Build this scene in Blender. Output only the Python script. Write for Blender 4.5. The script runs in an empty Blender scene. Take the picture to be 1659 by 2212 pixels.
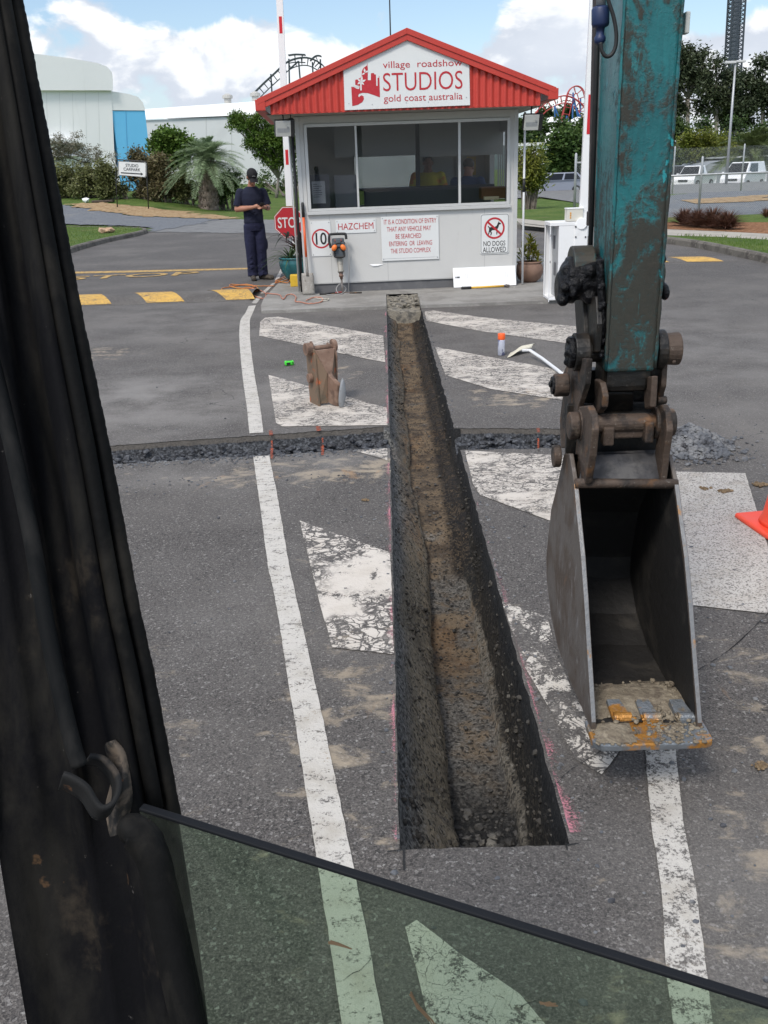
import bpy, bmesh, math, random
from math import radians, sin, cos, pi, atan2, sqrt, exp
from mathutils import Vector, Matrix, noise
R_ = random.Random(7)
SC = bpy.context.scene
COL = SC.collection
# ------------------------------------------------------------------ camera
FPX, CX, CY, HC = 2007.0, 829.5, 1106.0, 1.65
ROLL = radians(2.1); PITCH = radians(20.0774); YAW = radians(0.681)
_R0 = Vector((cos(YAW), sin(YAW), 0)); _YH = Vector((-sin(YAW), cos(YAW), 0)); _Z = Vector((0, 0, 1))
FW = _YH*cos(PITCH) - _Z*sin(PITCH); _U0 = _YH*sin(PITCH) + _Z*cos(PITCH)
UP = _U0*cos(ROLL) + _R0*sin(ROLL); RT = _R0*cos(ROLL) - _U0*sin(ROLL)
CAM = Vector((0, 0, HC))
cd = bpy.data.cameras.new('camera'); cam = bpy.data.objects.new('camera', cd); COL.objects.link(cam)
M = Matrix((RT, UP, -FW)).transposed().to_4x4(); M.translation = CAM
cam.matrix_world = M
cd.sensor_fit = 'VERTICAL'; cd.sensor_height = 24; cd.sensor_width = 18; cd.lens = 24*FPX/2212
cd.clip_start = 0.05; cd.clip_end = 6000
SC.camera = cam
# ------------------------------------------------------------------ exposure, sun
SC.view_settings.view_transform = 'Standard'; SC.view_settings.look = 'None'
SC.view_settings.gamma = 1.0; SC.view_settings.exposure = 0.80
SC.cycles.max_bounces = 8; SC.cycles.transparent_max_bounces = 24; SC.cycles.caustics_reflective = False; SC.cycles.caustics_refractive = False
SUN_EL, SUN_AZ = radians(52), radians(-152)      # azimuth from +Y towards +X: the sun stands behind the viewer's left shoulder
sd = bpy.data.lights.new('sun', 'SUN'); sd.energy = 1.5; sd.angle = radians(14); sd.color = (1.0, .945, .87)
sun = bpy.data.objects.new('sun', sd); COL.objects.link(sun)
_sv = Vector((sin(SUN_AZ)*cos(SUN_EL), cos(SUN_AZ)*cos(SUN_EL), sin(SUN_EL)))
sun.rotation_euler = _sv.to_track_quat('Z', 'Y').to_euler(); sun.location = (-4, -2, 9)
# pixel of the photograph (1659 x 2212 units) -> a point of the world
def ray(px, py): return RT*((px-CX)/FPX) + UP*((CY-py)/FPX) + FW
def G(px, py, z=0.0):
    d = ray(px, py); return CAM + d*((z-HC)/d.z)
def V(px, py, Y):
    d = ray(px, py); return CAM + d*(Y/d.y)
def PX(px, py, X):
    d = ray(px, py); return CAM + d*(X/d.x)
def ZC(px, py, zc): return CAM + ray(px, py)*zc
def sst(a, b, x):
    t = min(1, max(0, (x-a)/(b-a))); return t*t*(3-2*t)
def lerp(a, b, t): return a+(b-a)*t
def interp(pts, y):
    if y <= pts[0][0]: (a, b), (c, d) = pts[0], pts[1]
    else:
        for (a, b), (c, d) in zip(pts, pts[1:]):
            if y <= c: break
    return b+(d-b)*(y-a)/(c-a)
# ------------------------------------------------------------------ shader helpers
class NT:
    def __init__(s, tree): s.t = tree; tree.nodes.clear()
    def n(s, typ, ins=None, **props):
        nd = s.t.nodes.new(typ)
        for k, v in props.items(): setattr(nd, k, v)
        for k, v in (ins or {}).items():
            if isinstance(v, bpy.types.NodeSocket): s.t.links.new(v, nd.inputs[k])
            else: nd.inputs[k].default_value = v
        return nd
    def m(s, op, a, b=0.0, clamp=False):
        nd = s.n('ShaderNodeMath', {0: a, 1: b}, operation=op); nd.use_clamp = clamp; return nd.outputs[0]
    def mix(s, f, a, b):
        nd = s.n('ShaderNodeMix', None, data_type='RGBA')
        for i, v in ((0, f), (6, a), (7, b)):
            if isinstance(v, bpy.types.NodeSocket): s.t.links.new(v, nd.inputs[i])
            else: nd.inputs[i].default_value = v if i == 0 else c4(v)
        return nd.outputs[2]
    def ramp(s, v, lo, hi, a=0.0, b=1.0):
        nd = s.n('ShaderNodeMapRange', {0: v, 1: lo, 2: hi, 3: a, 4: b}); nd.interpolation_type = 'SMOOTHSTEP'; return nd.outputs[0]
    def noise(s, vec, scale, detail=4, rough=.55, dist=0.0):
        return s.n('ShaderNodeTexNoise', {'Vector': vec, 'Scale': scale, 'Detail': detail, 'Roughness': rough, 'Distortion': dist}).outputs[0]
    def scaled(s, vec, sx, sy, sz):
        return s.n('ShaderNodeVectorMath', {0: vec, 1: (sx, sy, sz)}, operation='MULTIPLY').outputs[0]
def c4(c): return (c[0], c[1], c[2], 1.0)
# ------------------------------------------------------------------ world: blue sky with broken cumulus
W = bpy.data.worlds.new('World'); SC.world = W; W.use_nodes = True
t = NT(W.node_tree)
geo = t.n('ShaderNodeTexCoord').outputs['Generated']
sky = t.n('ShaderNodeTexSky', None, sky_type='NISHITA'); sky.sun_disc = False
sky.sun_elevation = SUN_EL; sky.sun_rotation = SUN_AZ; sky.dust_density = 1.2; sky.ozone_density = 1.5
sep = t.n('ShaderNodeSeparateXYZ', {0: geo})
az = t.m('ARCTAN2', sep.outputs[0], sep.outputs[1]); el = t.m('ARCSINE', sep.outputs[2])
pv = t.n('ShaderNodeCombineXYZ', {0: t.m('MULTIPLY', az, 1.0), 1: t.m('MULTIPLY', el, 1.45), 2: .37}).outputs[0]
pv2 = t.n('ShaderNodeVectorMath', {0: pv, 1: (.012, .032, 0.0)}, operation='ADD').outputs[0]
n1 = t.noise(pv, 12.5, 9, .54, .3); n2 = t.noise(pv2, 12.5, 9, .54, .3)
bias = None
def skyblob(px, py, ra, re, amt):
    global bias
    d = ray(px, py).normalized(); a0 = atan2(d.x, d.y); e0 = math.asin(d.z)
    dx = t.m('MULTIPLY', t.m('SUBTRACT', az, a0), 1/ra); dy = t.m('MULTIPLY', t.m('SUBTRACT', el, e0), 1/re)
    q = t.m('EXPONENT', t.m('MULTIPLY', t.m('ADD', t.m('MULTIPLY', dx, dx), t.m('MULTIPLY', dy, dy)), -1.0))
    q = t.m('MULTIPLY', q, amt*.98); bias = q if bias is None else t.m('ADD', bias, q)
skyblob(545, 85, .07, .032, .22); skyblob(230, 70, .10, .05, .17); skyblob(835, 50, .035, .022, .17); skyblob(1190, 50, .06, .05, .22)
skyblob(470, 165, .2, .025, .12); skyblob(330, 110, .05, .025, .10); skyblob(1100, 170, .16, .05, .15); skyblob(1560, 105, .09, .028, .22); skyblob(1620, 210, .2, .05, .12)
skyblob(985, 45, .07, .035, -.30); skyblob(415, 25, .07, .02, -.20); skyblob(700, 25, .03, .03, -.10); skyblob(1520, 30, .06, .02, -.25); skyblob(690, 160, .08, .02, .08)
skyblob(400, 130, .05, .02, -.10); skyblob(1120, 120, .10, .03, .04)
dens = t.m('ADD', n1, bias); dens2 = t.m('ADD', n2, bias)
high = t.ramp(el, .17, .5)
mask = t.ramp(t.m('ADD', dens, t.m('MULTIPLY', high, .06)), .525, .645)
lit = t.ramp(t.m('SUBTRACT', dens, dens2), -.07, .10)
thick = t.ramp(dens, .60, .92)
cl = t.mix(lit, (4.0, 4.35, 4.95), (6.6, 6.65, 6.7))
cl = t.mix(t.m('MULTIPLY', thick, .5), cl, (5.0, 5.3, 5.8))
up = t.ramp(el, .14, 1.1, 1.0, 2.0)
cl = t.n('ShaderNodeVectorMath', {0: cl, 3: up}, operation='SCALE').outputs[0]
skc = t.n('ShaderNodeVectorMath', {0: sky.outputs[0], 3: .95}, operation='SCALE').outputs[0]
hz = t.ramp(el, .0, .13, .75, .0)
skc = t.mix(hz, skc, (4.0, 4.7, 5.7))
colr = t.mix(mask, skc, cl)
bg = t.n('ShaderNodeBackground', {'Color': colr, 'Strength': .1})
t.t.links.new(bg.outputs[0], t.n('ShaderNodeOutputWorld').inputs[0])
# ------------------------------------------------------------------ materials
def new_mat(name):
    m = bpy.data.materials.new(name); m.use_nodes = True; return m, NT(m.node_tree)
def finish(t, bsdf): t.t.links.new(bsdf if isinstance(bsdf, bpy.types.NodeSocket) else bsdf.outputs[0], t.n('ShaderNodeOutputMaterial').inputs[0])
def pmat(name, col, rough=.6, metal=0.0, var=(), bump=None, world=False, spec=.5, coat=0.0, rvar=None):
    """principled material; var = (colour, scale, lo, hi, amount, stretch)"""
    m, t = new_mat(name)
    vec = t.n('ShaderNodeNewGeometry').outputs['Position'] if world else t.n('ShaderNodeTexCoord').outputs['Object']
    c = c4(col)
    for i, v in enumerate(var):
        c2, sc, lo, hi, am = v[:5]; st = v[5] if len(v) > 5 else (1, 1, 1)
        vv = t.n('ShaderNodeVectorMath', {0: t.scaled(vec, *st), 1: (i*3.7, i*1.3, i*5.1)}, operation='ADD').outputs[0]
        f = t.m('MULTIPLY', t.ramp(t.noise(vv, sc, 6, .6, .3), lo, hi), am)
        c = t.mix(f, c, c2)
    ins = {'Base Color': c, 'Roughness': rough, 'Metallic': metal, 'Specular IOR Level': spec, 'Coat Weight': coat}
    if rvar: ins['Roughness'] = t.ramp(t.noise(vec, rvar[0], 4), .3, .7, rvar[1], rvar[2])
    if bump:
        h = t.noise(vec, bump[0], 5, .6)
        ins['Normal'] = t.n('ShaderNodeBump', {'Height': h, 'Strength': bump[1], 'Distance': bump[2] if len(bump) > 2 else .01}).outputs[0]
    finish(t, t.n('ShaderNodeBsdfPrincipled', ins)); return m
def asphalt_col(t, pos):
    """aged bitumen: stone speckle, traffic polish, dust and clay stains with shapes of their own"""
    fine = t.noise(pos, 150, 3, .75); mid = t.noise(pos, 60, 4, .65); big = t.noise(pos, .55, 5, .6); strk = t.noise(t.scaled(pos, 1, .35, 1), 3.1, 5, .6)
    c = t.mix(t.ramp(fine, .32, .68), (.040, .036, .0335), (.118, .107, .099))
    v1 = t.n('ShaderNodeTexVoronoi', {'Vector': pos, 'Scale': 240.0}, feature='F1'); sv = t.n('ShaderNodeSeparateColor', {0: v1.outputs['Color']}).outputs[0]; v2 = t.n('ShaderNodeTexVoronoi', {'Vector': pos, 'Scale': 125.0}, feature='F1'); sw = t.n('ShaderNodeSeparateColor', {0: v2.outputs['Color']}).outputs[1]
    c = t.mix(t.m('MULTIPLY', t.ramp(sv, .80, .96), .38), c, (.25, .23, .21)); c = t.mix(t.m('MULTIPLY', t.ramp(sv, .30, .10), .6), c, (.020, .019, .019)); c = t.mix(t.m('MULTIPLY', t.ramp(sw, .94, .985), .5), c, (.30, .285, .27)); c = t.mix(t.m('MULTIPLY', t.ramp(sw, .10, .03), .7), c, (.014, .013, .013))
    c = t.mix(t.m('MULTIPLY', t.ramp(mid, .60, .70), .85), c, (.31, .30, .28))
    c = t.mix(t.m('MULTIPLY', t.ramp(mid, .42, .31), .85), c, (.014, .014, .015))
    c = t.mix(t.m('MULTIPLY', t.ramp(big, .42, .70), .55), c, (.148, .136, .124))
    c = t.mix(t.m('MULTIPLY', t.ramp(strk, .55, .75), .35), c, (.150, .136, .120))
    # clay trodden out of the trench
    dirt = None
    for (x, y, rx, ry, am) in ((1.35, 1.75, .55, .75, 1.0), (.95, 1.62, .3, .4, .8), (-.35, 5.25, .75, .33, .85), (-.9, 5.2, .5, .25, .7), (1.0, 7.0, .6, .55, .7), (1.5, 2.9, .8, .6, .55), (-.22, 2.6, .3, .8, .6),
                               (.55, 1.35, .7, .3, .5), (-.9, 2.6, .7, .7, .3), (-3.1, 9.5, .6, .5, .7), (-.6, 8.2, .5, .4, .6), (1.9, 4.2, .6, .8, .35)):
        s2 = t.n('ShaderNodeSeparateXYZ', {0: pos})
        dx = t.m('MULTIPLY', t.m('SUBTRACT', s2.outputs[0], x), 1/rx); dy = t.m('MULTIPLY', t.m('SUBTRACT', s2.outputs[1], y), 1/ry)
        q = t.m('MULTIPLY', t.m('EXPONENT', t.m('MULTIPLY', t.m('ADD', t.m('MULTIPLY', dx, dx), t.m('MULTIPLY', dy, dy)), -1.0)), am)
        dirt = q if dirt is None else t.m('MAXIMUM', dirt, q)
    n = t.noise(t.scaled(pos, .8, 1.2, 1), 6.5, 7, .65, .4)
    f = t.ramp(t.m('ADD', n, t.m('MULTIPLY', dirt, .29)), .66, .80, 0, .78)
    c = t.mix(f, c, t.mix(t.noise(pos, 3, 3), (.24, .19, .135), (.42, .355, .265)))
    n3 = t.noise(t.scaled(pos, 1, .5, 1), 5.2, 6, .6, .6)
    f3 = t.ramp(t.m('ADD', n3, t.m('MULTIPLY', dirt, .16)), .72, .84, 0, .7)
    c = t.mix(f3, c, (.34, .21, .11))
    dust = None
    for (x, y, rx, ry, am) in ((-2.1, 7.3, 1.7, 1.3, 1.0), (-.9, 5.4, 1.2, .5, .6), (2.6, 9, 2.2, 4, .5), (-2.5, 12, 2, 3, .5), (1.6, 9.5, 1.8, 2.5, .35), (-1.6, 10.5, 1.5, 1.6, .45), (.9, 1.6, .8, .5, .35), (-.7, 3.6, .5, 1.2, .3)):
        s2 = t.n('ShaderNodeSeparateXYZ', {0: pos}); dx = t.m('MULTIPLY', t.m('SUBTRACT', s2.outputs[0], x), 1/rx); dy = t.m('MULTIPLY', t.m('SUBTRACT', s2.outputs[1], y), 1/ry)
        q = t.m('MULTIPLY', t.m('EXPONENT', t.m('MULTIPLY', t.m('ADD', t.m('MULTIPLY', dx, dx), t.m('MULTIPLY', dy, dy)), -1.0)), am); dust = q if dust is None else t.m('MAXIMUM', dust, q)
    c = t.mix(t.m('MULTIPLY', dust, t.ramp(t.noise(pos, 1.7, 6, .65), .30, .70)), c, t.mix(fine, (.145, .137, .128), (.27, .256, .24)))
    # hairline cracks
    vo = t.n('ShaderNodeTexVoronoi', {'Vector': t.n('ShaderNodeVectorMath', {0: pos, 1: t.n('ShaderNodeTexNoise', {'Vector': pos, 'Scale': 1.6, 'Detail': 5.0}).outputs[1]}, operation='ADD').outputs[0], 'Scale': .45}, feature='DISTANCE_TO_EDGE')
    ck = t.m('MULTIPLY', t.ramp(vo.outputs[0], .0025, .0008), t.ramp(big, .5, .56))
    c = t.mix(t.m('MULTIPLY', ck, .75), c, (.015, .015, .016))
    h = t.m('ADD', t.m('MULTIPLY', fine, .6), t.m('MULTIPLY', mid, 1.0))
    return c, h
def asphalt_mat():
    m, t = new_mat('asphalt'); pos = t.n('ShaderNodeNewGeometry').outputs['Position']
    c, h = asphalt_col(t, pos)
    nb = t.n('ShaderNodeBump', {'Height': h, 'Strength': .5, 'Distance': .006}).outputs[0]
    finish(t, t.n('ShaderNodeBsdfPrincipled', {'Base Color': c, 'Roughness': .82, 'Normal': nb, 'Specular IOR Level': .35})); return m
def paint_mat(name, col, wear=.5, crack=.0, scale=1.0, stretch=(1, 1, 1), dirty=.4, soft=.05, fw=.28, edge_fade=False, thin=False):
    """road paint worn through to the bitumen below; wear = share gone, crack = crazing"""
    m, t = new_mat(name); pos = t.n('ShaderNodeNewGeometry').outputs['Position']
    a, h = asphalt_col(t, pos); ps = t.scaled(pos, *stretch)
    n = t.m('ADD', t.m('MULTIPLY', t.noise(ps, 13*scale, 8, .72, .3), 1-fw), t.m('MULTIPLY', t.noise(pos, 130, 3, .7), fw))
    lo = .30+.36*wear
    f = t.ramp(n, lo-soft, lo+soft)
    if crack:
        wp = t.n('ShaderNodeVectorMath', {0: ps, 1: t.n('ShaderNodeVectorMath', {0: t.n('ShaderNodeTexNoise', {'Vector': ps, 'Scale': 9.0, 'Detail': 8.0}).outputs[1], 3: .20}, operation='SCALE').outputs[0]}, operation='ADD').outputs[0]
        for sc, wd in ((15.0, .060), (38.0, .06)):
            vo = t.n('ShaderNodeTexVoronoi', {'Vector': wp, 'Scale': sc*scale}, feature='DISTANCE_TO_EDGE')
            k = t.m('MULTIPLY', t.ramp(vo.outputs[0], wd*crack, wd*crack*.35), t.ramp(t.noise(pos, 2.3, 3), .38, .52))
            f = t.m('MULTIPLY', f, t.m('SUBTRACT', 1.0, k))
    base = t.mix(t.m('MULTIPLY', t.ramp(t.noise(pos, 6, 6, .65), .45, .75), dirty), c4(col), (col[0]*.55, col[1]*.5, col[2]*.42, 1))
    if edge_fade:
        px_ = t.n('ShaderNodeSeparateXYZ', {0: pos}).outputs[0]; dd = t.m('MINIMUM', t.m('ABSOLUTE', t.m('ADD', px_, .015)), t.m('ABSOLUTE', t.m('SUBTRACT', px_, .425)))
        f = t.ramp(t.m('SUBTRACT', t.m('ADD', n, t.m('MULTIPLY', t.m('SUBTRACT', t.noise(t.scaled(pos, 1, .5, 1), 3, 3), .5), .5)), t.m('MULTIPLY', dd, 4.4)), .44, .60, 0, .7)
    c = t.mix(f, a, base)
    nb = t.n('ShaderNodeBump', {'Height': h, 'Strength': .5, 'Distance': .006}).outputs[0]
    pb = t.n('ShaderNodeBsdfPrincipled', {'Base Color': base if edge_fade or thin else c, 'Roughness': .82, 'Normal': nb, 'Specular IOR Level': .35})
    if edge_fade or thin: finish(t, t.n('ShaderNodeMixShader', {0: f, 1: t.n('ShaderNodeBsdfTransparent').outputs[0], 2: pb.outputs[0]}))
    else: finish(t, pb)
    return m
def leaf_mat(name, ca, cb, cc=None, scale=1.2, trans=.3):
    m, t = new_mat(name); pos = t.n('ShaderNodeNewGeometry').outputs['Position']
    c = t.mix(t.ramp(t.noise(pos, scale, 3, .6), .35, .65), c4(ca), c4(cb))
    if cc: c = t.mix(t.ramp(t.noise(pos, scale*6, 2), .56, .66), c, c4(cc))
    d = t.n('ShaderNodeBsdfPrincipled', {'Base Color': c, 'Roughness': .55, 'Specular IOR Level': .3}); tr = t.n('ShaderNodeBsdfTranslucent', {'Color': c})
    finish(t, t.n('ShaderNodeMixShader', {0: trans, 1: d.outputs[0], 2: tr.outputs[0]})); return m
def glass_mat(name, tint, refl=1.0, rough=.02, dust=0.0):
    m, t = new_mat(name)
    bf = t.n('ShaderNodeNewGeometry').outputs['Backfacing']
    fr = t.n('ShaderNodeFresnel', {'IOR': t.m('SUBTRACT', 1.45, t.m('MULTIPLY', bf, 1.45-1/1.45))}).outputs[0]
    tr = t.n('ShaderNodeBsdfTransparent', {'Color': c4(tint)}); gl = t.n('ShaderNodeBsdfGlossy', {'Color': (refl, refl, refl, 1), 'Roughness': rough})
    s = t.n('ShaderNodeMixShader', {0: fr, 1: tr.outputs[0], 2: gl.outputs[0]}).outputs[0]
    if dust:
        p = t.n('ShaderNodeTexCoord').outputs['Object']
        f = t.m('MULTIPLY', t.ramp(t.noise(p, 6, 6, .7), .35, .8), dust)
        s = t.n('ShaderNodeMixShader', {0: f, 1: s, 2: t.n('ShaderNodeBsdfDiffuse', {'Color': (.20, .24, .20, 1)}).outputs[0]}).outputs[0]
    finish(t, s); return m
def mesh_wire_mat(name, col, cell, wire):
    """chain link: woven wires with open diamonds between them"""
    m, t = new_mat(name); uv = t.n('ShaderNodeUVMap').outputs[0]; s = t.n('ShaderNodeSeparateXYZ', {0: uv})
    out = None
    for sg in (1, -1):
        q = t.m('ADD', s.outputs[0], t.m('MULTIPLY', s.outputs[1], float(sg)))
        fr = t.m('ABSOLUTE', t.m('SUBTRACT', t.m('FRACT', t.m('MULTIPLY', q, 1/cell)), .5))
        k = t.m('LESS_THAN', fr, wire/cell*.5); out = k if out is None else t.m('MAXIMUM', out, k)
    d = t.n('ShaderNodeBsdfPrincipled', {'Base Color': c4(col), 'Roughness': .5, 'Metallic': .4})
    finish(t, t.n('ShaderNodeMixShader', {0: out, 1: t.n('ShaderNodeBsdfTransparent').outputs[0], 2: d.outputs[0]})); return m
# ------------------------------------------------------------------ mesh builder
WL = {}
class MB:
    def __init__(s): s.v = []; s.f = []; s.k = []; s.mi = 0
    def add(s, vs, fs):
        b = len(s.v); s.v += [Vector(q) for q in vs]; s.f += [[b+i for i in f] for f in fs]; s.k += [s.mi]*len(fs)
    def box(s, c, d, rot=None):
        c = Vector(c); h = Vector(d)/2; vs = []
        for x in (-1, 1):
            for y in (-1, 1):
                for z in (-1, 1):
                    q = Vector((x*h.x, y*h.y, z*h.z)); vs.append(c+(rot @ q if rot else q))
        s.add(vs, [(0, 1, 3, 2), (4, 6, 7, 5), (0, 4, 5, 1), (2, 3, 7, 6), (0, 2, 6, 4), (1, 5, 7, 3)])
    def hexa(s, p): s.add(p, [(0, 1, 2, 3), (7, 6, 5, 4), (0, 4, 5, 1), (1, 5, 6, 2), (2, 6, 7, 3), (3, 7, 4, 0)])  # bottom 0-3, top 4-7
    def tube(s, pts, r, n=8, closed=False, caps=True):
        pts = [Vector(p) for p in pts]; m = len(pts); rs = r if isinstance(r, (list, tuple)) else [r]*m
        up = None; rings = []
        for i, p in enumerate(pts):
            a = pts[i-1] if (i or closed) else p; b = pts[(i+1) % m] if (i < m-1 or closed) else p
            d = (b-a); d = d.normalized() if d.length > 1e-9 else Vector((0, 0, 1))
            if up is None: up = d.orthogonal().normalized()
            up = (up-d*up.dot(d)); up = up.normalized() if up.length > 1e-6 else d.orthogonal().normalized(); sd_ = d.cross(up)
            rings.append([p+(up*cos(2*pi*k/n)+sd_*sin(2*pi*k/n))*rs[i] for k in range(n)])
        vs = [q for rg in rings for q in rg]; fs = []
        for i in range(m if closed else m-1):
            j = (i+1) % m
            for k in range(n): fs.append((i*n+k, i*n+(k+1) % n, j*n+(k+1) % n, j*n+k))
        if caps and not closed: fs += [tuple(range(n-1, -1, -1)), tuple(range((m-1)*n, m*n))]
        s.add(vs, fs)
    def cyl(s, a, b, r, r2=None, n=16, caps=True): s.tube([a, b], [r, r if r2 is None else r2], n, caps=caps)
    def lathe(s, prof, base, n=24, axis=Vector((0, 0, 1)), caps=True):
        s.tube([Vector(base)+axis*z for r, z in prof], [max(r, 1e-4) for r, z in prof], n, caps=caps)
    def prism(s, poly, ext):
        poly = [Vector(p) for p in poly]; ext = Vector(ext); n = len(poly)
        s.add(poly+[p+ext for p in poly], [tuple(range(n-1, -1, -1)), tuple(range(n, 2*n))]+[(i, (i+1) % n, n+(i+1) % n, n+i) for i in range(n)])
    def poly(s, pts): s.add(pts, [tuple(range(len(pts)))])
    def ell(s, c, r, rot=None, nu=14, nv=9):
        c = Vector(c); vs = []; fs = []
        for j in range(nv+1):
            th = pi*j/nv
            for i in range(nu):
                ph = 2*pi*i/nu; q = Vector((r[0]*sin(th)*cos(ph), r[1]*sin(th)*sin(ph), r[2]*cos(th))); vs.append(c+(rot @ q if rot else q))
        for j in range(nv):
            for i in range(nu): fs.append((j*nu+i, (j+1)*nu+i, (j+1)*nu+(i+1) % nu, j*nu+(i+1) % nu))
        s.add(vs, fs)
    def loft(s, secs, n=22):
        """closed skin over level oval sections: (centre, half width, half depth, turn)"""
        vs = []; m = len(secs)
        for c, rx, ry, a in secs:
            for k in range(n):
                x, y = rx*cos(2*pi*k/n), ry*sin(2*pi*k/n); vs.append(Vector(c)+Vector((x*cos(a)-y*sin(a), x*sin(a)+y*cos(a), 0)))
        s.add(vs, [(i*n+k, i*n+(k+1) % n, (i+1)*n+(k+1) % n, (i+1)*n+k) for i in range(m-1) for k in range(n)]+[tuple(range(n-1, -1, -1)), tuple(range((m-1)*n, m*n))])
    def grid(s, rows):
        n = len(rows[0]); s.add([p for r in rows for p in r], [(i*n+j, i*n+j+1, (i+1)*n+j+1, (i+1)*n+j) for i in range(len(rows)-1) for j in range(n-1)])
    def caps_(s, a, b, ra, rb, n=14):
        s.tube([a, b], [ra, rb], n); s.ell(a, (ra,)*3, None, n, 8); s.ell(b, (rb,)*3, None, n, 8)
    def rock(s, c, r, rng, flat=.75):
        ph = (1+5**.5)/2; vs = []
        sc = Vector((rng.uniform(.7, 1.25), rng.uniform(.7, 1.25), flat*rng.uniform(.7, 1.2)))*r/1.9; a = rng.uniform(0, 6.3)
        for p in ((-1, ph, 0), (1, ph, 0), (-1, -ph, 0), (1, -ph, 0), (0, -1, ph), (0, 1, ph), (0, -1, -ph), (0, 1, -ph), (ph, 0, -1), (ph, 0, 1), (-ph, 0, -1), (-ph, 0, 1)):
            q = Vector(p)*rng.uniform(.72, 1.12); q = Vector((q.x*sc.x, q.y*sc.y, q.z*sc.z)); vs.append(Vector(c)+Vector((q.x*cos(a)-q.y*sin(a), q.x*sin(a)+q.y*cos(a), q.z)))
        s.add(vs, [(0, 11, 5), (0, 5, 1), (0, 1, 7), (0, 7, 10), (0, 10, 11), (1, 5, 9), (5, 11, 4), (11, 10, 2), (10, 7, 6), (7, 1, 8), (3, 9, 4), (3, 4, 2), (3, 2, 6), (3, 6, 8), (3, 8, 9), (4, 9, 5), (2, 4, 11), (6, 2, 10), (8, 6, 7), (9, 8, 1)])
    def leaf(s, c, d, nrm, L, w):
        d = d.normalized(); sd_ = d.cross(nrm)
        if sd_.length < 1e-4: sd_ = d.orthogonal()
        sd_ = sd_.normalized()*w*.5
        s.add([c, c+d*L*.45+sd_, c+d*L, c+d*L*.45-sd_], [(0, 1, 2, 3)])
    def build(s, name, mats, parent=None, smooth=False, bevel=0, seg=2, remesh=0, dsp=None, fixn=True):
        org = WL[parent.name].copy() if parent else None
        if org is None:
            lo = Vector([min(q[i] for q in s.v) for i in range(3)]); hi = Vector([max(q[i] for q in s.v) for i in range(3)])
            org = Vector(((lo.x+hi.x)/2, (lo.y+hi.y)/2, lo.z))
        me = bpy.data.meshes.new(name); me.from_pydata([q-org for q in s.v], [], s.f)
        for m in (mats if isinstance(mats, (list, tuple)) else [mats]): me.materials.append(m)
        me.polygons.foreach_set('material_index', s.k)
        if fixn:
            bm = bmesh.new(); bm.from_mesh(me); bmesh.ops.recalc_face_normals(bm, faces=bm.faces); bm.to_mesh(me); bm.free()
        if smooth: me.polygons.foreach_set('use_smooth', [True]*len(me.polygons))
        o = bpy.data.objects.new(name, me); COL.objects.link(o)
        if parent: o.parent = parent; WL[o.name] = org
        else: o.location = org; WL[o.name] = org
        if remesh:
            r = o.modifiers.new('remesh', 'REMESH'); r.mode = 'VOXEL'; r.voxel_size = remesh; r.use_smooth_shade = True
            sm = o.modifiers.new('smooth', 'SMOOTH'); sm.iterations = 4; sm.factor = .5
        if bevel:
            b = o.modifiers.new('bevel', 'BEVEL'); b.width = bevel; b.segments = seg; b.limit_method = 'ANGLE'; b.angle_limit = radians(35)
        if dsp:
            tx = bpy.data.textures.new(name, 'CLOUDS'); tx.noise_scale = dsp[0]
            d = o.modifiers.new('displace', 'DISPLACE'); d.texture = tx; d.strength = dsp[1]; d.mid_level = .5
        return o
def tag(o, label=None, cat=None, group=None, kind=None):
    for k, v in (('label', label), ('category', cat), ('group', group), ('kind', kind)):
        if v: o[k] = v
    return o
def thing(name, label, cat, loc, group=None):
    o = bpy.data.objects.new(name, None); COL.objects.link(o); o.location = loc; o.empty_display_size = .2
    WL[o.name] = Vector(loc); return tag(o, label, cat, group)
def copy_tree(o, loc, label, group=None):
    c = o.copy(); COL.objects.link(c); c.location = loc; WL[c.name] = Vector(loc); c['label'] = label
    if group: c['group'] = group
    for ch in o.children:
        d = ch.copy(); COL.objects.link(d); d.parent = c
        for g in ch.children:
            e = g.copy(); COL.objects.link(e); e.parent = d
    return c
def text_mesh(body, c, xd, yd, w, h, mat, parent, name='lettering', bold=0.0, extr=.002, kind=None):
    cu = bpy.data.curves.new('txt', 'FONT'); cu.body = body; cu.offset = bold; cu.resolution_u = 4
    to = bpy.data.objects.new('txt', cu); COL.objects.link(to)
    dg = bpy.context.evaluated_depsgraph_get(); me = bpy.data.meshes.new_from_object(to.evaluated_get(dg))
    bpy.data.objects.remove(to)
    vs = [q.co.copy() for q in me.vertices]; fs = [tuple(p.vertices) for p in me.polygons]
    x0 = min(q.x for q in vs); x1 = max(q.x for q in vs); y0 = min(q.y for q in vs); y1 = max(q.y for q in vs)
    nn = Vector(xd).cross(Vector(yd)).normalized(); mb = MB()
    mb.add([Vector(c)+Vector(xd)*((q.x-x0)/(x1-x0)-.5)*w+Vector(yd)*((q.y-y0)/(y1-y0)-.5)*h+nn*extr for q in vs], fs)
    bpy.data.meshes.remove(me); bpy.data.curves.remove(cu)
    return mb.build(name, mat, parent, fixn=False)
def jitter(a, b, n, amp, rng):
    a = Vector(a); b = Vector(b); d = (b-a); p = Vector((-d.y, d.x, 0)).normalized()
    return [a+d*(i/n)+(p*rng.uniform(-amp, amp) if 0 < i < n else p*0) for i in range(n+1)]
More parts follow.
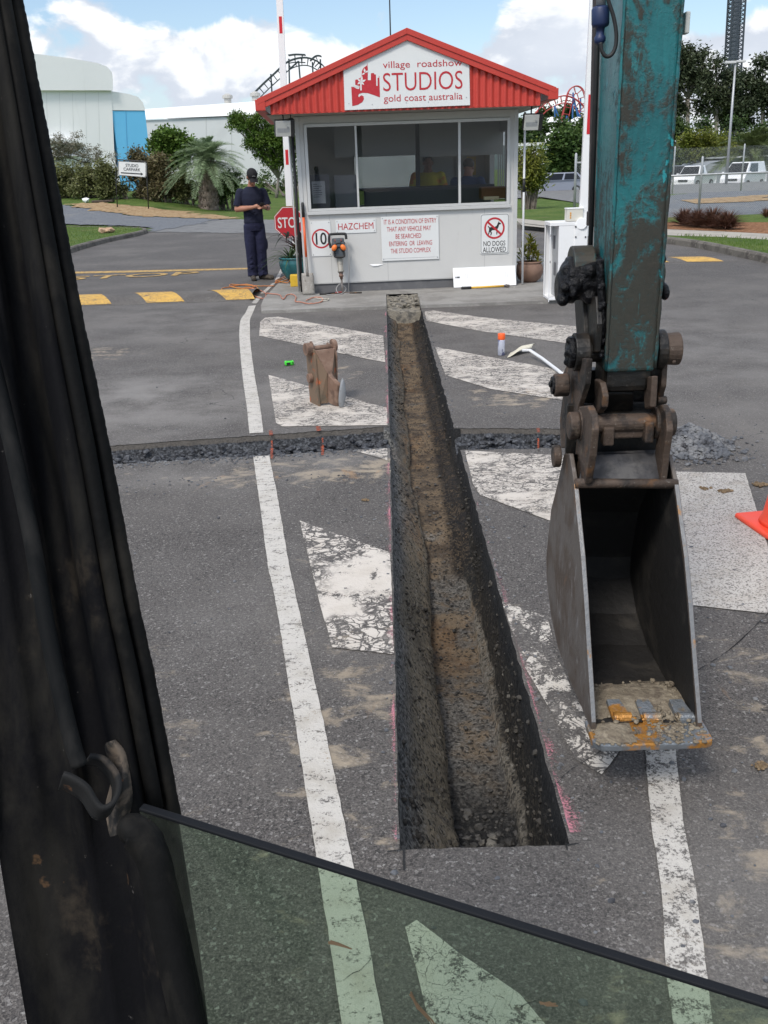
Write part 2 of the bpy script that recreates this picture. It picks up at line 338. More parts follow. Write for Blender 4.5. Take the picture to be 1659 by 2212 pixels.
# ================================================================== ground
def H(x, y):
    z = -.03
    z += .95*sst(-7.5, -15, x)*sst(41, 56, y)
    if x > 0:
        z += sst(.235, .285, x/max(y, 1))*(.42*sst(24, 39, y)-1.0*sst(40.5, 47, y))-.30*sst(48, 75, y)*sst(0, 6, x)
    z += .5*sst(110, 200, y)
    return z
def T(px, py):
    """pixel -> point of the terrain"""
    d = ray(px, py); tt = 4.0
    while tt < 500:
        p = CAM+d*tt
        if p.z < H(p.x, p.y): return p
        tt += .05 if tt < 90 else .5
    return CAM+d*300
M_grass = pmat('grass', (.075, .125, .028), .9, var=((.11, .15, .045), .8, .42, .62, .8) and (((.115, .155, .04), .8, .40, .62, .9), ((.045, .085, .02), 5, .5, .7, .7), ((.17, .15, .07), .35, .58, .70, .6), ((.03, .055, .015), 30, .5, .65, .6)), bump=(25, .8, .05), world=True, spec=.1)
M_asph = asphalt_mat()
M_gravel = pmat('blue_gravel', (.125, .135, .15), .9, var=((.20, .21, .225), 30, .45, .62, .8), bump=(40, .8, .03), world=True, spec=.1) if False else pmat('blue_gravel', (.135, .145, .16), .9, var=(((.22, .23, .245), 30, .45, .62, .8), ((.07, .075, .085), 13, .52, .66, .7), ((.25, .24, .22), .6, .5, .7, .45)), bump=(40, .8, .03), world=True, spec=.1)
M_dirt = pmat('mulch_dirt', (.30, .205, .115), .95, var=(((.44, .34, .21), 9, .45, .65, .8), ((.15, .085, .045), 4, .52, .66, .7)), bump=(14, .9, .04), world=True, spec=.05)
M_mulch = pmat('bark_mulch', (.20, .095, .05), .95, var=(((.36, .21, .12), 14, .45, .62, .8), ((.07, .04, .025), 9, .52, .66, .7)), bump=(20, .9, .04), world=True, spec=.05)
M_conc = pmat('concrete', (.28, .27, .25), .85, var=(((.19, .18, .165), 1.7, .42, .62, .8), ((.40, .38, .35), 9, .52, .7, .6, (1, 3, 1)), ((.10, .095, .09), 5, .60, .72, .6, (.5, 2, 1)), ((.14, .13, .12), 120, .5, .65, .35)), bump=(60, .35, .006), world=True, spec=.2)
M_kerb = pmat('kerb_concrete', (.15, .138, .12), .9, var=(((.075, .068, .06), 3, .42, .62, .8), ((.32, .29, .25), 14, .55, .7, .5)), bump=(50, .5, .008), world=True, spec=.15)
M_path = pmat('path_concrete', (.36, .335, .29), .9, var=(((.27, .25, .22), 2, .45, .65, .7),), world=True, spec=.15)
M_oldroad = pmat('old_asphalt', (.17, .17, .168), .85, var=(((.11, .11, .11), 2.2, .45, .62, .6), ((.24, .235, .225), 18, .55, .7, .5)), bump=(60, .3, .006), world=True, spec=.25)
# terrain, one sheet to the horizon, left open only round the trench
xs = sorted(set([round(-40+i*.8, 2) for i in range(101)] + [-900, -600, -400, -280, -200, -150, -110, -85, -65, -50, 50, 65, 85, 110, 150, 200, 280, 400, 600, 900]))
ys = sorted(set([round(-8+i*1.1, 2) for i in range(22)] + [round(15.5+i*.7, 2) for i in range(112)] + [-60, -30, -15, 100, 115, 135, 160, 200, 260, 340, 450, 700, 1100, 2000]))
mb = MB(); vid = {}
for i, x in enumerate(xs):
    for j, y in enumerate(ys): vid[i, j] = len(mb.v); mb.v.append(Vector((x, y, H(x, y)+(.04*noise.noise(Vector((x*.4, y*.4, 0))) if y > 50 else 0))))
for i in range(len(xs)-1):
    for j in range(len(ys)-1):
        if xs[i+1] > -6 and xs[i] < 2.6 and ys[j+1] > .5 and ys[j] < 14.6: continue
        mb.f.append([vid[i, j], vid[i+1, j], vid[i+1, j+1], vid[i, j+1]]); mb.k.append(0)
tag(mb.build('ground', M_grass, smooth=True), kind='structure')
def inside(p, poly):
    r = False; n = len(poly)
    for i in range(n):
        a, b = poly[i], poly[(i+1) % n]
        if (a[1] > p[1]) != (b[1] > p[1]) and p[0] < (b[0]-a[0])*(p[1]-a[1])/(b[1]-a[1])+a[0]: r = not r
    return r
def patch(name, poly, mat, dz, step=.25, rag=.12):
    """a sheet that follows the terrain inside an outline"""
    xs_ = [p[0] for p in poly]; ys_ = [p[1] for p in poly]; mb = MB(); vd = {}
    nx = int((max(xs_)-min(xs_))/step)+2; ny = int((max(ys_)-min(ys_))/step)+2
    def vv(i, j):
        if (i, j) not in vd:
            x = min(xs_)+i*step; y = min(ys_)+j*step; vd[i, j] = len(mb.v); mb.v.append(Vector((x, y, max(H(x, y), -.03)+dz)))
        return vd[i, j]
    for i in range(nx):
        for j in range(ny):
            x = min(xs_)+(i+.5)*step; y = min(ys_)+(j+.5)*step; q = noise.noise(Vector((x*1.3, y*1.3, 3)))*rag*3
            if inside((x+q, y+q*.6), poly): mb.f.append([vv(i, j), vv(i+1, j), vv(i+1, j+1), vv(i, j+1)]); mb.k.append(0)
    return tag(mb.build(name, mat), kind='structure')
# asphalt with the two trenches cut out of it
XL, XR, YN, YF = -.015, .425, 1.962, 13.32
rj = random.Random(3)
SL = 12.07                                            # front edge of the concrete island
cfl = jitter((-6, 5.35, 0), G(237, 963), 40, .010, rj)[:-1]+jitter(G(237, 963), (XL, 6.235, 0), 60, .010, rj)   # far lip of the cross trench, left arm
cnl = jitter((-6, 4.95, 0), G(245, 1003), 40, .022, rj)[:-1]+jitter(G(245, 1003), (XL, 5.70, 0), 60, .014, rj)
cfr = jitter((XR, 6.13, 0), (1.42, 5.98, 0), 36, .012, rj); cnr = jitter((XR, 5.60, 0), (1.42, 5.56, 0), 36, .012, rj)
def edge_x(x, y0, y1, amp=.003):
    n = max(4, int((y1-y0)/.06)); return jitter((x, y0, 0), (x, y1, 0), n, amp, rj)
eLn = edge_x(XL, YN, 5.70); eLf = edge_x(XL, 6.235, SL); eRn = edge_x(XR, YN, 5.60, .004); eRf = edge_x(XR, 6.13, SL, .006)
eN = jitter((XL, YN, 0), (XR, YN, 0), 20, .003, rj)
mb = MB()
def apoly(pts):
    out = []
    for p in pts:
        p = Vector(p)
        if not out or (p-out[-1]).length > 1e-5: out.append(p)
    mb.poly(out)
apoly([(-16, -8, 0), (9, -8, 0), (9, YN, 0)]+eN[::-1]+[(-16, YN, 0)])
apoly([(-16, YN, 0)]+eLn+cnl[::-1]+[(-16, 4.95, 0)])
apoly([(-16, 4.95, 0), (-6, 4.95, 0), (-6, 5.35, 0), (-16, 5.35, 0)])
apoly([(-16, 5.35, 0)]+cfl+eLf+[(-16, SL, 0)])
apoly(eRn[::-1]+[(9, YN, 0), (9, 5.56, 0)]+cnr[::-1])
apoly([(1.42, 5.56, 0), (9, 5.56, 0), (9, 5.98, 0), (1.42, 5.98, 0)])
apoly(cfr+[(9, 5.98, 0), (9, SL, 0)]+eRf[::-1])
apoly([(-16, SL, 0), (XL, SL, 0), (XL, YF, 0), (-16, YF, 0)]); apoly([(XR, SL, 0), (9, SL, 0), (9, YF, 0), (XR, YF, 0)])
apoly([(-16, YF, 0), (9, YF, 0), (9, 34, 0), (-16, 34, 0)])
bm = bmesh.new()
o = mb.build('asphalt', M_asph); bmesh.ops.triangulate if False else None; bm.free()
me = o.data; bm = bmesh.new(); bm.from_mesh(me); bmesh.ops.triangulate(bm, faces=bm.faces, ngon_method='EAR_CLIP'); bmesh.ops.recalc_face_normals(bm, faces=bm.faces)
for f in bm.faces:
    if f.normal.z < 0: f.normal_flip()
bm.to_mesh(me); bm.free(); tag(o, kind='structure')
# trench walls and floors ------------------------------------------------
def earth_mat():
    m, t = new_mat('trench_earth'); pos = t.n('ShaderNodeNewGeometry').outputs['Position']; s = t.n('ShaderNodeSeparateXYZ', {0: pos})
    fine = t.noise(pos, 70, 5, .7); mid = t.noise(pos, 9, 5, .6); big = t.noise(t.scaled(pos, 1, .6, 1.5), 2.6, 5, .6)
    base = t.mix(t.ramp(fine, .35, .68), (.040, .040, .039), (.235, .228, .212))        # crushed road base
    clay = t.mix(t.ramp(mid, .36, .62), (.060, .043, .029), (.175, .128, .082))
    clay = t.mix(t.m('MULTIPLY', t.ramp(big, .54, .68), .5), clay, (.18, .095, .038))
    clay = t.mix(t.m('MULTIPLY', t.ramp(fine, .42, .28), .6), clay, (.022, .017, .013))
    far = t.ramp(s.outputs[1], 4.3, 4.75)
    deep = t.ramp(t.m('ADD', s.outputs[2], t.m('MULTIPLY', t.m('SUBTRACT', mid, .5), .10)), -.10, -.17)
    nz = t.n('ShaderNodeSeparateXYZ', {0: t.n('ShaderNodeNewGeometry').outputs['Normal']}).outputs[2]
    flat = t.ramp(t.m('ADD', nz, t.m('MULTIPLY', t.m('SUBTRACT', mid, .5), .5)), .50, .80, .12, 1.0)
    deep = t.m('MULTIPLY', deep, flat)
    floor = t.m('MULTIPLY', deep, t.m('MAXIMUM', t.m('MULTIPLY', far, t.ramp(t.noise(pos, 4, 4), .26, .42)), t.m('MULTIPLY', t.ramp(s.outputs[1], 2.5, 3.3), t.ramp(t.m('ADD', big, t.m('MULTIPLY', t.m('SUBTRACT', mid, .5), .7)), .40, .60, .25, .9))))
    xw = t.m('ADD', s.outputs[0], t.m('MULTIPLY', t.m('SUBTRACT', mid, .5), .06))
    dark_zone = t.m('MAXIMUM', t.m('MULTIPLY', t.ramp(xw, .28, .33), t.ramp(t.m('ADD', s.outputs[2], t.m('MULTIPLY', t.m('SUBTRACT', mid, .5), .08)), -.405, -.375)), t.m('MULTIPLY', t.ramp(s.outputs[1], 3.1, 2.4), t.ramp(nz, .55, .85))); base = t.mix(t.m('MULTIPLY', dark_zone, .85), base, (.011, .011, .012))  # right wall and near floor coloured blacker, by position
    tan = t.m('MULTIPLY', t.m('MULTIPLY', t.ramp(t.m('ADD', s.outputs[2], t.m('MULTIPLY', t.m('SUBTRACT', big, .5), .22)), -.09, -.21), t.m('MAXIMUM', t.ramp(xw, .30, .22), t.ramp(xw, .32, .36, 0, .5))), t.m('MULTIPLY', t.ramp(fine, .30, .52), t.ramp(nz, .86, .60)))
    base = t.mix(t.m('MULTIPLY', tan, .85), base, t.mix(mid, (.14, .115, .080), (.29, .25, .18)))
    vs = t.n('ShaderNodeSeparateColor', {0: t.n('ShaderNodeTexVoronoi', {'Vector': pos, 'Scale': 95.0}, feature='F1').outputs['Color']}); c = t.mix(floor, base, clay)
    c = t.mix(t.m('MULTIPLY', t.m('MULTIPLY', t.ramp(vs.outputs[0], .84, .96), .5), t.m('SUBTRACT', 1.0, t.m('MULTIPLY', t.m('MAXIMUM', dark_zone, floor), .8))), c, (.26, .25, .23)); c = t.mix(t.m('MULTIPLY', t.ramp(vs.outputs[0], .26, .10), .8), c, (.010, .010, .010)); c = t.mix(t.m('MULTIPLY', t.m('MULTIPLY', dark_zone, t.ramp(vs.outputs[1], .95, .3)), .9), c, (.007, .007, .008)); c = t.mix(t.m('MULTIPLY', dark_zone, .45), c, (.006, .006, .006))
    nb = t.n('ShaderNodeBump', {'Height': t.m('ADD', fine, mid), 'Strength': .9, 'Distance': .02}).outputs[0]
    finish(t, t.n('ShaderNodeBsdfPrincipled', {'Base Color': c, 'Roughness': t.ramp(mid, .3, .7, .65, .95), 'Normal': nb, 'Specular IOR Level': .3})); return m
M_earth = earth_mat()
def depth(y):
    d = .21+.20*sst(5.0, 4.35, y)+.02*sin(y*2.3)+.02*sin(y*5.1+1)
    return d*sst(12.45, 11.7, y)+.05
def rough(p, amp): return amp*(noise.noise(p*6)+.6*noise.noise(p*17)+.35*noise.noise(p*41))
rows = []
ny = 420; ysT = [YN+(YF-YN)*(i/ny)**1.35 for i in range(ny+1)]
for y in ysT:
    d = depth(y); k = sst(6.2, 4.2, y); row = []
    fl = lerp(.105, .150, k)+.012*sin(y*3.1)+.02*noise.noise(Vector((y*1.7, 4, 0))); fr = lerp(.345, .378, k)+.012*noise.noise(Vector((y*2.1, 9, 0)))
    prof = [(XL-.04, -.004), (XL+.001, -.005), (XL+.004, -.045), (XL+.016, -.075)]
    prof += [(lerp(XL+.016, fl-.012, q), lerp(-.075, -d*.74, q**.85)) for q in (.25, .5, .75, 1)]+[(fl+.006, -d*.80)]
    prof += [(lerp(fl+.01, fr-.01, q), -d+.012*abs(q-.5)) for q in (0, .14, .28, .42, .56, .7, .85, 1)]
    prof += [(fr+.004, -d*.86), (lerp(fr, XR, .60), -d*.83)]+[(lerp(lerp(fr, XR, .68), XR-.008, q), lerp(-d*.80, -.075, q)) for q in (0, .35, .7, 1)]+[(XR-.004, -.045), (XR-.001, -.005), (XR+.04, -.004)]
    n = len(prof)
    for i, (x, z) in enumerate(prof):
        p = Vector((x, y, z)); a = 0 if i in (0, 1, n-1, n-2) else (.003 if i in (2, n-3) else .012)
        q = rough(p, a); p = p+Vector((q if z > -d*.9 else q*.4, 0, q*.5 if z > -d*.9 else q*1.3))
        if 5.72 < y < 6.1 and z > -.13: p = Vector((x, y, min(p.z, -.12)))
        row.append(p)
    rows.append(row)
rows.insert(0, [Vector((p.x, YN+.001, -.004)) for p in rows[0]]); rows.insert(0, [Vector((p.x, YN-.03, -.004)) for p in rows[0]])
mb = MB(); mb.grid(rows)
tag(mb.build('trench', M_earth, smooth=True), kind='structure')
def base_mat():
    m, t = new_mat('road_base'); pos = t.n('ShaderNodeNewGeometry').outputs['Position']; z = t.n('ShaderNodeSeparateXYZ', {0: pos}).outputs[2]; f = t.noise(pos, 60, 5, .65); mid = t.noise(pos, 22, 5, .6)
    vs = t.n('ShaderNodeSeparateColor', {0: t.n('ShaderNodeTexVoronoi', {'Vector': pos, 'Scale': 60.0}, feature='F1').outputs['Color']}).outputs[0]
    c = t.mix(t.ramp(f, .4, .66), (.030, .032, .036), (.11, .115, .125)); c = t.mix(t.m('MULTIPLY', t.ramp(mid, .5, .65), .8), c, (.012, .012, .014)); c = t.mix(t.m('MULTIPLY', t.ramp(vs, .8, .95), .6), c, (.17, .18, .195))
    c = t.mix(t.ramp(t.m('ADD', z, t.m('MULTIPLY', t.m('SUBTRACT', mid, .5), .02)), -.040, -.032), c, t.mix(f, (.07, .064, .057), (.17, .155, .14)))
    nb = t.n('ShaderNodeBump', {'Height': t.m('ADD', f, mid), 'Strength': 1.0, 'Distance': .03}).outputs[0]
    finish(t, t.n('ShaderNodeBsdfPrincipled', {'Base Color': c, 'Roughness': .85, 'Normal': nb, 'Specular IOR Level': .25})); return m
M_base = base_mat()
def cross(far, near, x0, x1, n, dep):
    rows = []
    for i in range(n+1):
        x = lerp(x0, x1, i/n); yf = interp([(p.x, p.y) for p in far], x); yn = interp([(p.x, p.y) for p in near], x); row = []
        for j, (q, z) in enumerate(((-.08, -.004), (.0, -.005), (.02, -.04), (.05, -.055), (.12, -dep*.8), (.25, -dep), (.4, -dep), (.55, -dep*.95), (.7, -dep*.85), (.82, -dep*.55), (.93, -dep*.25), (1, -.006), (1.08, -.004))):
            p = Vector((x, lerp(yf, yn, q), z))
            if 1 < j < 11: p += Vector((0, rough(p, .006), rough(p+Vector((3, 1, 2)), .014)))
            row.append(p)
        rows.append(row)
    mb = MB(); mb.grid(rows); return tag(mb.build('cross_trench', M_base, smooth=True), kind='structure')
cross(cfl, cnl, -6, XL, 220, .10); cross(cfr, cnr, XR, 1.42, 70, .12)
# loose stones
M_stone = pmat('loose_stone', (.10, .105, .115), .75, var=(((.19, .19, .19), 8, .45, .6, .8), ((.04, .04, .045), 11, .5, .62, .8)), world=True, spec=.3)
M_bst = pmat('dark_stone', (.045, .048, .055), .7, var=(((.10, .105, .115), 30, .5, .62, .9), ((.016, .016, .018), 22, .5, .62, .9)), world=True, spec=.35)
M_wst = pmat('bedded_stone', (.060, .055, .048), .85, var=(((.14, .13, .11), 14, .54, .66, .8), ((.018, .017, .016), 10, .44, .58, .9)), world=True, spec=.2)
M_pst = pmat('floor_stone', (.075, .072, .068), .75, var=(((.17, .16, .14), 9, .54, .66, .9), ((.022, .021, .02), 12, .46, .60, .8)), world=True, spec=.3)
rs = random.Random(5); mb = MB()
for i in range(1700):
    x = rs.uniform(-3.2, XL-.01) if i % 10 < 7 else rs.uniform(XR+.01, 1.42)
    F_, N_ = (cfl, cnl) if x < 0 else (cfr, cnr)
    q = rs.betavariate(2, 1.6); y = lerp(interp([(p.x, p.y) for p in F_], x), interp([(p.x, p.y) for p in N_], x), q*.92+.08)
    mb.rock((x, y, -.055-.04*sin(pi*q)+rs.uniform(-.01, .02)), rs.choice((.010, .014, .018, .026, .034)), rs)
tag(mb.build('cross_trench_stones', M_bst), 'dark crushed rock lying loose in the shallow cross trench', 'stones', kind='stuff')
mb = MB()
for i in range(2100):
    y = YN+.02+abs(rs.gauss(0, .30)) if i < 1750 else rs.uniform(3.0, 11.5)
    x = rs.uniform(.12, .41) if y > 2.25 else rs.uniform(0, .42)
    edge = sst(2.2, 1.97, y)*.0
    mb.rock((x, y, -depth(y)+.012+(.06*sst(2.14, 1.97, y) if x < .1 or rs.random() < .5 else 0)+.10*sst(.16, .0, x)), rs.choice((.004, .006, .007, .009, .011, .014, .019) if y < 2.7 else (.003, .004, .006, .008, .012)), rs)
tag(mb.build('trench_floor_stones', M_pst), 'loose gravel scattered along the floor of the deep trench', 'stones', kind='stuff')
mb = MB()
for i in range(1500):
    y = YN+.01+(10.0)*rs.random()**1.9; d = depth(y); k = sst(6.2, 4.2, y); fl = lerp(.105, .150, k); fr = lerp(.345, .378, k)
    if 5.6 < y < 6.3: continue
    q = rs.random()
    if rs.random() < .6: p = Vector((lerp(XL+.012, fl-.004, q), y, lerp(-.07, -d*.76, q**.85)))
    else: p = Vector((lerp(XR-.006, lerp(fr, XR, .66), q), y, lerp(-.06, -d*.80, q)))
    mb.rock(p, rs.choice((.004, .006, .008, .010, .014)), rs, .8)
tag(mb.build('trench_wall_stones', M_wst), 'small stones bedded in the cut sides of the deep trench', 'stones', kind='stuff')
# heap of crushed rock at the right end of the cross trench
hc = G(1487, 970); mb = MB(); rows = []
for i in range(29):
    a = 2*pi*i/28; rows.append([hc+Vector((cos(a)*.27*q*(1+.15*sin(3*a)), sin(a)*.24*q*(1+.12*cos(2*a)), .15*max(0, 1-q)**1.0*(1 if q < 1 else 0)-.001)) for q in (0.02, .2, .4, .6, .8, 1)])
mb.grid(rows)
for i in range(1900):
    a = rs.uniform(0, 2*pi); q = sqrt(rs.random())*1.02 if i < 1760 else rs.uniform(1, 1.6)
    z = .15*max(0, 1-q)
    mb.rock(hc+Vector((cos(a)*.27*q*(1+.15*sin(3*a)), sin(a)*.24*q*(1+.12*cos(2*a)), z+.006)), rs.choice((.007, .009, .012, .016, .022)), rs)
tag(mb.build('gravel_heap', M_stone), 'heap of blue-grey crushed rock at the right end of the cross trench', 'gravel heap', kind='stuff')
# pebbles and clods strewn over the road
mb = MB()
for i in range(1500):
    if i < 600: x, y = rs.gauss(1.45, .45), rs.gauss(1.9, .8)
    elif i < 900: x, y = rs.uniform(-1.9, .0), 5.35+rs.gauss(0, .22)
    elif i < 1150: x, y = rs.uniform(1.2, 2.6), rs.gauss(5.3, .5)
    else: x, y = rs.uniform(-2.0, 2.4), rs.uniform(1.2, 8)
    if XL-.01 < x < XR+.01 and YN < y or (5.2 < y < 6.3 and x < 1.4): continue
    mb.rock((x, y, .002), rs.choice((.003, .004, .005, .007, .010)), rs)
for i in range(420):
    y = rs.uniform(2.0, 11.8); sd_ = rs.random() < .5; x = (XL-.004-abs(rs.gauss(0, .03))) if sd_ else (XR+.006+abs(rs.gauss(0, .03)))
    if not 5.5 < y < 6.4: mb.rock((x, y, .002), rs.choice((.003, .004, .006, .009)), rs)
for i in range(500):
    x = rs.uniform(-2.6, XL-.05); F_, N_ = (cfl, cnl); y = interp([(p.x, p.y) for p in N_], x)-abs(rs.gauss(0, .05))-.01; mb.rock((x, y, .002), rs.choice((.004, .006, .008, .012)), rs)
tag(mb.build('road_grit', M_stone), 'grit and small pebbles strewn over the asphalt round the trench', 'grit', kind='stuff')
M_clod = pmat('clay_clod', (.17, .115, .06), .95, var=(((.28, .20, .12), 40, .45, .6, .8), ((.08, .05, .03), 30, .5, .6, .6)), bump=(90, 1, .01))
for i, (px, py, r, lb) in enumerate(((1520, 1055, .026, 'small brown clay clod on the white block, left of the wider clod'), (1566, 1063, .036, 'wide flat brown clay clod on the white block near its far edge'), (1645, 1655, .022, 'crumbly clay clod on the asphalt at the right picture edge'),
                                     (1640, 1048, .035, 'brown clay clod just behind the orange cone'), (790, 1080, .02, 'small dark clod on the asphalt left of the trench'))):
    mb = MB(); p = G(px, py, .004)
    for k in range(26): mb.rock(p+Vector((rs.gauss(0, r*.5), rs.gauss(0, r*.4), r*.1)), r*rs.uniform(.15, .5), rs, .6)
    tag(mb.build('clay_clod', M_clod), lb, 'clod', 'clods of clay dropped on the road')
# ------------------------------------------------------------------ road markings, thin sheets of paint
P_line = paint_mat('white_line_paint', (.49, .465, .425), .38, .0, 1.5, (.7, 1.6, 1), .5, .05, .45)
P_line2 = paint_mat('white_line_paint_worn', (.48, .455, .415), .47, .0, 1.3, (1, 1, 1), .6, .05, .5)
P_chev = paint_mat('chevron_paint', (.53, .485, .43), .40, 1.35, .8, (.8, 1.3, 1), .35, .04, .35)
P_worn = paint_mat('chevron_paint_worn', (.55, .505, .45), .40, 1.6, .62, (1, .9, 1), .3, .022, .3)
P_worn2 = paint_mat('chevron_paint_flaked', (.55, .51, .455), .59, 1.5, .62, (1, .8, 1), .3, .022, .3)
P_near = paint_mat('chevron_paint_near', (.54, .51, .455), .42, .3, 1.0, (1, 1, 1), .4, .04, .4)
P_block = paint_mat('white_block_paint', (.46, .43, .39), .42, .0, 2.5, (1, 1, 1), .5, .07, .8)
P_yel = paint_mat('yellow_paint', (.60, .365, .085), .36, .45, .8, (1, 1, 1), .4, .06, .4)
P_yelw = paint_mat('worn_yellow_paint', (.52, .33, .10), .48, .0, 1.2, (1, 1, 1), .4, .07, .4)
P_pink = paint_mat('pink_spray_paint', (.62, .24, .29), .78, .0, .6, (2, .6, 1), .1, .14, .45, True)
P_org = paint_mat('orange_spray_paint', (.34, .070, .028), .56, .0, 2.5, (1, 1, 1), .1, .12, .5, False, True)
def smooth_path(pts, n=6):
    out = []
    for i in range(len(pts)-1):
        p0 = pts[max(i-1, 0)]; p1 = pts[i]; p2 = pts[i+1]; p3 = pts[min(i+2, len(pts)-1)]
        for k in range(n):
            t_ = k/n; out.append(tuple(.5*((2*b)+(-a+c)*t_+(2*a-5*b+4*c-d)*t_*t_+(-a+3*b-3*c+d)*t_**3) for a, b, c, d in zip(p0, p1, p2, p3)))
    return out+[pts[-1]]
def marking(name, polys, mat, z=.004, pix=True, amp=.0014):
    mb = MB(); r = random.Random(len(name)+len(polys))
    for pl in polys:
        w = [G(*p, z) if pix else Vector((p[0], p[1], z)) for p in pl]; out = []
        for a, b in zip(w, w[1:]+w[:1]):
            n = max(1, min(60, int((b-a).length/.05))); out += jitter(a, b, n, amp, r)[:-1]
        mb.poly(out)
    o = mb.build(name, mat); me = o.data; bm = bmesh.new(); bm.from_mesh(me); bmesh.ops.triangulate(bm, faces=bm.faces, ngon_method='EAR_CLIP')
    for f in bm.faces:
        if f.normal.z < 0: f.normal_flip()
    bm.to_mesh(me); bm.free()
    return tag(o, kind='structure')
La = [(537, 661), (530, 676), (520, 691), (517, 715), (518, 746), (523, 805), (533, 879), (539, 936)]; Lb = [(553, 659), (546, 676), (540, 691), (540, 712), (541, 741), (549, 805), (562, 879), (569, 934)]
Lc = [(547, 986), (560, 1080), (578, 1218), (598, 1313), (631, 1521), (681, 1833), (691, 1896), (738, 2209), (770, 2420)]; Ld = [(582, 984), (601, 1080), (624, 1218), (645, 1313), (691, 1521), (756, 1833), (769, 1896), (828, 2209), (870, 2420)]
marking('road_edge_line', [smooth_path(La)+smooth_path(Lb)[::-1], Lc+Ld[::-1]], P_line)
marking('road_lane_line', [[(1394, 1621), (1406, 1771), (1428, 1915), (1441, 2121), (1454, 2209), (1478, 2400), (1570, 2400), (1540, 2209), (1530, 2121), (1503, 1915), (1475, 1771), (1460, 1621), (1385, 1180), (1345, 1180)]], P_line2)
marking('chevron_marking', [[(573, 686), (601, 684), (828, 725), (832, 782), (793, 775), (560, 725), (562, 695)], [(580, 810), (596, 814), (836, 881), (837, 918), (610, 921), (596, 913)], [(770, 974), (837, 968), (837, 995)]], P_chev)
marking('chevron_marking', [[(917, 673), (935, 670), (1037, 685), (1255, 706), (1250, 745), (1180, 735), (1037, 715), (922, 693)], [(940, 749), (950, 751), (1215, 800), (1240, 806), (1240, 868), (1200, 862), (1060, 840), (962, 810)], [(1004, 973), (1240, 985), (1240, 1140), (1181, 1122), (1037, 1069), (1022, 1045)]], P_chev)
marking('chevron_marking', [[(647, 1124), (683, 1137), (843, 1193), (851, 1413), (718, 1398), (690, 1300)]], P_worn)
marking('chevron_marking', [[(1084, 1298), (1183, 1332), (1202, 1414), (1247, 1512), (1300, 1590), (1345, 1615), (1300, 1672), (1243, 1640), (1187, 1530), (1131, 1437)]], P_worn2)
M_crack = pmat('pavement_crack', (.016, .015, .015), .95)
for pl in ([(1488, 1462), (1520, 1440), (1556, 1418), (1590, 1392), (1622, 1362), (1662, 1322)], [(1196, 1702), (1222, 1672), (1250, 1652), (1290, 1628), (1340, 1590)], [(1640, 1340), (1650, 1346), (1665, 1343)], [(742, 2118), (760, 2104), (778, 2096), (796, 2078), (802, 2070)], [(1118, 2180), (1140, 2168), (1165, 2160)]):
    sp = smooth_path(pl, 8); top_ = [(x+R_.uniform(-1.5, 1.5), y-R_.uniform(.4, 2.2)) for x, y in sp]; marking('pavement_crack', [sp+top_[::-1]], M_crack, .0055, amp=.0005)
marking('chevron_marking', [[(900, 1987), (875, 2002), (897, 2084), (928, 2212), (955, 2330), (1260, 2330), (1178, 2212), (1122, 2146), (991, 2058)]], P_near)
marking('white_block_marking', [[(1400, 1017), (1610, 1022), (1705, 1330), (1487, 1306)]], P_block)
marking('pink_survey_mark', [[(XL-.085, 1.98), (XL-.006, 1.98), (XL-.006, 5.66), (XL-.085, 5.66)], [(XL-.085, 6.3), (XL-.006, 6.3), (XL-.006, 12), (XL-.085, 12)], [(XR+.008, 2.0), (XR+.085, 2.0), (XR+.085, 4.6), (XR+.008, 4.6)]], P_pink, .008, False)
marking('orange_survey_mark', [[(581, 930), (588, 928), (590, 940), (582, 940)], [(682, 921), (691, 920), (694, 930), (684, 931)], [(1159, 925), (1166, 924), (1166, 934), (1160, 934)], [(583, 968), (589, 966), (591, 990), (585, 991)], [(693, 964), (698, 963), (700, 982), (694, 983)]], P_org, .008)
mb = MB()
for a, b in (((586, 942), (590, 985)), ((696, 936), (699, 978)), ((1163, 936), (1164, 976))):
    p, q = G(*a), G(*b); mb.grid([[Vector((lerp(p.x, q.x, k/8)-.006+.012*s_, lerp(p.y, q.y, k/8), -.088*sin(pi*min(1, k/8+.1))**.6+.012)) for s_ in (0, 1)] for k in range(9)])
tag(mb.build('orange_survey_mark', P_org), kind='structure')
marking('yellow_stop_line', [[(100, 588), (300, 584), (555, 578), (555, 581), (300, 588), (100, 592)]], P_yelw)
o = text_mesh('STOP', (G(268, 597)+Vector((.15, 0, .005))), Vector((.998, .06, 0)).normalized(), Vector((-.06, .998, 0)).normalized(), 2.45, .66, P_yelw, None, 'stop_lettering', .010, .004); tag(o, kind='structure')
marking('white_line_marking', [[(543, 655), (554, 656), (566, 641), (556, 640)], [(562, 634), (572, 634), (596, 611), (589, 611)], [(593, 606), (601, 606), (617, 574), (610, 574)]], P_line2, .006)
# saw-cut overruns at the corners of the trench
M_cut = pmat('saw_cut', (.012, .012, .012), .9)
marking('saw_cut', [[(869, 1826), (874, 1826), (875, 1880), (871, 1880)], [(836, 1838), (869, 1834), (869, 1836), (836, 1840)], [(1221, 1822), (1224, 1822), (1227, 1836), (1224, 1836)], [(1220, 1824), (1250, 1820), (1250, 1822), (1220, 1827)]], M_cut, .005, amp=.001)
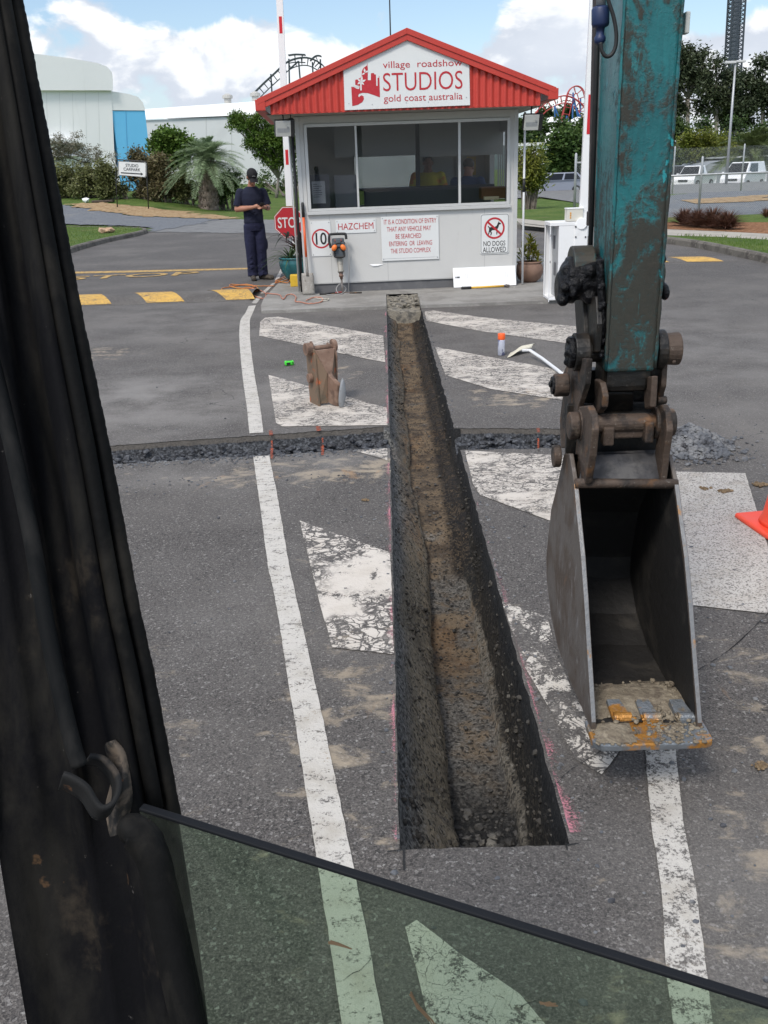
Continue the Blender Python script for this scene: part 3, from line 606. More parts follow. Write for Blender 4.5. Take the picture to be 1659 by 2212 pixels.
# concrete island under the booth
mb = MB(); zt = .04
def slab(x0, x1, y0, y1): mb.box(((x0+x1)/2, (y0+y1)/2, (zt-.2)/2), (x1-x0, y1-y0, zt+.2))
for x0, x1, y0, y1 in ((XR, 2.95, SL, YF), (-1.74, 2.95, YF, 20.5)): slab(x0, x1, y0, y1)
mb.prism([(-1.62, SL, -.2), (XL, SL, -.2), (XL, YF, -.2), (-1.74, YF, -.2), (-1.69, 12.6, -.2)], (0, 0, zt+.2))
tag(mb.build('concrete_island', M_conc), kind='structure')
mb = MB(); rows = []
for i in range(27):
    y = lerp(SL-.03, YF, i/26); rows.append([Vector((lerp(XL+.001, XR-.001, k/12), y, -.040+.05*sst(12.2, 12.9, y)+rough(Vector((k*.04, y, 7)), .02)+(.03*sst(6, 2, k) if y < 12.6 else 0))) for k in range(13)])
rows.insert(0, [Vector((p.x, SL-.06, -.26)) for p in rows[0]]); rows.append([Vector((p.x, YF, .035)) for p in rows[0]]); mb.grid(rows)
for i in range(120): mb.rock((rs.uniform(XL+.02, XR-.02), rs.uniform(12.3, 13.3), .012+rs.uniform(-.02, .01)), rs.choice((.012, .016, .024, .034)), rs)
M_cconc = pmat('broken_concrete', (.25, .225, .18), .95, var=(((.10, .095, .085), 12, .46, .62, .9), ((.38, .35, .29), 8, .56, .68, .7)), bump=(50, 1, .02), world=True)
tag(mb.build('broken_concrete', M_cconc), 'broken concrete at the far end of the trench in front of the booth', 'broken concrete', kind='stuff')
# left island, kerb and banks
Kl = [(-6.6, 15.5), (-7.55, 21), (-7.97, 24.6), (-8.1, 28), (-7.9, 31), (-8.0, 32.7), (-8.45, 33.9), (-9.3, 34.9), (-12, 37.2), (-20, 43)]
Kl = smooth_path(Kl, 5)
def kerb_run(name, path, side, label, z0=.0, h=.13, w=.16):
    mb = MB(); n = len(path); rows = []
    for i, p in enumerate(path):
        a = Vector(path[max(i-1, 0)]); b = Vector(path[min(i+1, n-1)]); d = (b-a).normalized(); nn = Vector((-d.y, d.x))*side
        rows.append([Vector((p[0]+nn.x*q, p[1]+nn.y*q, z)) for q, z in ((0, z0-.05), (.02, z0+h*.75), (.05, z0+h), (w, z0+h), (w, z0-.05))])
    mb.grid(rows); o = mb.build(name, M_kerb, smooth=False); tag(o, kind='structure'); return o
kerb_run('kerb', Kl, 1, '')
mb = MB(); off = []
for i, p in enumerate(Kl):
    a = Vector(Kl[max(i-1, 0)]); b = Vector(Kl[min(i+1, len(Kl)-1)]); d = (b-a).normalized(); off.append(Vector((p[0]-d.y*.15, p[1]+d.x*.15, .118)))
mb.poly([Vector((-40, 15.5, .118))]+off+[Vector((-40, 43, .118))]); o = mb.build('grass_verge', M_grass); tag(o, kind='structure')
VERGE_L = [(q.x, q.y) for q in off]
gp = [T(*p) for p in ((100, 444), (150, 447), (179, 453), (232, 460), (294, 469), (399, 473), (487, 475), (430, 486), (330, 503), (318, 494), (290, 491), (100, 482))]
patch('gravel_drive', [(p.x, p.y) for p in gp], M_gravel, .05, .3)
gp = [T(*p) for p in ((322, 504), (430, 505), (535, 507), (660, 507), (660, 478), (487, 475), (400, 487))]
patch('driveway', [(p.x, p.y) for p in gp], M_oldroad, .04, .3, .02)
gp = [T(*p) for p in ((140, 444), (199, 441), (299, 448), (399, 460), (470, 468), (520, 475), (487, 476), (399, 473), (294, 469), (232, 460), (179, 453))]
patch('mulch_bed', [(p.x, p.y) for p in gp], M_dirt, .07, .25, .2)
# right-hand verge, kerb, footpath
Kr = [(6.6, -6), (6.5, 6), (6.42, 12), (6.35, 15.8), (6.3, 18), (6.22, 19.6), (5.95, 21), (5.15, 24.1), (4.4, 25.9), (3.95, 27.7), (3.2, 31), (2.2, 36)]
Kr = smooth_path(Kr, 5)
kerb_run('kerb', Kr, -1, '')
offr = []
for i, p in enumerate(Kr):
    a = Vector(Kr[max(i-1, 0)]); b = Vector(Kr[min(i+1, len(Kr)-1)]); d = (b-a).normalized(); offr.append(Vector((p[0]+d.y*.15, p[1]-d.x*.15, .118)))
mb = MB(); mb.poly(offr+[Vector((12, 40, .118)), Vector((40, 34, .118)), Vector((40, -6, .118))]); tag(mb.build('grass_verge', M_grass), kind='structure')
def sheet(name, px, mat, z, amp=.0):
    mb = MB(); mb.poly([G(*p, z) for p in px]); return tag(mb.build(name, mat), kind='structure')
sheet('footpath', [(1110, 471), (1245, 484), (1436, 495), (1560, 500), (1720, 508), (1720, 521), (1560, 512), (1436, 508), (1250, 498), (1190, 493), (1128, 487)], M_path, .124)
sheet('bark_mulch', [(1290, 478), (1436, 480), (1700, 480), (1700, 507), (1560, 499.5), (1436, 494.5), (1290, 486)], M_mulch, .124)
gp = [T(*p) for p in ((1380, 452), (1440, 428), (1500, 419), (1660, 414), (1760, 416), (1760, 486), (1600, 481), (1450, 478), (1330, 474))]
patch('gravel_yard', [(p.x, p.y) for p in gp], M_gravel, .055, .3, .3)
gp = [T(*p) for p in ((1470, 437), (1560, 431), (1680, 424), (1680, 438), (1600, 441), (1520, 444))]
patch('dirt_strip', [(p.x, p.y) for p in gp], M_dirt, .075, .25, .3)
gp = [V(1080, 424, 56), V(1300, 426, 56), V(1420, 424, 60), V(1420, 411, 85), V(1080, 411, 85)]
patch('far_road', [(p.x, p.y) for p in gp], M_oldroad, .03, 1.0, 0)
# car park behind the crest
patch('car_park', [(9, 45.5), (45, 44.5), (60, 75), (9, 75)], M_oldroad, .04, 1.0, 0)
# grass blades on the nearer verges
mb = MB(); rg = random.Random(11)
for i in range(9000):
    if i % 2: x, y = rg.uniform(6.4, 9.5), rg.uniform(13, 24); ok = x > interp([(q.y, q.x) for q in offr], y)+.02; z = .118
    else: x, y = rg.uniform(-13, -7.6), rg.uniform(20, 36); ok = x < interp([(q[1], q[0]) for q in VERGE_L], y)-.02; z = .118
    if not ok: continue
    p = G(1560, 512, .12)
    if i % 2:
        pr = (Vector((x, y, .12))-CAM); zc = pr.dot(FW); py = CY-FPX*pr.dot(UP)/zc
        if py < 513 + (CX+FPX*pr.dot(RT)/zc-1560)*.055 and y > 15: continue
    a = rg.uniform(0, 6.3); l = rg.uniform(.04, .10)*(1.6 if rg.random() < .06 else 1)
    mb.leaf(Vector((x, y, z-.005)), Vector((cos(a)*.5, sin(a)*.5, 1)), Vector((sin(a), -cos(a), .2)), l, .014)
M_blade = leaf_mat('grass_blade', (.10, .17, .03), (.15, .20, .05), scale=.9)
tag(mb.build('grass', M_blade, fixn=False), 'short green mown grass on the verges behind the kerbs', 'grass', kind='stuff')
# speed humps
M_hump = M_asph
def hump(name, a, b, wdt, hh, stripes, label):
    a = Vector(a); b = Vector(b); d = (b-a).normalized(); nn = Vector((-d.y, d.x, 0)); L = (b-a).length
    r = thing(name, label, 'speed hump', a); mb = MB(); N = 16
    f = lambda s, q, e=0: a+d*s+nn*((q-.5)*wdt)+Vector((0, 0, .002+e+hh*sin(pi*min(1, max(0, q)))**.8))
    mb.grid([[f(L*i/20, j/N) for j in range(N+1)] for i in range(21)]); mb.build('hump', M_hump, r, smooth=True)
    for f0, f1, n0, n1 in stripes:
        mb = MB(); mb.grid([[f(lerp(lerp(n0, n1, i/6), lerp(f0, f1, i/6), j/N), .03+.94*j/N, .004) for j in range(N+1)] for i in range(7)]); mb.build('yellow_stripe', P_yel, r, smooth=True)
    return r
a0 = Vector((-9.0, 14.05, 0)); b0 = Vector((-1.95, 14.02, 0))
def xs_at(px, y): return G(px, 655).x
sF = lambda px: V(px, 638, 14.6).x-a0.x
sN = lambda px: V(px, 664, 13.5).x-a0.x
hump('speed_hump', a0, b0, 1.15, .085, [(sF(120), sF(207), sN(150), sN(243)), (sF(280), sF(358), sN(319), sN(401)), (sF(440), sF(527), sN(491), sN(553))], 'black speed hump with bright yellow slanted stripes on the left lane')
hump('speed_hump', (2.98, 17.6, 0), (6.15, 16.9, 0), 1.0, .03, [(.0, .45, .1, .55), (1.15, 1.75, 1.5, 2.1), (2.05, 2.65, 2.4, 3.0)], 'low speed hump with worn yellow stripes on the right lane near the far kerb')
# ================================================================== excavator
M_teal = None
def arm_mat():
    m, t = new_mat('worn_teal_paint'); p = t.n('ShaderNodeTexCoord').outputs['Object']
    big = t.noise(t.scaled(p, 1, 1, .65), 9, 9, .74, .5); streak = t.noise(t.scaled(p, 1.6, 1, .22), 24, 6, .7, .6); fine = t.noise(p, 60, 4, .7); s = t.n('ShaderNodeSeparateXYZ', {0: p})
    low = t.m('SUBTRACT', t.ramp(s.outputs[2], 2.15, 1.15, -.045, .036), t.m('MULTIPLY', t.ramp(s.outputs[0], .3045, .3015), t.ramp(s.outputs[2], 1.35, 1.75, 0, .085)))  # grime thinned on the upper left face to paint in its sky reflection
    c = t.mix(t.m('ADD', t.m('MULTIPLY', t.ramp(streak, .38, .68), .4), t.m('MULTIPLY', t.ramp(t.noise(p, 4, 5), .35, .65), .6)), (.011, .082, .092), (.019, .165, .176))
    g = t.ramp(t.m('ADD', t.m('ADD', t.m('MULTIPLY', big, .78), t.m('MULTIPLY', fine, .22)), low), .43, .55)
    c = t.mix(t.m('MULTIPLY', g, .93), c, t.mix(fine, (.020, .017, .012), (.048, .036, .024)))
    chip = t.ramp(t.noise(t.scaled(p, 1, 1, .7), 13, 5, .6, .3), .655, .675)
    c = t.mix(t.m('MULTIPLY', chip, .9), c, (.020, .27, .30))
    sc = t.ramp(t.noise(t.scaled(p, 5, 1, .35), 11, 4, .6, 1.4), .66, .70)
    c = t.mix(t.m('MULTIPLY', sc, .55), c, (.022, .22, .235))
    nb = t.n('ShaderNodeBump', {'Height': t.m('ADD', g, fine), 'Strength': .35, 'Distance': .004}).outputs[0]
    finish(t, t.n('ShaderNodeBsdfPrincipled', {'Base Color': c, 'Roughness': t.ramp(g, 0, 1, .34, .7), 'Normal': nb, 'Specular IOR Level': .45})); return m
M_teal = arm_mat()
M_grease = pmat('black_grease', (.0045, .0045, .0055), .34, 0, (((.014, .014, .017), 60, .5, .66, .8),), bump=(55, .9, .012), spec=.22)
M_oil = pmat('oily_steel', (.009, .008, .007), .5, .2, (((.034, .026, .019), 22, .48, .66, .8), ((.10, .095, .09), 80, .62, .72, .6)), bump=(50, .4, .006))
M_rust = pmat('rusty_steel', (.078, .054, .040), .68, .2, (((.19, .09, .034), 13, .54, .68, .7), ((.016, .014, .013), 11, .46, .62, .9), ((.17, .135, .10), 26, .58, .70, .6), ((.30, .27, .23), 70, .62, .70, .5)), bump=(60, .6, .006))
M_steel = pmat('worn_bucket_steel', (.125, .108, .096), .58, .2, (((.075, .052, .037), 6, .42, .64, .85), ((.26, .25, .25), 28, .55, .72, .6, (1, 1, .4)), ((.17, .085, .04), 9, .62, .74, .6)), bump=(50, .35, .005))
M_inner = pmat('bucket_inner_steel', (.013, .012, .0115), .7, .1, (((.045, .040, .034), 7, .5, .68, .7), ((.015, .014, .014), 11, .5, .66, .6)), bump=(30, .5, .008))
M_bright = pmat('polished_edge', (.20, .20, .20), .42, .5, (((.17, .16, .15), 22, .48, .66, .7), ((.36, .17, .04), 15, .60, .68, .75)), bump=(60, .4, .005))
M_blade = pmat('cutting_edge_steel', (.175, .19, .205), .4, .45, (((.40, .18, .03), 8, .51, .57, .95), ((.23, .18, .12), 11, .53, .60, .95), ((.15, .15, .15), 40, .55, .7, .5)), bump=(40, .8, .008))
M_soil = pmat('caked_soil', (.17, .14, .10), .95, 0, (((.27, .23, .17), 30, .45, .62, .8), ((.08, .06, .045), 20, .5, .66, .7)), bump=(45, 1, .012))
M_hyd = pmat('brown_cylinder_paint', (.035, .026, .024), .6, 0, (((.07, .05, .045), 20, .45, .65, .7),))
M_blk = pmat('black_rubber', (.014, .014, .015), .6, 0, (((.04, .035, .03), 14, .52, .7, .6),))
M_blue = pmat('blue_hose_fitting', (.012, .026, .085), .5, 0, (((.03, .03, .05), 20, .5, .7, .6),))
M_whitep = pmat('white_plastic', (.55, .55, .52), .5)
EX = thing('excavator', 'worn teal excavator arm with narrow bucket seen from its dirty black cab', 'excavator', (.3, .6, 0))
def xcyl(mb, px, py, Y, xa, xb, r, n=20, dy=0, r2=None):
    """a pin running across the arm: height from (px, py) at depth Y, ends from pixel columns"""
    p = V(px, py, Y); a = V(xa, py, Y).x; b = V(xb, py, Y).x
    mb.cyl((a, p.y+dy, p.z), (b, p.y+dy, p.z), r, r2, n)
# arm
mb = MB(); mb.hexa([(.602, 2.575, 1.10), (.742, 2.575, 1.10), (.742, 2.79, 1.10), (.602, 2.79, 1.10), (.598, 2.53, 3.1), (.749, 2.53, 3.1), (.749, 2.86, 3.1), (.598, 2.86, 3.1)])
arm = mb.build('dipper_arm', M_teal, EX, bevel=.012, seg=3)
mb = MB(); mb.box((.672, 2.66, 1.085), (.132, .15, .09)); mb.build('arm_end_plate', M_oil, arm, bevel=.02)
mb = MB(); mb.tube([(.593, 2.785, 1.2), (.590, 2.80, 2.0), (.588, 2.83, 3.1)], .007, 8); mb.build('grease_line', M_blk, arm, smooth=True)
mb = MB(); c0 = V(1289, 478, 2.96); c1 = V(1301, 0, 2.96); c2 = c1+(c1-c0)*1.0
mb.cyl(c0, c2, .027, None, 18); mb.cyl(c0-Vector((0, 0, .012)), c0+Vector((0, 0, .03)), .031, None, 18); cyl = mb.build('bucket_cylinder', M_hyd, EX, smooth=False, bevel=.003)
mb = MB(); mb.cyl(V(1268, 600, 2.86), c0, .016, None, 12); mb.build('piston_rod', M_bright, cyl, smooth=True)
for xx, yy in ((.6035, 2.5745), (.7405, 2.5745)):
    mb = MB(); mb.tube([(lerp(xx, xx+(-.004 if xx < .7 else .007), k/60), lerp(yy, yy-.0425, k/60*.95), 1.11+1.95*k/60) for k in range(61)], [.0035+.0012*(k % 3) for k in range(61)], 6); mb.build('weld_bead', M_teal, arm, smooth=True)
# hose with its blue fitting
mb = MB(); Yh = 2.60
mb.tube([V(1299, -60, Yh), V(1298, 12, Yh)], .012, 12); h = mb.build('hydraulic_hose', pmat('braided_hose', (.35, .35, .34), .5), EX, smooth=True)
mb = MB(); mb.tube([V(1297, 14, Yh), V(1297, 20, Yh), V(1297, 52, Yh), V(1297, 58, Yh), V(1297, 60, Yh), V(1296, 76, Yh), V(1296, 80, Yh), V(1296, 90, Yh), V(1297, 96, Yh)], [.018, .022, .022, .019, .011, .010, .014, .014, .008], 14); mb.build('hose_fitting', M_blue, h, smooth=True)
mb = MB(); mb.tube([V(x, y, 2.565) for x, y in smooth_path([(1297, 92), (1301, 112), (1310, 122), (1322, 117), (1330, 98), (1331, 70), (1325, 35), (1312, -8), (1308, -60)], 5)], .0048, 8); mb.build('hose_loop', M_blk, h, smooth=True)
mb = MB(); mb.box(V(1482, 50, 2.60), (.012, .03, .05)); mb.build('marker_block', M_whitep, arm, bevel=.003)
# greasy bosses at the upper link pivot
mb = MB(); rg = random.Random(2); p = V(1262, 600, 2.72)
mb.cyl((p.x-.052, p.y, p.z), (.604, p.y, p.z), .060, .066, 22); mb.ell((p.x-.045, p.y, p.z-.004), (.030, .055, .058), None, 18, 10)
q = V(1212, 622, 2.72); mb.cyl((q.x-.014, q.y, q.z), (p.x-.03, q.y, q.z), .040, .046, 18); q2 = V(1218, 598, 2.72); mb.ell(q2, (.022, .025, .022))
for i in range(26): mb.ell(p+Vector((rg.uniform(-.07, .05), rg.uniform(-.06, .0), rg.uniform(-.075, .045))), (rg.uniform(.010, .024),)*3, None, 8, 6)
boss = mb.build('link_pivot', M_grease, EX, smooth=True, remesh=.004)
mb = MB(); mb.cyl((V(1246, 590, 2.70).x-.012, 2.735, p.z+.022), (V(1246, 590, 2.7).x+.05, 2.735, p.z+.022), .066, None, 26); mb.build('pivot_disc', pmat('olive_grimy_paint', (.035, .030, .020), .55, 0, (((.012, .05, .05), 20, .58, .66, .8), ((.012, .011, .010), 12, .48, .62, .8))), boss, bevel=.004)
mb = MB(); q = V(1436, 590, 2.66)
for i in range(22): mb.ell((.742+rg.uniform(-.01, .030), q.y+rg.uniform(-.04, .05), q.z+rg.uniform(-.055, .05)), (rg.uniform(.010, .022), rg.uniform(.012, .022), rg.uniform(.012, .024)), None, 8, 6)
mb.ell((.745, q.y, q.z), (.030, .05, .055)); mb.build('link_pivot', M_grease, EX, smooth=True, remesh=.004)
# side links from the pivot down to the hitch
mb = MB(); X1 = V(1272, 700, 2.68).x
mb.prism([PX(a, b, X1) for a, b in ((1252, 640), (1286, 640), (1290, 700), (1286, 760), (1272, 770), (1262, 700))], (.016, 0, 0)); mb.build('tipping_link', M_oil, EX, bevel=.003)
mb = MB(); X1 = V(1245, 700, 2.8).x; mb.prism([PX(a, b, X1) for a, b in ((1240, 640), (1258, 640), (1262, 740), (1252, 800), (1246, 740))], (.016, 0, 0)); mb.build('tipping_link', M_oil, EX, bevel=.003)
mb = MB(); mb.tube([V(x, y, 2.60) for x, y in ((1296, 560), (1300, 640), (1303, 700), (1302, 745))], .012, 8)
for i in range(30): mb.ell(V(1300+rg.uniform(-7, 7), rg.uniform(560, 770), 2.59), (rg.uniform(.004, .010),)*3, None, 7, 5)
mb.build('grease_smear', M_grease, arm, smooth=True, remesh=.003)
# quick hitch -------------------------------------------------------------
HT = None
mb = MB(); X1 = V(1246, 800, 2.66).x
mb.prism([PX(a, b, X1) for a, b in ((1232, 770), (1268, 775), (1264, 830), (1250, 875), (1242, 925), (1228, 965), (1211, 968), (1209, 905), (1216, 850), (1214, 810))], (.016, 0, 0))
HT = mb.build('quick_hitch', M_rust, EX, bevel=.003)
X2 = V(1424, 800, 2.66).x; mb = MB(); mb.prism([PX(a, b, X2) for a, b in ((1402, 785), (1431, 780), (1428, 835), (1414, 880), (1398, 890), (1396, 830))], (.016, 0, 0))
mb.build('hitch_plate', M_rust, HT, bevel=.003)
mb = MB(); a = V(1300, 808, 2.66); b = V(1362, 808, 2.66); c = V(1370, 850, 2.62); d = V(1305, 850, 2.62); e = V(1368, 890, 2.66); f = V(1306, 890, 2.66)
mb.add([a, b, c, d, e, f]+[q+Vector((0, .10, 0)) for q in (a, b, e, f)], [(0, 1, 2, 3), (3, 2, 4, 5), (6, 7, 1, 0), (5, 4, 8, 9), (0, 3, 5, 9, 6), (1, 7, 8, 4, 2)]); mb.build('hitch_block', M_oil, HT, bevel=.004)
mb = MB(); mb.box(V(1345, 850, 2.78), (.24, .05, .16)); mb.box(V(1350, 893, 2.66), (.20, .06, .018)); mb.build('hitch_body', M_oil, HT, bevel=.004)
for pts in (((1283, 818), (1296, 826), (1302, 855), (1300, 880), (1290, 893), (1276, 893), (1284, 860)), ((1390, 815), (1408, 812), (1406, 850), (1404, 880), (1392, 884), (1390, 850))):
    X1 = V(pts[2][0]-8, 860, 2.58).x; mb = MB(); mb.prism([PX(a, b, X1) for a, b in pts], (.018, 0, 0)); mb.build('hitch_hook', M_rust, HT, bevel=.004)
mb = MB(); xcyl(mb, 1345, 757, 2.645, 1238, 1270, .054, 26); xcyl(mb, 1345, 757, 2.645, 1413, 1434, .056, 26); xcyl(mb, 1345, 757, 2.645, 1268, 1415, .03)
PN = mb.build('upper_pin', M_oil, HT, bevel=.004)
mb = MB(); xcyl(mb, 1345, 757, 2.645, 1226, 1240, .046, 22); q = V(1230, 757, 2.645); mb.ell(q, (.012, .038, .04))
for i in range(10): mb.ell(q+Vector((rg.uniform(-.012, .0), rg.uniform(-.03, .02), rg.uniform(-.035, .035))), (.010,)*3, None, 7, 5)
mb.build('pin_cap', M_grease, PN, smooth=True, remesh=.004)
mb = MB(); xcyl(mb, 1345, 757, 2.645, 1434, 1466, .044, 22, 0, .047); mb.ell(V(1456, 782, 2.61), (.006,)*3); mb.build('pin_cap', M_rust, PN, bevel=.004)
for px, py, xa, xb, r, Y in ((1205, 832, 1196, 1228, .034, 2.72), (1197, 985, 1194, 1210, .034, 2.67), (1440, 864, 1420, 1440, .012, 2.66)):
    mb = MB(); xcyl(mb, px, py, Y, xa, xb, r, 22); pp = mb.build('link_pin', M_rust, HT, bevel=.004)
    if px == 1205:
        mb = MB(); xcyl(mb, px, py, Y, 1191, 1197, .027, 20); mb.ell(V(1189, 830, Y), (.006, .01, .01)); mb.build('pin_cap', M_grease, pp, bevel=.002)
# bucket ------------------------------------------------------------------
BX0, BX1 = .515, .815
prof = [(2.60, .862), (2.517, .797), (2.454, .715), (2.385, .63), (2.319, .52), (2.26, .408), (2.194, .288), (2.165, .235), (2.165, .205), (2.336, .195), (2.475, .181), (2.675, .184), (2.815, .23), (2.923, .318), (2.936, .399), (2.905, .50), (2.873, .59), (2.766, .722), (2.683, .837)]
mb = MB(); mb.prism([(BX0, y, z) for y, z in prof], (.013, 0, 0)); mb.prism([(BX1-.013, y-.0, z-.012) for y, z in prof], (.013, 0, 0))
BK = mb.build('bucket', M_steel, EX, bevel=.003)
mb = MB(); mb.box((.665, 2.70, .885), (.285, .02, .20)); mb.build('mount_plate', M_oil, BK, bevel=.003)
mb = MB(); sh = [(2.19, .205)]+prof[9:]+[(2.60, .862)]
sh = [(y, z) for y, z in sh]; inn = []
for i, (y, z) in enumerate(sh):
    a = Vector(sh[max(i-1, 0)]); b = Vector(sh[min(i+1, len(sh)-1)]); d = (b-a).normalized(); inn.append((y-d.y*.012*1, z+d.x*.012))
for o_, mat_, nm, e in ((0, M_steel, 'back_shell', 0), (1, M_inner, 'inner_lining', .0015)):
    mb = MB(); src = sh if o_ == 0 else inn; rows = []
    for i, (y, z) in enumerate(src):
        rows.append([Vector((lerp(BX0+.0135, BX1-.0135, k/4), y+.0004, z-.003+(-.006 if k > 2 else 0))) for k in range(5)])
    mb.grid(rows)
    if o_ == 1:
        for xx in (BX0+.0145, BX1-.0145): mb.poly([(xx, y+(.006 if 0 < i < 8 else 0), z-(.006 if xx > .7 else 0)) for i, (y, z) in enumerate([(2.585, .845), (2.505, .77), (2.44, .68), (2.37, .59), (2.305, .48), (2.24, .36), (2.185, .25), (2.185, .212)]+[(y, z) for y, z in inn[1:-1]])])
    o = mb.build(nm, mat_, BK, smooth=False)
# polished front edges of the side plates
for xx in (BX0-.0015, BX1-.0145):
    mb = MB(); dz = -.012 if xx > .7 else 0; pe = prof[1:8]
    mb.grid([[Vector((xx+q, y-.0022, z+dz)) for q in (.001, .012)] for y, z in pe]); mb.build('side_plate_edge', M_bright, BK)
mb = MB(); mb.cyl((BX0+.002, 2.512, .800), (BX1-.002, 2.530, .782), .014, None, 14); mb.build('rim_bar', M_rust, BK, smooth=True)
mb = MB(); mb.prism([V(1262, 984, 2.60), V(1424, 978, 2.60), V(1432, 1040, 2.53), V(1250, 1046, 2.53)], (0, .014, .006)); mb.build('top_plate', pmat('dark_scuffed_plate', (.040, .040, .044), .45, .2, (((.10, .095, .09), 9, .5, .66, .7), ((.15, .09, .04), 14, .60, .70, .7), ((.014, .014, .016), 10, .5, .62, .7)), bump=(30, .3, .006)), BK, bevel=.002)
for pts, lab in ((((1250, 878), (1268, 876), (1277, 895), (1279, 930), (1274, 985), (1264, 1046), (1238, 1042), (1240, 1000), (1246, 940), (1243, 905)), 0), (((1412, 880), (1428, 874), (1437, 890), (1440, 930), (1432, 985), (1424, 1055), (1410, 1045), (1414, 985), (1418, 930), (1410, 905)), 1)):
    X1 = V((1252, 1418)[lab], 920, 2.60).x; mb = MB(); mb.prism([PX(a, b, X1) for a, b in pts], (.020, 0, 0)); ear = mb.build('bucket_ear', M_rust, BK, bevel=.004)
    mb = MB(); xcyl(mb, 1345, 916, 2.60, *((1250, 1274) if not lab else (1411, 1432)), .046, 26); mb.build('ear_ring', M_rust, ear, bevel=.004)
    mb = MB(); xcyl(mb, 1345, 916, 2.60, *((1228, 1250) if not lab else (1432, 1455)), .040, 24); mb.build('pin_head', M_rust, ear, bevel=.005)
mb = MB(); xcyl(mb, 1345, 914, 2.60, 1272, 1414, .027, 20); xcyl(mb, 1345, 914, 2.60, 1272, 1284, .036, 20); mb.build('bucket_pin', M_rust, BK, smooth=False, bevel=.002)
mb = MB(); a = V(1310, 936, 2.60); b = V(1400, 934, 2.60); mb.box((a+b)/2, (b.x-a.x+.03, .03, .026)); mb.box(V(1312, 940, 2.585), (.032, .04, .055)); mb.box(V(1400, 932, 2.575), (.026, .035, .062)); mb.build('pin_keeper', M_rust, BK, bevel=.005)
# cutting edge with three tooth adapters and soil
mb = MB(); zL = .205; ce = []
y0 = G(1300, 1612, zL).y; y1 = G(1300, 1556, zL).y; xa, xb = BX0-.006, BX1+.012
for cx_, cy_, a0_, a1_ in ((xa+.03, y0+.03, 180, 270), (xb-.03, y0+.03, 270, 360)):
    for k in range(6):
        a = radians(lerp(a0_, a1_, k/5)); ce.append((cx_+.03*cos(a), cy_+.03*sin(a), zL-.018))
ce += [(xb, y1, zL-.018), (xa, y1, zL-.018)]; ce = [(x+rg.uniform(-.0015, .0015), y+(rg.uniform(-.003, .003) if y < y1-.01 else 0), z) for x, y, z in [tuple(lerp(Vector(a_), Vector(b_), k_/5)) for a_, b_ in zip(ce, ce[1:]+ce[:1]) for k_ in range(5 if (Vector(a_)-Vector(b_)).length > .05 else 1)]]; mb.prism(ce, (0, 0, .020))
CE = mb.build('cutting_edge', M_blade, BK, bevel=.004)
for px in (1342, 1405, 1480):
    p = G(px, 1545, zL+.01); mb = MB(); w = .030
    mb.hexa([(p.x-w, p.y-.03, zL-.005), (p.x+w, p.y-.03, zL-.005), (p.x+w*.7-.012, p.y+.055, zL-.005), (p.x-w*.7-.012, p.y+.055, zL-.005), (p.x-w*.9, p.y-.028, zL+.010), (p.x+w*.9, p.y-.028, zL+.010), (p.x+w*.6-.012, p.y+.052, zL+.030), (p.x-w*.6-.012, p.y+.052, zL+.030)]); mb.cyl((p.x-w*.8, p.y-.012, zL+.010), (p.x+w*.8, p.y-.012, zL+.010), .016, None, 14)
    for k in range(22): mb.rock((p.x+rg.uniform(-w, w), p.y+rg.uniform(-.03, .0), zL+.014), rg.choice((.004, .006, .008)), rg)
    mb.build('tooth', M_blade, BK, bevel=.006)
mb = MB(); rows = []
for i in range(15):
    y = lerp(y1-.008, 2.44, i/14); rows.append([Vector((lerp(BX0+.014, BX1-.014, k/16), y, zL+.004+.016*sin(pi*min(1, i/12))*(1-.3*cos(pi*k/8))+rough(Vector((k*.05, y, 1)), .007)-.02*sst(11, 14, i))) for k in range(17)])
mb.grid(rows)
for i in range(160): mb.rock((rg.uniform(BX0+.02, BX1-.02), rg.uniform(y1-.03, 2.40), zL+.012), rg.choice((.004, .006, .010)), rg)
mb.build('caked_soil', M_soil, BK, smooth=True)
mb = MB(); rows = [[Vector((lerp(xa+.012, xa+.115, k/12), lerp(y0+.008, y1-.004, i/8), zL+.0035+max(0, .008*sin(pi*i/8)*sin(pi*k/12)+rough(Vector((k*.02, i*.02, 5)), .008)*sin(pi*i/8)))) for k in range(13)] for i in range(9)]
mb.grid(rows)
for i in range(420):
    cxs = rg.choice((xa+.05, xa+.07, xa+.20, xa+.26)); mb.rock((min(xb-.01, max(xa+.01, cxs+rg.gauss(0, .028))), min(y1, max(y0+.004, rg.gauss((y0+y1)/2, .03))), zL+.003), rg.choice((.003, .004, .006, .008)), rg, .6)
mb.build('caked_soil', M_soil, CE, smooth=True)
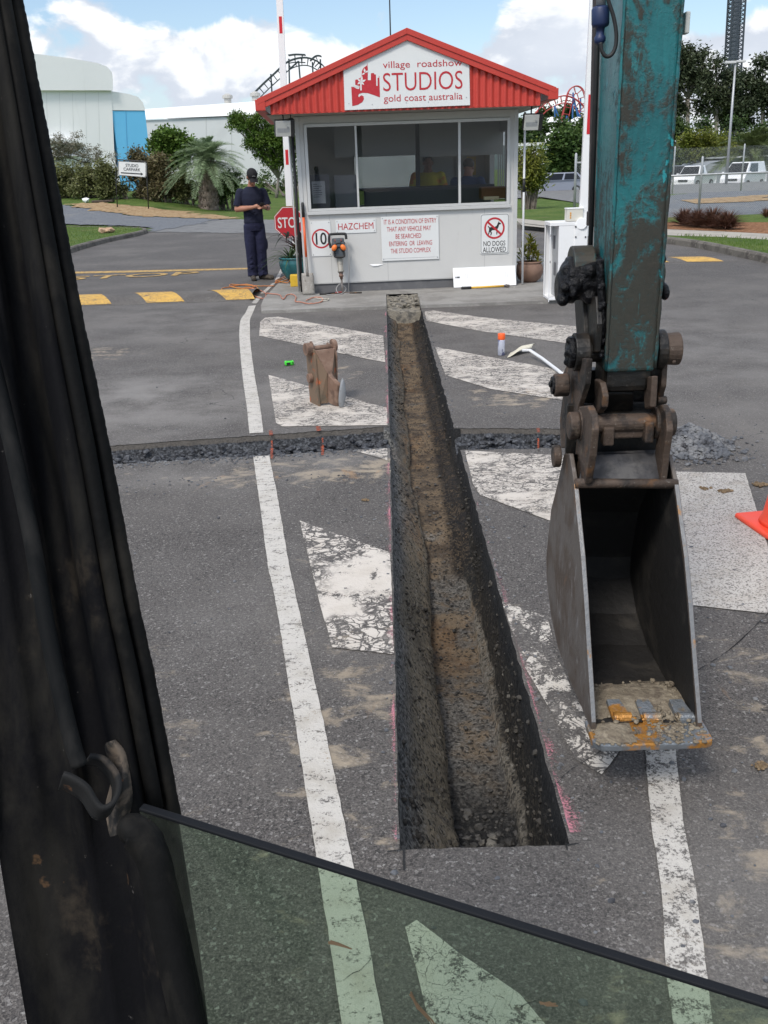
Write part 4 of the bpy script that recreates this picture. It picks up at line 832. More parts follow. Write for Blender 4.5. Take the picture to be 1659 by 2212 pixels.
# ------------------------------------------------------------------ cab pillar, seals, window pane
def pillar_mat():
    m, t = new_mat('dirty_black_pillar'); p = t.n('ShaderNodeTexCoord').outputs['Object']
    n1 = t.noise(t.scaled(p, 1, 1, .35), 16, 6, .65, .4); n2 = t.noise(p, 70, 4, .7); n3 = t.noise(t.scaled(p, 1, 1, .5), 9, 5, .6)
    c = t.mix(t.ramp(n1, .42, .70), (.004, .004, .005), (.016, .015, .013))  # black paint, deepened to stand in for shade of the unbuilt cab
    c = t.mix(t.m('MULTIPLY', t.ramp(t.m('ADD', t.m('MULTIPLY', n3, .8), t.m('MULTIPLY', n2, .2)), .57, .68), .6), c, (.050, .040, .029))
    c = t.mix(t.m('MULTIPLY', t.ramp(t.noise(p, 21, 5, .6), .69, .73), .6), c, (.10, .058, .03))
    c = t.mix(t.m('MULTIPLY', t.ramp(n2, .68, .74), .5), c, (.14, .13, .12))
    finish(t, t.n('ShaderNodeBsdfPrincipled', {'Base Color': c, 'Roughness': .75, 'Specular IOR Level': .10, 'Normal': t.n('ShaderNodeBump', {'Height': n2, 'Strength': .4, 'Distance': .002}).outputs[0]})); return m
M_pil = pillar_mat()
M_seal = pmat('window_seal_rubber', (.006, .006, .006), .62, 0, (((.022, .020, .017), 22, .48, .66, .7, (1, 1, .4)), ((.20, .105, .045), 7, .67, .70, .9, (1, 1, .3))), bump=(70, .5, .002), spec=.08)
xr = [(-200, 12), (0, 48), (691, 179), (963, 236), (1313, 301), (1451, 332), (1758, 390), (2088, 442), (2211, 455), (2500, 500)]
xl = [(-200, -220), (900, -120), (1863, 0), (2211, 58), (2500, 104)]
zcp = lambda py: lerp(.70, .79, (py+200)/2700)
PRF = [(0, .012), (.03, 0), (.10, -.002), (.16, .004), (.22, .010), (.27, .006), (.30, .002), (.37, .0), (.41, .008), (.44, .012), (.48, .010), (.51, -.004), (.60, -.008), (.655, -.004), (.675, .014), (.72, .024), (.78, .026), (.82, .016), (.845, .003), (.87, -.004), (.93, .0), (.955, .0), (.975, -.012), (.985, -.03)]
mb = MB(); rows = []
for i in range(70):
    py = lerp(-200, 2500, i/69); a, b = interp(xl, py), interp(xr, py); z = zcp(py); w = (b-a)
    low = sst(1650, 1900, py)
    rows.append([ZC(a+w*s, py, z-d*(1-.75*low*(1 if s < .62 else 0))+.012*low*(1 if .1 < s < .45 else 0)) for s, d in PRF])
n0 = len(rows[0]); back = []
for i in range(70):
    py = lerp(-200, 2500, i/69); a, b = interp(xl, py), interp(xr, py); z = zcp(py)+.055
    back.append([ZC(a+(b-a)*.985, py, z), ZC(a, py, z)])
mb.grid([r+bk+[r[0]] for r, bk in zip(rows, back)])
PIL = mb.build('cab_pillar', M_pil, EX, smooth=True)
# ribbed bead of the outer seal
mb = MB(); pts = []; rad = []
for i in range(230):
    py = lerp(-200, 1775, i/229); pts.append(ZC(interp(xr, py)-15, py, zcp(py)-.004)); rad.append(.0060+.00022*sin(i*2.6)+.0002*sin(i*.7))
mb.tube(pts, rad, 10); SE = mb.build('window_seal', M_seal, EX, smooth=True)
mb = MB(); mb.tube([ZC(interp(xr, py)-43-8*sst(0, 1500, py), py, zcp(py)-.016) for py in [lerp(-200, 1745, k/40) for k in range(41)]], .0065, 10); mb.build('window_seal', M_seal, EX, smooth=True)
# grab rail with its bent bracket
mb = MB(); mb.tube([ZC(x, y, .70) for x, y in smooth_path([(-60, 620), (0, 850), (60, 1120), (110, 1400), (150, 1580), (172, 1655)], 5)], .0062, 12); GR = mb.build('grab_rail', pmat('dusty_rail', (.005, .0055, .006), .7, .1, (((.022, .021, .020), 25, .5, .68, .7, (1, 1, .3)), ((.16, .08, .04), 16, .66, .70, .8)), spec=.15), EX, smooth=True)
mb = MB(); path = smooth_path([(118, 1650), (150, 1662), (190, 1690), (218, 1735), (235, 1748), (255, 1735), (268, 1705), (268, 1672), (250, 1640), (225, 1618), (190, 1612)], 4)
rows = []
for i, (x, y) in enumerate(path): rows.append([ZC(200+(x-200)*.74-q*10, 1695+(y-1690)*.74+q*30*(1-.55*i/len(path)), .685+.025*q+.035*sst(.35, 1, i/len(path))) for q in (0, .33, .66, 1)])
mb.grid(rows); o = mb.build('rail_bracket', pmat('rusted_bracket', (.0035, .0035, .0035), .8, .1, (((.05, .038, .028), 18, .56, .64, .8), ((.26, .11, .04), 24, .62, .68, .9))), EX, smooth=True)
so = o.modifiers.new('solid', 'SOLIDIFY'); so.thickness = .004
mb = MB(); path = smooth_path([(252, 1596), (282, 1630), (290, 1690), (284, 1750), (262, 1800)], 6)
mb.grid([[ZC(x-q*(58+7*sin(i*.45))*sin(pi*(i+4)/(len(path)+8)), y+q*8, .742-.014*sin(pi*q)-.002*sin(i*.5+q*3)) for q in (0, .25, .5, .75, 1)] for i, (x, y) in enumerate(path)])
mb.build('latch_plate', pmat('clay_smeared_latch', (.016, .014, .012), .75, .1, (((.15, .115, .085), 26, .47, .56, .85), ((.24, .08, .025), 30, .62, .67, .9))), EX, smooth=True)
# lower rubber flaps beside the pane
for pts, r, nm in (([(262, 1800), (290, 1796), (330, 1850), (352, 1950), (378, 2080), (410, 2230), (440, 2420)], .0125, 0), ([(312, 1775), (335, 1830), (362, 1930), (392, 2060), (424, 2220), (455, 2420)], .0085, 1)):
    mb = MB(); sp = smooth_path(pts, 6); mb.tube([ZC(x, y, .675+.004*nm) for x, y in sp], [r*(.55+.45*sst(0, 5, i)) for i in range(len(sp))], 12); mb.build('rubber_flap', M_seal, EX, smooth=True)
# pane
gA = ZC(305, 1742, .705); gB = ZC(1659, 2166, .56); d = (gB-gA); gB2 = gA+d*1.12; dn = Vector((0, .02, -.62)); th = d.cross(dn).normalized()*.0025
nrm = d.cross(dn).normalized()
mb = MB(); tri = [gA, gB2, gB2+dn, gA+dn]; mb.prism([q-th for q in tri], th*2)
PN2 = mb.build('window_pane', glass_mat('green_window_glass', (.70, .785, .70), .9, .03, .10), EX)
mb = MB(); ed = d.normalized(); up_ = Vector((0, 0, 1)); pa = [gA-th*1.4+up_*.0008, gA+th*1.4+up_*.0008, gA+th*1.4-up_*.0022, gA-th*1.4-up_*.0022]; mb.prism(pa, gB2-gA)
mb.build('pane_edge', pmat('pane_edge_trim', (.006, .007, .009), .55, spec=.2), PN2, bevel=.001)
M_gr = pmat('dry_grass_stalk', (.10, .065, .035), .9)
def on_pane(px, py):
    dd = ray(px, py); n_ = nrm; return CAM+dd*(((gA-CAM).dot(n_))/dd.dot(n_))*.992
for pts in (((885, 2145), (905, 2175), (930, 2205), (960, 2240)), ((712, 2035), (730, 2040), (756, 2048)), ((1168, 2166), (1185, 2168), (1203, 2170))):
    mb = MB()
    for k in range(3): mb.tube([on_pane(x+R_.uniform(-4, 4), y+R_.uniform(-3, 3)) for x, y in pts], [.0006, .0011, .0005, .0004][:len(pts)], 5)
    mb.build('dry_grass_stalk', M_gr, PN2)
# ================================================================== gate booth
BA = Vector((-1.176, 13.723, 0)); BBp = Vector((1.874, 13.897, 0)); BU = (BBp-BA).normalized(); BN = Vector((BU.y, -BU.x, 0)); BW = (BBp-BA).length
def B(s, z, o=0.0): return BA+BU*s+BN*o+Vector((0, 0, z))
BR = Matrix((BU, -BN, _Z)).transposed()            # box axes: along the wall, into the booth, up
def BL(px, py, o=0.0):
    d = ray(px, py); p0 = BA+BN*o; q = CAM+d*((p0-CAM).dot(BN)/d.dot(BN))-p0; return q.dot(BU), q.z
def bbox(mb, s0, s1, z0, z1, o0, o1): mb.box(B((s0+s1)/2, (z0+z1)/2, (o0+o1)/2), (abs(s1-s0), abs(o1-o0), abs(z1-z0)), BR)
M_wall = pmat('painted_cladding', (.57, .565, .545), .55, 0, (((.53, .525, .51), 2.0, .45, .7, .6), ((.38, .36, .33), 9, .62, .78, .35, (1, 1, .35))), bump=(90, .06, .003))
M_frame = pmat('aluminium_frame', (.54, .54, .53), .4, .1, (((.42, .42, .41), 8, .5, .7, .4),))
M_plinth = pmat('grey_plinth', (.115, .115, .12), .8, 0, (((.17, .17, .17), 4, .48, .66, .7), ((.07, .07, .07), 9, .55, .7, .5)), bump=(40, .3, .004))
M_red = pmat('red_roof_paint', (.50, .045, .030), .45, 0, (((.42, .035, .025), 3, .45, .7, .5), ((.56, .08, .05), 11, .56, .72, .4)))
M_sign = pmat('white_sign_face', (.70, .71, .70), .45, 0, (((.64, .64, .62), 5, .5, .75, .4),))
M_sred = pmat('sign_red', (.46, .018, .028), .5, 0, (((.52, .05, .06), 30, .5, .7, .5),))
M_sblk = pmat('sign_black', (.012, .012, .013), .5)
M_soff = pmat('beige_soffit', (.36, .345, .31), .7)
M_dark = pmat('dark_interior', (.045, .045, .05), .7)
M_desk = pmat('desk_front', (.14, .145, .165), .6)
M_blind = pmat('roller_blind', (.42, .42, .40), .9)
M_wht = pmat('white_powdercoat', (.80, .80, .80), .4, 0, (((.70, .69, .67), 7, .55, .75, .35),))
M_gry = pmat('galvanised', (.40, .41, .42), .45, .4, (((.30, .31, .32), 12, .45, .65, .6),))
M_black = pmat('black_plastic', (.014, .014, .015), .5, 0, (((.035, .033, .03), 16, .55, .7, .6),))
BT = thing('gate_booth', 'white gatehouse booth with red gabled roof at the end of the trench', 'booth', B(1.5, .04, -1.2))
DEP = -2.5
mb = MB()
bbox(mb, 0, BW, .17, 1.115, 0, -.07); bbox(mb, 0, .10, 1.115, 2.40, 0, -.07); bbox(mb, 2.955, BW, 1.115, 2.40, 0, -.07); bbox(mb, .10, 2.955, 2.305, 2.40, 0, -.07)
bbox(mb, .0, .07, .17, 2.40, -.07, DEP+.07); bbox(mb, BW-.07, BW, .17, 1.1, -.07, DEP+.07); bbox(mb, BW-.07, BW, 2.15, 2.40, -.07, DEP+.07); bbox(mb, BW-.07, BW, 1.1, 2.15, -.07, -.5); bbox(mb, BW-.07, BW, 1.1, 2.15, -1.9, DEP+.07)
bbox(mb, 0, BW, .17, 1.15, DEP, DEP+.07); bbox(mb, 0, .85, 1.15, 2.40, DEP, DEP+.07); bbox(mb, 1.85, BW, 1.15, 2.40, DEP, DEP+.07); bbox(mb, .85, 1.85, 2.15, 2.40, DEP, DEP+.07)
WA = mb.build('wall', M_wall, BT)
mb = MB()
for s in (.392, 1.20, 2.60): bbox(mb, s-.003, s+.003, .175, 1.112, .0015, 0)
bbox(mb, 0.0, BW, .165, .182, .006, .0)
mb.build('panel_joint', pmat('joint_grey', (.40, .40, .39), .6), WA)
mb = MB(); q = B(.95, .40, .002); mb.prism([B(.93, .415, .002), B(1.15, .408, .002), B(1.05, .390, .012), B(.98, .385, .010)], BN*.002); mb.build('torn_cladding', M_wht, WA)
mb = MB(); bbox(mb, .02, BW-.01, .03, .17, -.012, DEP+.02); mb.build('plinth', M_plinth, BT)
mb = MB(); bbox(mb, .07, BW-.07, .17, .20, -.075, DEP+.08); mb.build('floor_lining', M_dark, BT)
for s0 in (-.012, BW-.045): mb = MB(); bbox(mb, s0, s0+.057, .17, 2.40, .012, -.05); mb.build('corner_trim', M_frame, BT, bevel=.003)
# front window
mb = MB(); o0, o1 = .028, -.05
bbox(mb, .105, .148, 1.165, 2.30, o0, o1); bbox(mb, 2.912, 2.955, 1.165, 2.30, o0, o1); bbox(mb, .148, 2.912, 2.26, 2.30, o0, o1); bbox(mb, .148, 2.912, 1.165, 1.20, o0, o1)
bbox(mb, .80, .828, 1.20, 2.26, o0-.004, o1); bbox(mb, 2.228, 2.262, 1.20, 2.26, o0-.004, o1)
FR = mb.build('window_frame', M_frame, BT, bevel=.003)
mb = MB(); bbox(mb, .09, 2.97, 1.118, 1.163, .045, -.02); mb.build('window_sill', M_frame, BT, bevel=.004)
M_pane = glass_mat('tinted_booth_glass', (.74, .75, .76), .42, .01)
for s0, s1 in ((.149, .799), (.829, 2.227), (2.263, 2.911)):
    mb = MB(); bbox(mb, s0, s1, 1.201, 2.259, .0, -.006); mb.build('pane', M_pane, FR)
mb = MB(); bbox(mb, .855, 1.845, 1.155, 2.145, DEP+.04, DEP+.034); mb.build('rear_pane', glass_mat('rear_glass', (.62, .64, .64), .6, .01), BT)
# roof
zE, zA, sE0, sE1, sM = 2.592, 3.362, -.458, 3.448, 1.503
o_f, o_b = .55, DEP-.45
mb = MB()
for a, b in (((sE0, zE), (sM, zA)), ((sM, zA), (sE1, zE+.02))): mb.prism([B(a[0], a[1], o_f+.02), B(b[0], b[1], o_f+.02), B(b[0], b[1]-.03, o_f+.02), B(a[0], a[1]-.03, o_f+.02)], BN*(o_b-o_f-.02))
RO = mb.build('roof', M_red, BT)
mb = MB(); fh = .142
for a, b in (((sE0, zE), (sM, zA)), ((sM, zA), (sE1, zE+.02))):
    for (u0, u1, oo) in ((0, .070, .052), (.066, fh, .040)): mb.prism([B(a[0], a[1]-u0+.004, o_f), B(b[0], b[1]-u0+.004, o_f), B(b[0], b[1]-u1+.004, o_f), B(a[0], a[1]-u1+.004, o_f)], BN*oo)
mb.build('barge_board', M_red, BT, bevel=.003)
for s0, s1, z in ((sE0-.03, sE0+.10, zE-.005), (sE1-.10, sE1+.03, zE+.015)): mb = MB(); bbox(mb, s0, s1, z-.135, z, o_f+.05, o_b); mb.build('gutter', M_red, BT, bevel=.006)
zS = 2.405
rake = lambda s: (lerp(zE, zA, (s-sE0)/(sM-sE0)) if s < sM else lerp(zA, zE+.02, (s-sM)/(sE1-sM)))-.13
mb = MB(); N = 520
cols = [(lerp(-.30, 3.25, i/N)) for i in range(N+1)]
mb.grid([[B(s, z, .53+.011*sin(2*pi*s/.092)) for s in cols] for z in (0,)] and [[B(s, zS, .535+.012*sin(2*pi*s/.092)) for s in cols], [B(s, max(zS+.002, rake(s)), .535+.012*sin(2*pi*s/.092)) for s in cols]])
mb.build('corrugated_gable', M_red, BT, smooth=True)
mb = MB(); mb.poly([B(-.36, zS, .53), B(3.31, zS, .53), B(3.31, zS, o_b), B(-.36, zS, o_b)]); mb.poly([B(-.36, zS+.012, .53), B(-.36, zS+.012, o_b), B(3.31, zS+.012, o_b), B(3.31, zS+.012, .53)])
mb.build('soffit', M_soff, BT)
# downpipes
mb = MB(); mb.tube([B(-.055, z, -.06) for z in (.06, 2.39)], .022, 10); mb.build('downpipe', M_black, BT, smooth=True)
mb = MB(); mb.tube([B(-.10, z, -.12) for z in (.06, 2.39)], .014, 8); mb.build('conduit', M_frame, BT, smooth=True)
mb = MB(); mb.tube([B(BW+.10, z, .02) for z in (.05, 2.36)], .016, 10); mb.build('downpipe', M_wht, BT, smooth=True)
mb = MB(); mb.tube([B(BW+.10, z, .02) for z in (1.32, 1.50)], .020, 10); mb.build('pipe_bracket', M_black, BT, smooth=True)
# radio mast
mb = MB(); a = V(843, 66, 14.9); mb.cyl(a-Vector((0, 0, .45)), V(840, -60, 14.9), .011, .008, 8); tag(mb.build('radio_mast', M_black), 'thin dark radio mast rising behind the red roof', 'mast')
# floodlights
M_lens = pmat('floodlight_glass', (.50, .50, .47), .15, 0, (((.32, .32, .30), 9, .5, .65, .5),), spec=.6)
for s, z, yaw, lb in ((-.15, 2.235, .22, 'grey floodlight under the left eave of the booth'), (3.16, 2.205, .12, 'grey floodlight under the right eave of the booth')):
    r = thing('floodlight', lb, 'floodlight', B(s, z-.1, .44), 'floodlights under the booth eaves'); c = B(s, z, .45)
    rt = BR @ Matrix.Rotation(yaw, 3, 'Z') @ Matrix.Rotation(radians(14), 3, 'X')
    mb = MB(); mb.box(c+rt @ Vector((.0, .045, 0)), (.215, .07, .205), rt); mb.box(c+rt @ Vector((.125, .05, 0)), (.055, .12, .215), rt); mb.build('housing', M_black, r, bevel=.008)
    mb = MB(); mb.box(c+rt @ Vector((0, .004, 0)), (.205, .014, .195), rt); mb.build('lens', M_lens, r, bevel=.004)
    mb = MB(); mb.box(c+rt @ Vector((.0, .0, -.02)), (.16, .010, .05), rt); mb.box(c+rt @ Vector((.06, -.004, .02)), (.025, .012, .02), rt); mb.build('reflector', M_gry, r)
    mb = MB(); mb.tube([c+Vector((0, .05, .09)), c+Vector((0, .06, .15)), B(s, 2.40, .44)], .010, 6); mb.build('bracket', M_black, r); mb = MB(); mb.tube([c+Vector((.1, .05, .08)), c+Vector((.1, .06, .17)), B(s+.1, 2.40, .42)], .006, 6); mb.build('cable', M_black, r)
# signs on the booth
def plate(name, label, s0, s1, z0, z1, o=.004, bolts=True, corner=0.0, th=.006):
    r = thing(name, label, 'sign', B((s0+s1)/2, z0, o)); mb = MB()
    if corner:
        pts = []
        for cx_, cz_, a0 in ((s1-corner, z1-corner, 0), (s0+corner, z1-corner, 90), (s0+corner, z0+corner, 180), (s1-corner, z0+corner, 270)):
            pts += [B(cx_+corner*cos(radians(a0+k*18)), cz_+corner*sin(radians(a0+k*18)), o) for k in range(6)]
        mb.prism(pts, BN*th)
    else: bbox(mb, s0, s1, z0, z1, o+th, o)
    mb.build('plate', M_sign, r)
    if bolts:
        for q, w in ((s0+.022, z0+.022), (s1-.022, z0+.022), (s0+.022, z1-.022), (s1-.022, z1-.022)):
            mb = MB(); mb.cyl(B(q, w, o+th-.001), B(q, w, o+th+.004), .007, None, 8); mb.build('bolt', M_gry, r)
    return r
def ring(mb, s, z, o, r0, r1, n=48):
    for i in range(n):
        a, b = 2*pi*i/n, 2*pi*(i+1)/n; mb.poly([B(s+r0*cos(a), z+r0*sin(a), o), B(s+r1*cos(a), z+r1*sin(a), o), B(s+r1*cos(b), z+r1*sin(b), o), B(s+r0*cos(b), z+r0*sin(b), o)])
def btext(txt, s, z, w, h, mat, par, o, bold=0.0): return text_mesh(txt, B(s, z, o), BU, _Z, w, h, mat, par, 'lettering', bold, .001)
s10 = plate('speed_sign', 'white speed limit sign with black 10 in a red ring', .117, .405, .555, 1.033, .004)
mb = MB(); ring(mb, .263, .795, .0115, .112, .134); mb.build('red_ring', M_sred, s10, fixn=False)
btext('10', .263, .795, .155, .165, M_sblk, s10, .0112, .012)
hz_ = plate('hazchem_sign', 'small white sign lettered HAZCHEM in red', .477, 1.046, .854, 1.038, .004); btext('HAZCHEM', .762, .946, .50, .088, M_sred, hz_, .0112, .0)
cn = plate('entry_sign', 'white vehicle search notice with five lines of red capitals', 1.119, 1.94, .452, 1.058, .012)
for i, (tx, w, ds) in enumerate((('IT IS A CONDITION OF ENTRY', .745, .0), ('THAT ANY VEHICLE MAY', .63, -.02), ('BE SEARCHED', .365, -.03), ('ENTERING  OR  LEAVING', .615, -.0), ('THE STUDIO COMPLEX', .575, -.0))): btext(tx, 1.535+ds, .985-i*.100, w, .064, M_sred, cn, .0195, .0)
mb = MB(); bbox(mb, 1.13, 1.93, .480, .484, .0188, .018); mb.build('rule_line', M_gry, cn)
dg_ = plate('no_dogs_sign', 'white no dogs allowed sign with crossed out black dog', 2.536, 2.954, .488, 1.044, .004, True, .035)
mb = MB(); pts = []
for rr, cn_ in ((.030, .012), (.030, .016)):
    pass
s0, s1, z0, z1 = 2.546, 2.944, .498, 1.034
for a, b, c_, d in ((s0+.03, s1-.03, z1-.006, z1), (s0+.03, s1-.03, z0, z0+.006), (s0, s0+.006, z0+.03, z1-.03), (s1-.006, s1, z0+.03, z1-.03)): bbox(mb, a, b, c_, d, .0112, .0104)
for cx_, cz_, a0 in ((s1-.03, z1-.03, 0), (s0+.03, z1-.03, 90), (s0+.03, z0+.03, 180), (s1-.03, z0+.03, 270)):
    for k in range(6):
        a, b = radians(a0+15*k), radians(a0+15*k+15); mb.poly([B(cx_+.024*cos(a), cz_+.024*sin(a), .0112), B(cx_+.03*cos(a), cz_+.03*sin(a), .0112), B(cx_+.03*cos(b), cz_+.03*sin(b), .0112), B(cx_+.024*cos(b), cz_+.024*sin(b), .0112)])
mb.build('black_border', M_sblk, dg_, fixn=False)
cx_, cz_ = 2.742, .845
dog = [(-.098, .028), (-.088, .034), (-.068, .012), (-.04, .018), (.0, .016), (.03, .030), (.05, .072), (.062, .092), (.068, .078), (.094, .062), (.092, .052), (.068, .046), (.058, .014), (.044, -.014), (.046, -.04), (.040, -.090), (.028, -.090), (.028, -.042), (.018, -.028), (-.03, -.026), (-.046, -.040), (-.036, -.066), (-.046, -.098), (-.060, -.098), (-.052, -.068), (-.066, -.046), (-.072, -.068), (-.086, -.094), (-.098, -.092), (-.086, -.060), (-.078, -.026), (-.078, .004), (-.096, .022)]
mb = MB(); mb.poly([B(cx_+x, cz_+y, .0112) for x, y in dog]); mb.build('dog_silhouette', M_sblk, dg_, fixn=False)
mb = MB(); ring(mb, cx_, cz_, .0122, .122, .148); c_, s_ = cos(radians(-42)), sin(radians(-42))
mb.poly([B(cx_+x*c_-y*s_, cz_+x*s_+y*c_, .0122) for x, y in ((-.124, -.014), (.124, -.014), (.124, .014), (-.124, .014))]); mb.build('red_ban_ring', M_sred, dg_, fixn=False)
btext('NO DOGS', cx_, .635, .315, .068, M_sblk, dg_, .0112, .003); btext('ALLOWED', cx_, .550, .335, .072, M_sblk, dg_, .0112, .003)
# gable sign with skyline emblem
sg = thing('studio_sign', 'big white gable sign with red skyline emblem and studio lettering', 'sign', B(1.5, 2.43, .56))
P5 = [(.668, 2.428), (2.315, 2.438), (2.305, rake(2.305)+.02), (sM, rake(sM)+.01), (.675, rake(.675)+.02)]
mb = MB(); mb.prism([B(s, z, .552) for s, z in P5], BN*.008); mb.build('plate', M_sign, sg)
O6 = .5615
def gl(px, py): return BL(px, py, O6)
zz = lambda x, y: gl(725.8+x*.1958, 41.5+y*.1958)      # enlarged crop of the sign -> gable plane
def gtext(txt, x0, x1, y0, y1, bold):
    a = zz(x0, y1); b = zz(x1, y0); c_ = ((a[0]+b[0])/2, (a[1]+b[1])/2)
    text_mesh(txt, B(c_[0], c_[1], O6), BU, _Z, b[0]-a[0], abs(zz((x0+x1)/2, y0)[1]-zz((x0+x1)/2, y1)[1]), M_sred, sg, 'lettering', bold, .001)
gtext('village  roadshow', 518, 1392, 452, 552, .0); gtext('STUDIOS', 522, 1396, 580, 782, -.004); gtext('gold coast australia', 528, 1396, 822, 922, .0)
sky_ = [(168, 745), (195, 748), (225, 765), (255, 770), (262, 738), (212, 722), (212, 668), (240, 662), (282, 640), (286, 572), (300, 540), (342, 508), (345, 476), (348, 510), (352, 560), (350, 672), (384, 672), (386, 596), (418, 592), (420, 606), (440, 610), (444, 735), (460, 735), (458, 648), (474, 642), (472, 624), (478, 626), (485, 862), (420, 838), (350, 815), (290, 812), (252, 825), (244, 848), (256, 860), (266, 848), (282, 838), (304, 850), (308, 880), (290, 915), (240, 945), (180, 958)]
mb = MB(); mb.poly([B(*zz(x, y), O6+.0008) for x, y in sky_]); em = mb.build('skyline_emblem', M_sred, sg, fixn=False)
mb = MB(); k = O6+.0018
for x, y, a, l, w in ((275, 690, 20, 62, 26), (275, 690, 75, 66, 26), (275, 690, 140, 52, 24), (275, 690, 215, 50, 24), (275, 690, -45, 50, 24), (320, 590, 100, 52, 24), (320, 590, 215, 44, 20), (320, 590, 30, 50, 20), (225, 748, 150, 42, 18), (225, 748, 20, 34, 16)):
    ca, sa = cos(radians(a)), -sin(radians(a)); mb.poly([B(*zz(x+ca*u-sa*v, y+sa*u+ca*v), k) for u, v in ((0, 0), (l*.4, -w*.5), (l, -w*.1), (l*.5, w*.5))])
mb.poly([B(*zz(x, y), k) for x, y in ((266, 690), (282, 690), (284, 786), (268, 786))]); mb.build('palm_cutout', M_sign, em, fixn=False)
for x, y in ((122, 550), (1438, 512), (142, 930), (400, 940), (775, 920), (1018, 912), (1440, 862)):
    mb = MB(); a = zz(x, y); mb.cyl(B(a[0], a[1], O6-.002), B(a[0], a[1], O6+.003), .006, None, 8); mb.build('bolt', M_gry, sg)
# ------------------------------------------------------------------ inside the booth
def iz(px, py, o): return BL(px, py, o)
def ibox(name, label, cat, a, b, o, dpt, mat, bevel=.006, group=None):
    s0, z1 = iz(*a, o); s1, z0 = iz(*b, o); mb = MB(); bbox(mb, s0, s1, z0, z1, o, o-dpt); return tag(mb.build(name, mat, None, bevel=bevel), label, cat, group)
r = thing('counter', 'long grey counter inside the booth window', 'counter', B(1.6, .2, -1.0))
s0, z1 = iz(786, 413, -.75); s1, z0 = iz(1060, 432, -.75); mb = MB(); bbox(mb, s0, s1, .2, z1, -.75, -.80); mb.build('front_panel', M_desk, r)
mb = MB(); bbox(mb, s0-.05, s1+.05, z1+.001, z1+.035, -.70, -1.35); mb.build('counter_top', pmat('dark_counter_top', (.03, .03, .034), .35), r, bevel=.004)
rb = thing('notice_board', 'dark board with a printed notice behind the left window pane', 'notice board', B(.3, .3, -.25))
s0, z1 = iz(664, 378, -.22); s1, z0 = iz(714, 447, -.22); mb = MB(); bbox(mb, s0, s1, z0-.2, z1, -.22, -.25); mb.build('board', M_desk, rb)
s0, z1 = iz(673, 392, -.21); s1, z0 = iz(704, 439, -.21); mb = MB(); bbox(mb, s0, s1, z0, z1, -.2175, -.219); pp = mb.build('paper', pmat('notice_paper', (.70, .71, .72), .8), rb)
mb = MB()
for i, (w, ss) in enumerate(((.3, .1), (.68, .1), (.4, .12), (.6, .1), (.66, .1), (.62, .12), (.5, .1))):
    z = lerp(z1, z0, .12+i*.095); bbox(mb, lerp(s0, s1, ss), lerp(s0, s1, ss+w), z-.008, z, -.2165, -.217)
mb.build('printed_lines', pmat('faint_ink', (.25, .25, .28), .8), pp)
ibox('cabinet', 'pale grey cabinet standing behind the left window pane', 'cabinet', (721, 379), (778, 470), -.45, .4, pmat('pale_cabinet', (.33, .34, .36), .6))
rb = thing('roller_blinds', 'pair of grey roller blinds half lowered inside the booth windows', 'blinds', B(1.5, 2.0, -1.0))
for a, b in (((720, 262), (898, 332)), ((906, 254), (1086, 330))):
    s0, z1 = iz(*a, -1.0); s1, z0 = iz(*b, -1.0); mb = MB(); bbox(mb, s0, s1, z0, 2.38, -1.0, -1.006); bbox(mb, s0, s1, z0-.02, z0, -.993, -1.012); mb.build('blind', M_blind, rb)
s0, _q = iz(901, 300, -1.2); mb = MB(); bbox(mb, s0-.03, s0+.03, .2, 2.39, -1.15, -1.21); tag(mb.build('post', M_dark), 'dark post between the two roller blinds', 'post')
ibox('carton', 'brown cardboard carton on the sill behind the right pane', 'carton', (1040, 404), (1092, 428), -.30, .25, pmat('cardboard', (.20, .095, .045), .8))
ibox('paper_stack', 'pale stack of papers lying before the brown carton', 'papers', (1046, 425), (1078, 431), -.14, .1, pmat('buff_paper', (.5, .46, .30), .8), .002)
mb = MB(); s0, z0 = iz(1075, 395, -2.0); mb = MB()
for k in range(5): bbox(mb, s0+k*.035, s0+.02+k*.035, 1.25, 2.2, -2.0, -2.01)
tag(mb.build('vertical_blind', M_blind), 'narrow vertical blind strips hanging at the right of the booth', 'blind')
s0, z1 = iz(985, 335, -2.35); s1, z0 = iz(1068, 420, -2.35); mb = MB(); bbox(mb, s0, s1, z0, z1, -2.37, -2.39); pb = mb.build('pin_board', pmat('pale_pin_board', (.40, .40, .38), .8)); tag(pb, 'pale pin board with a yellow sheet on the booth rear wall', 'pin board')
mb = MB(); bbox(mb, lerp(s0, s1, .28), lerp(s0, s1, .52), lerp(z0, z1, .5), z1-.03, -2.362, -2.368); mb.build('yellow_sheet', pmat('yellow_sheet', (.65, .45, .08), .8), pb)
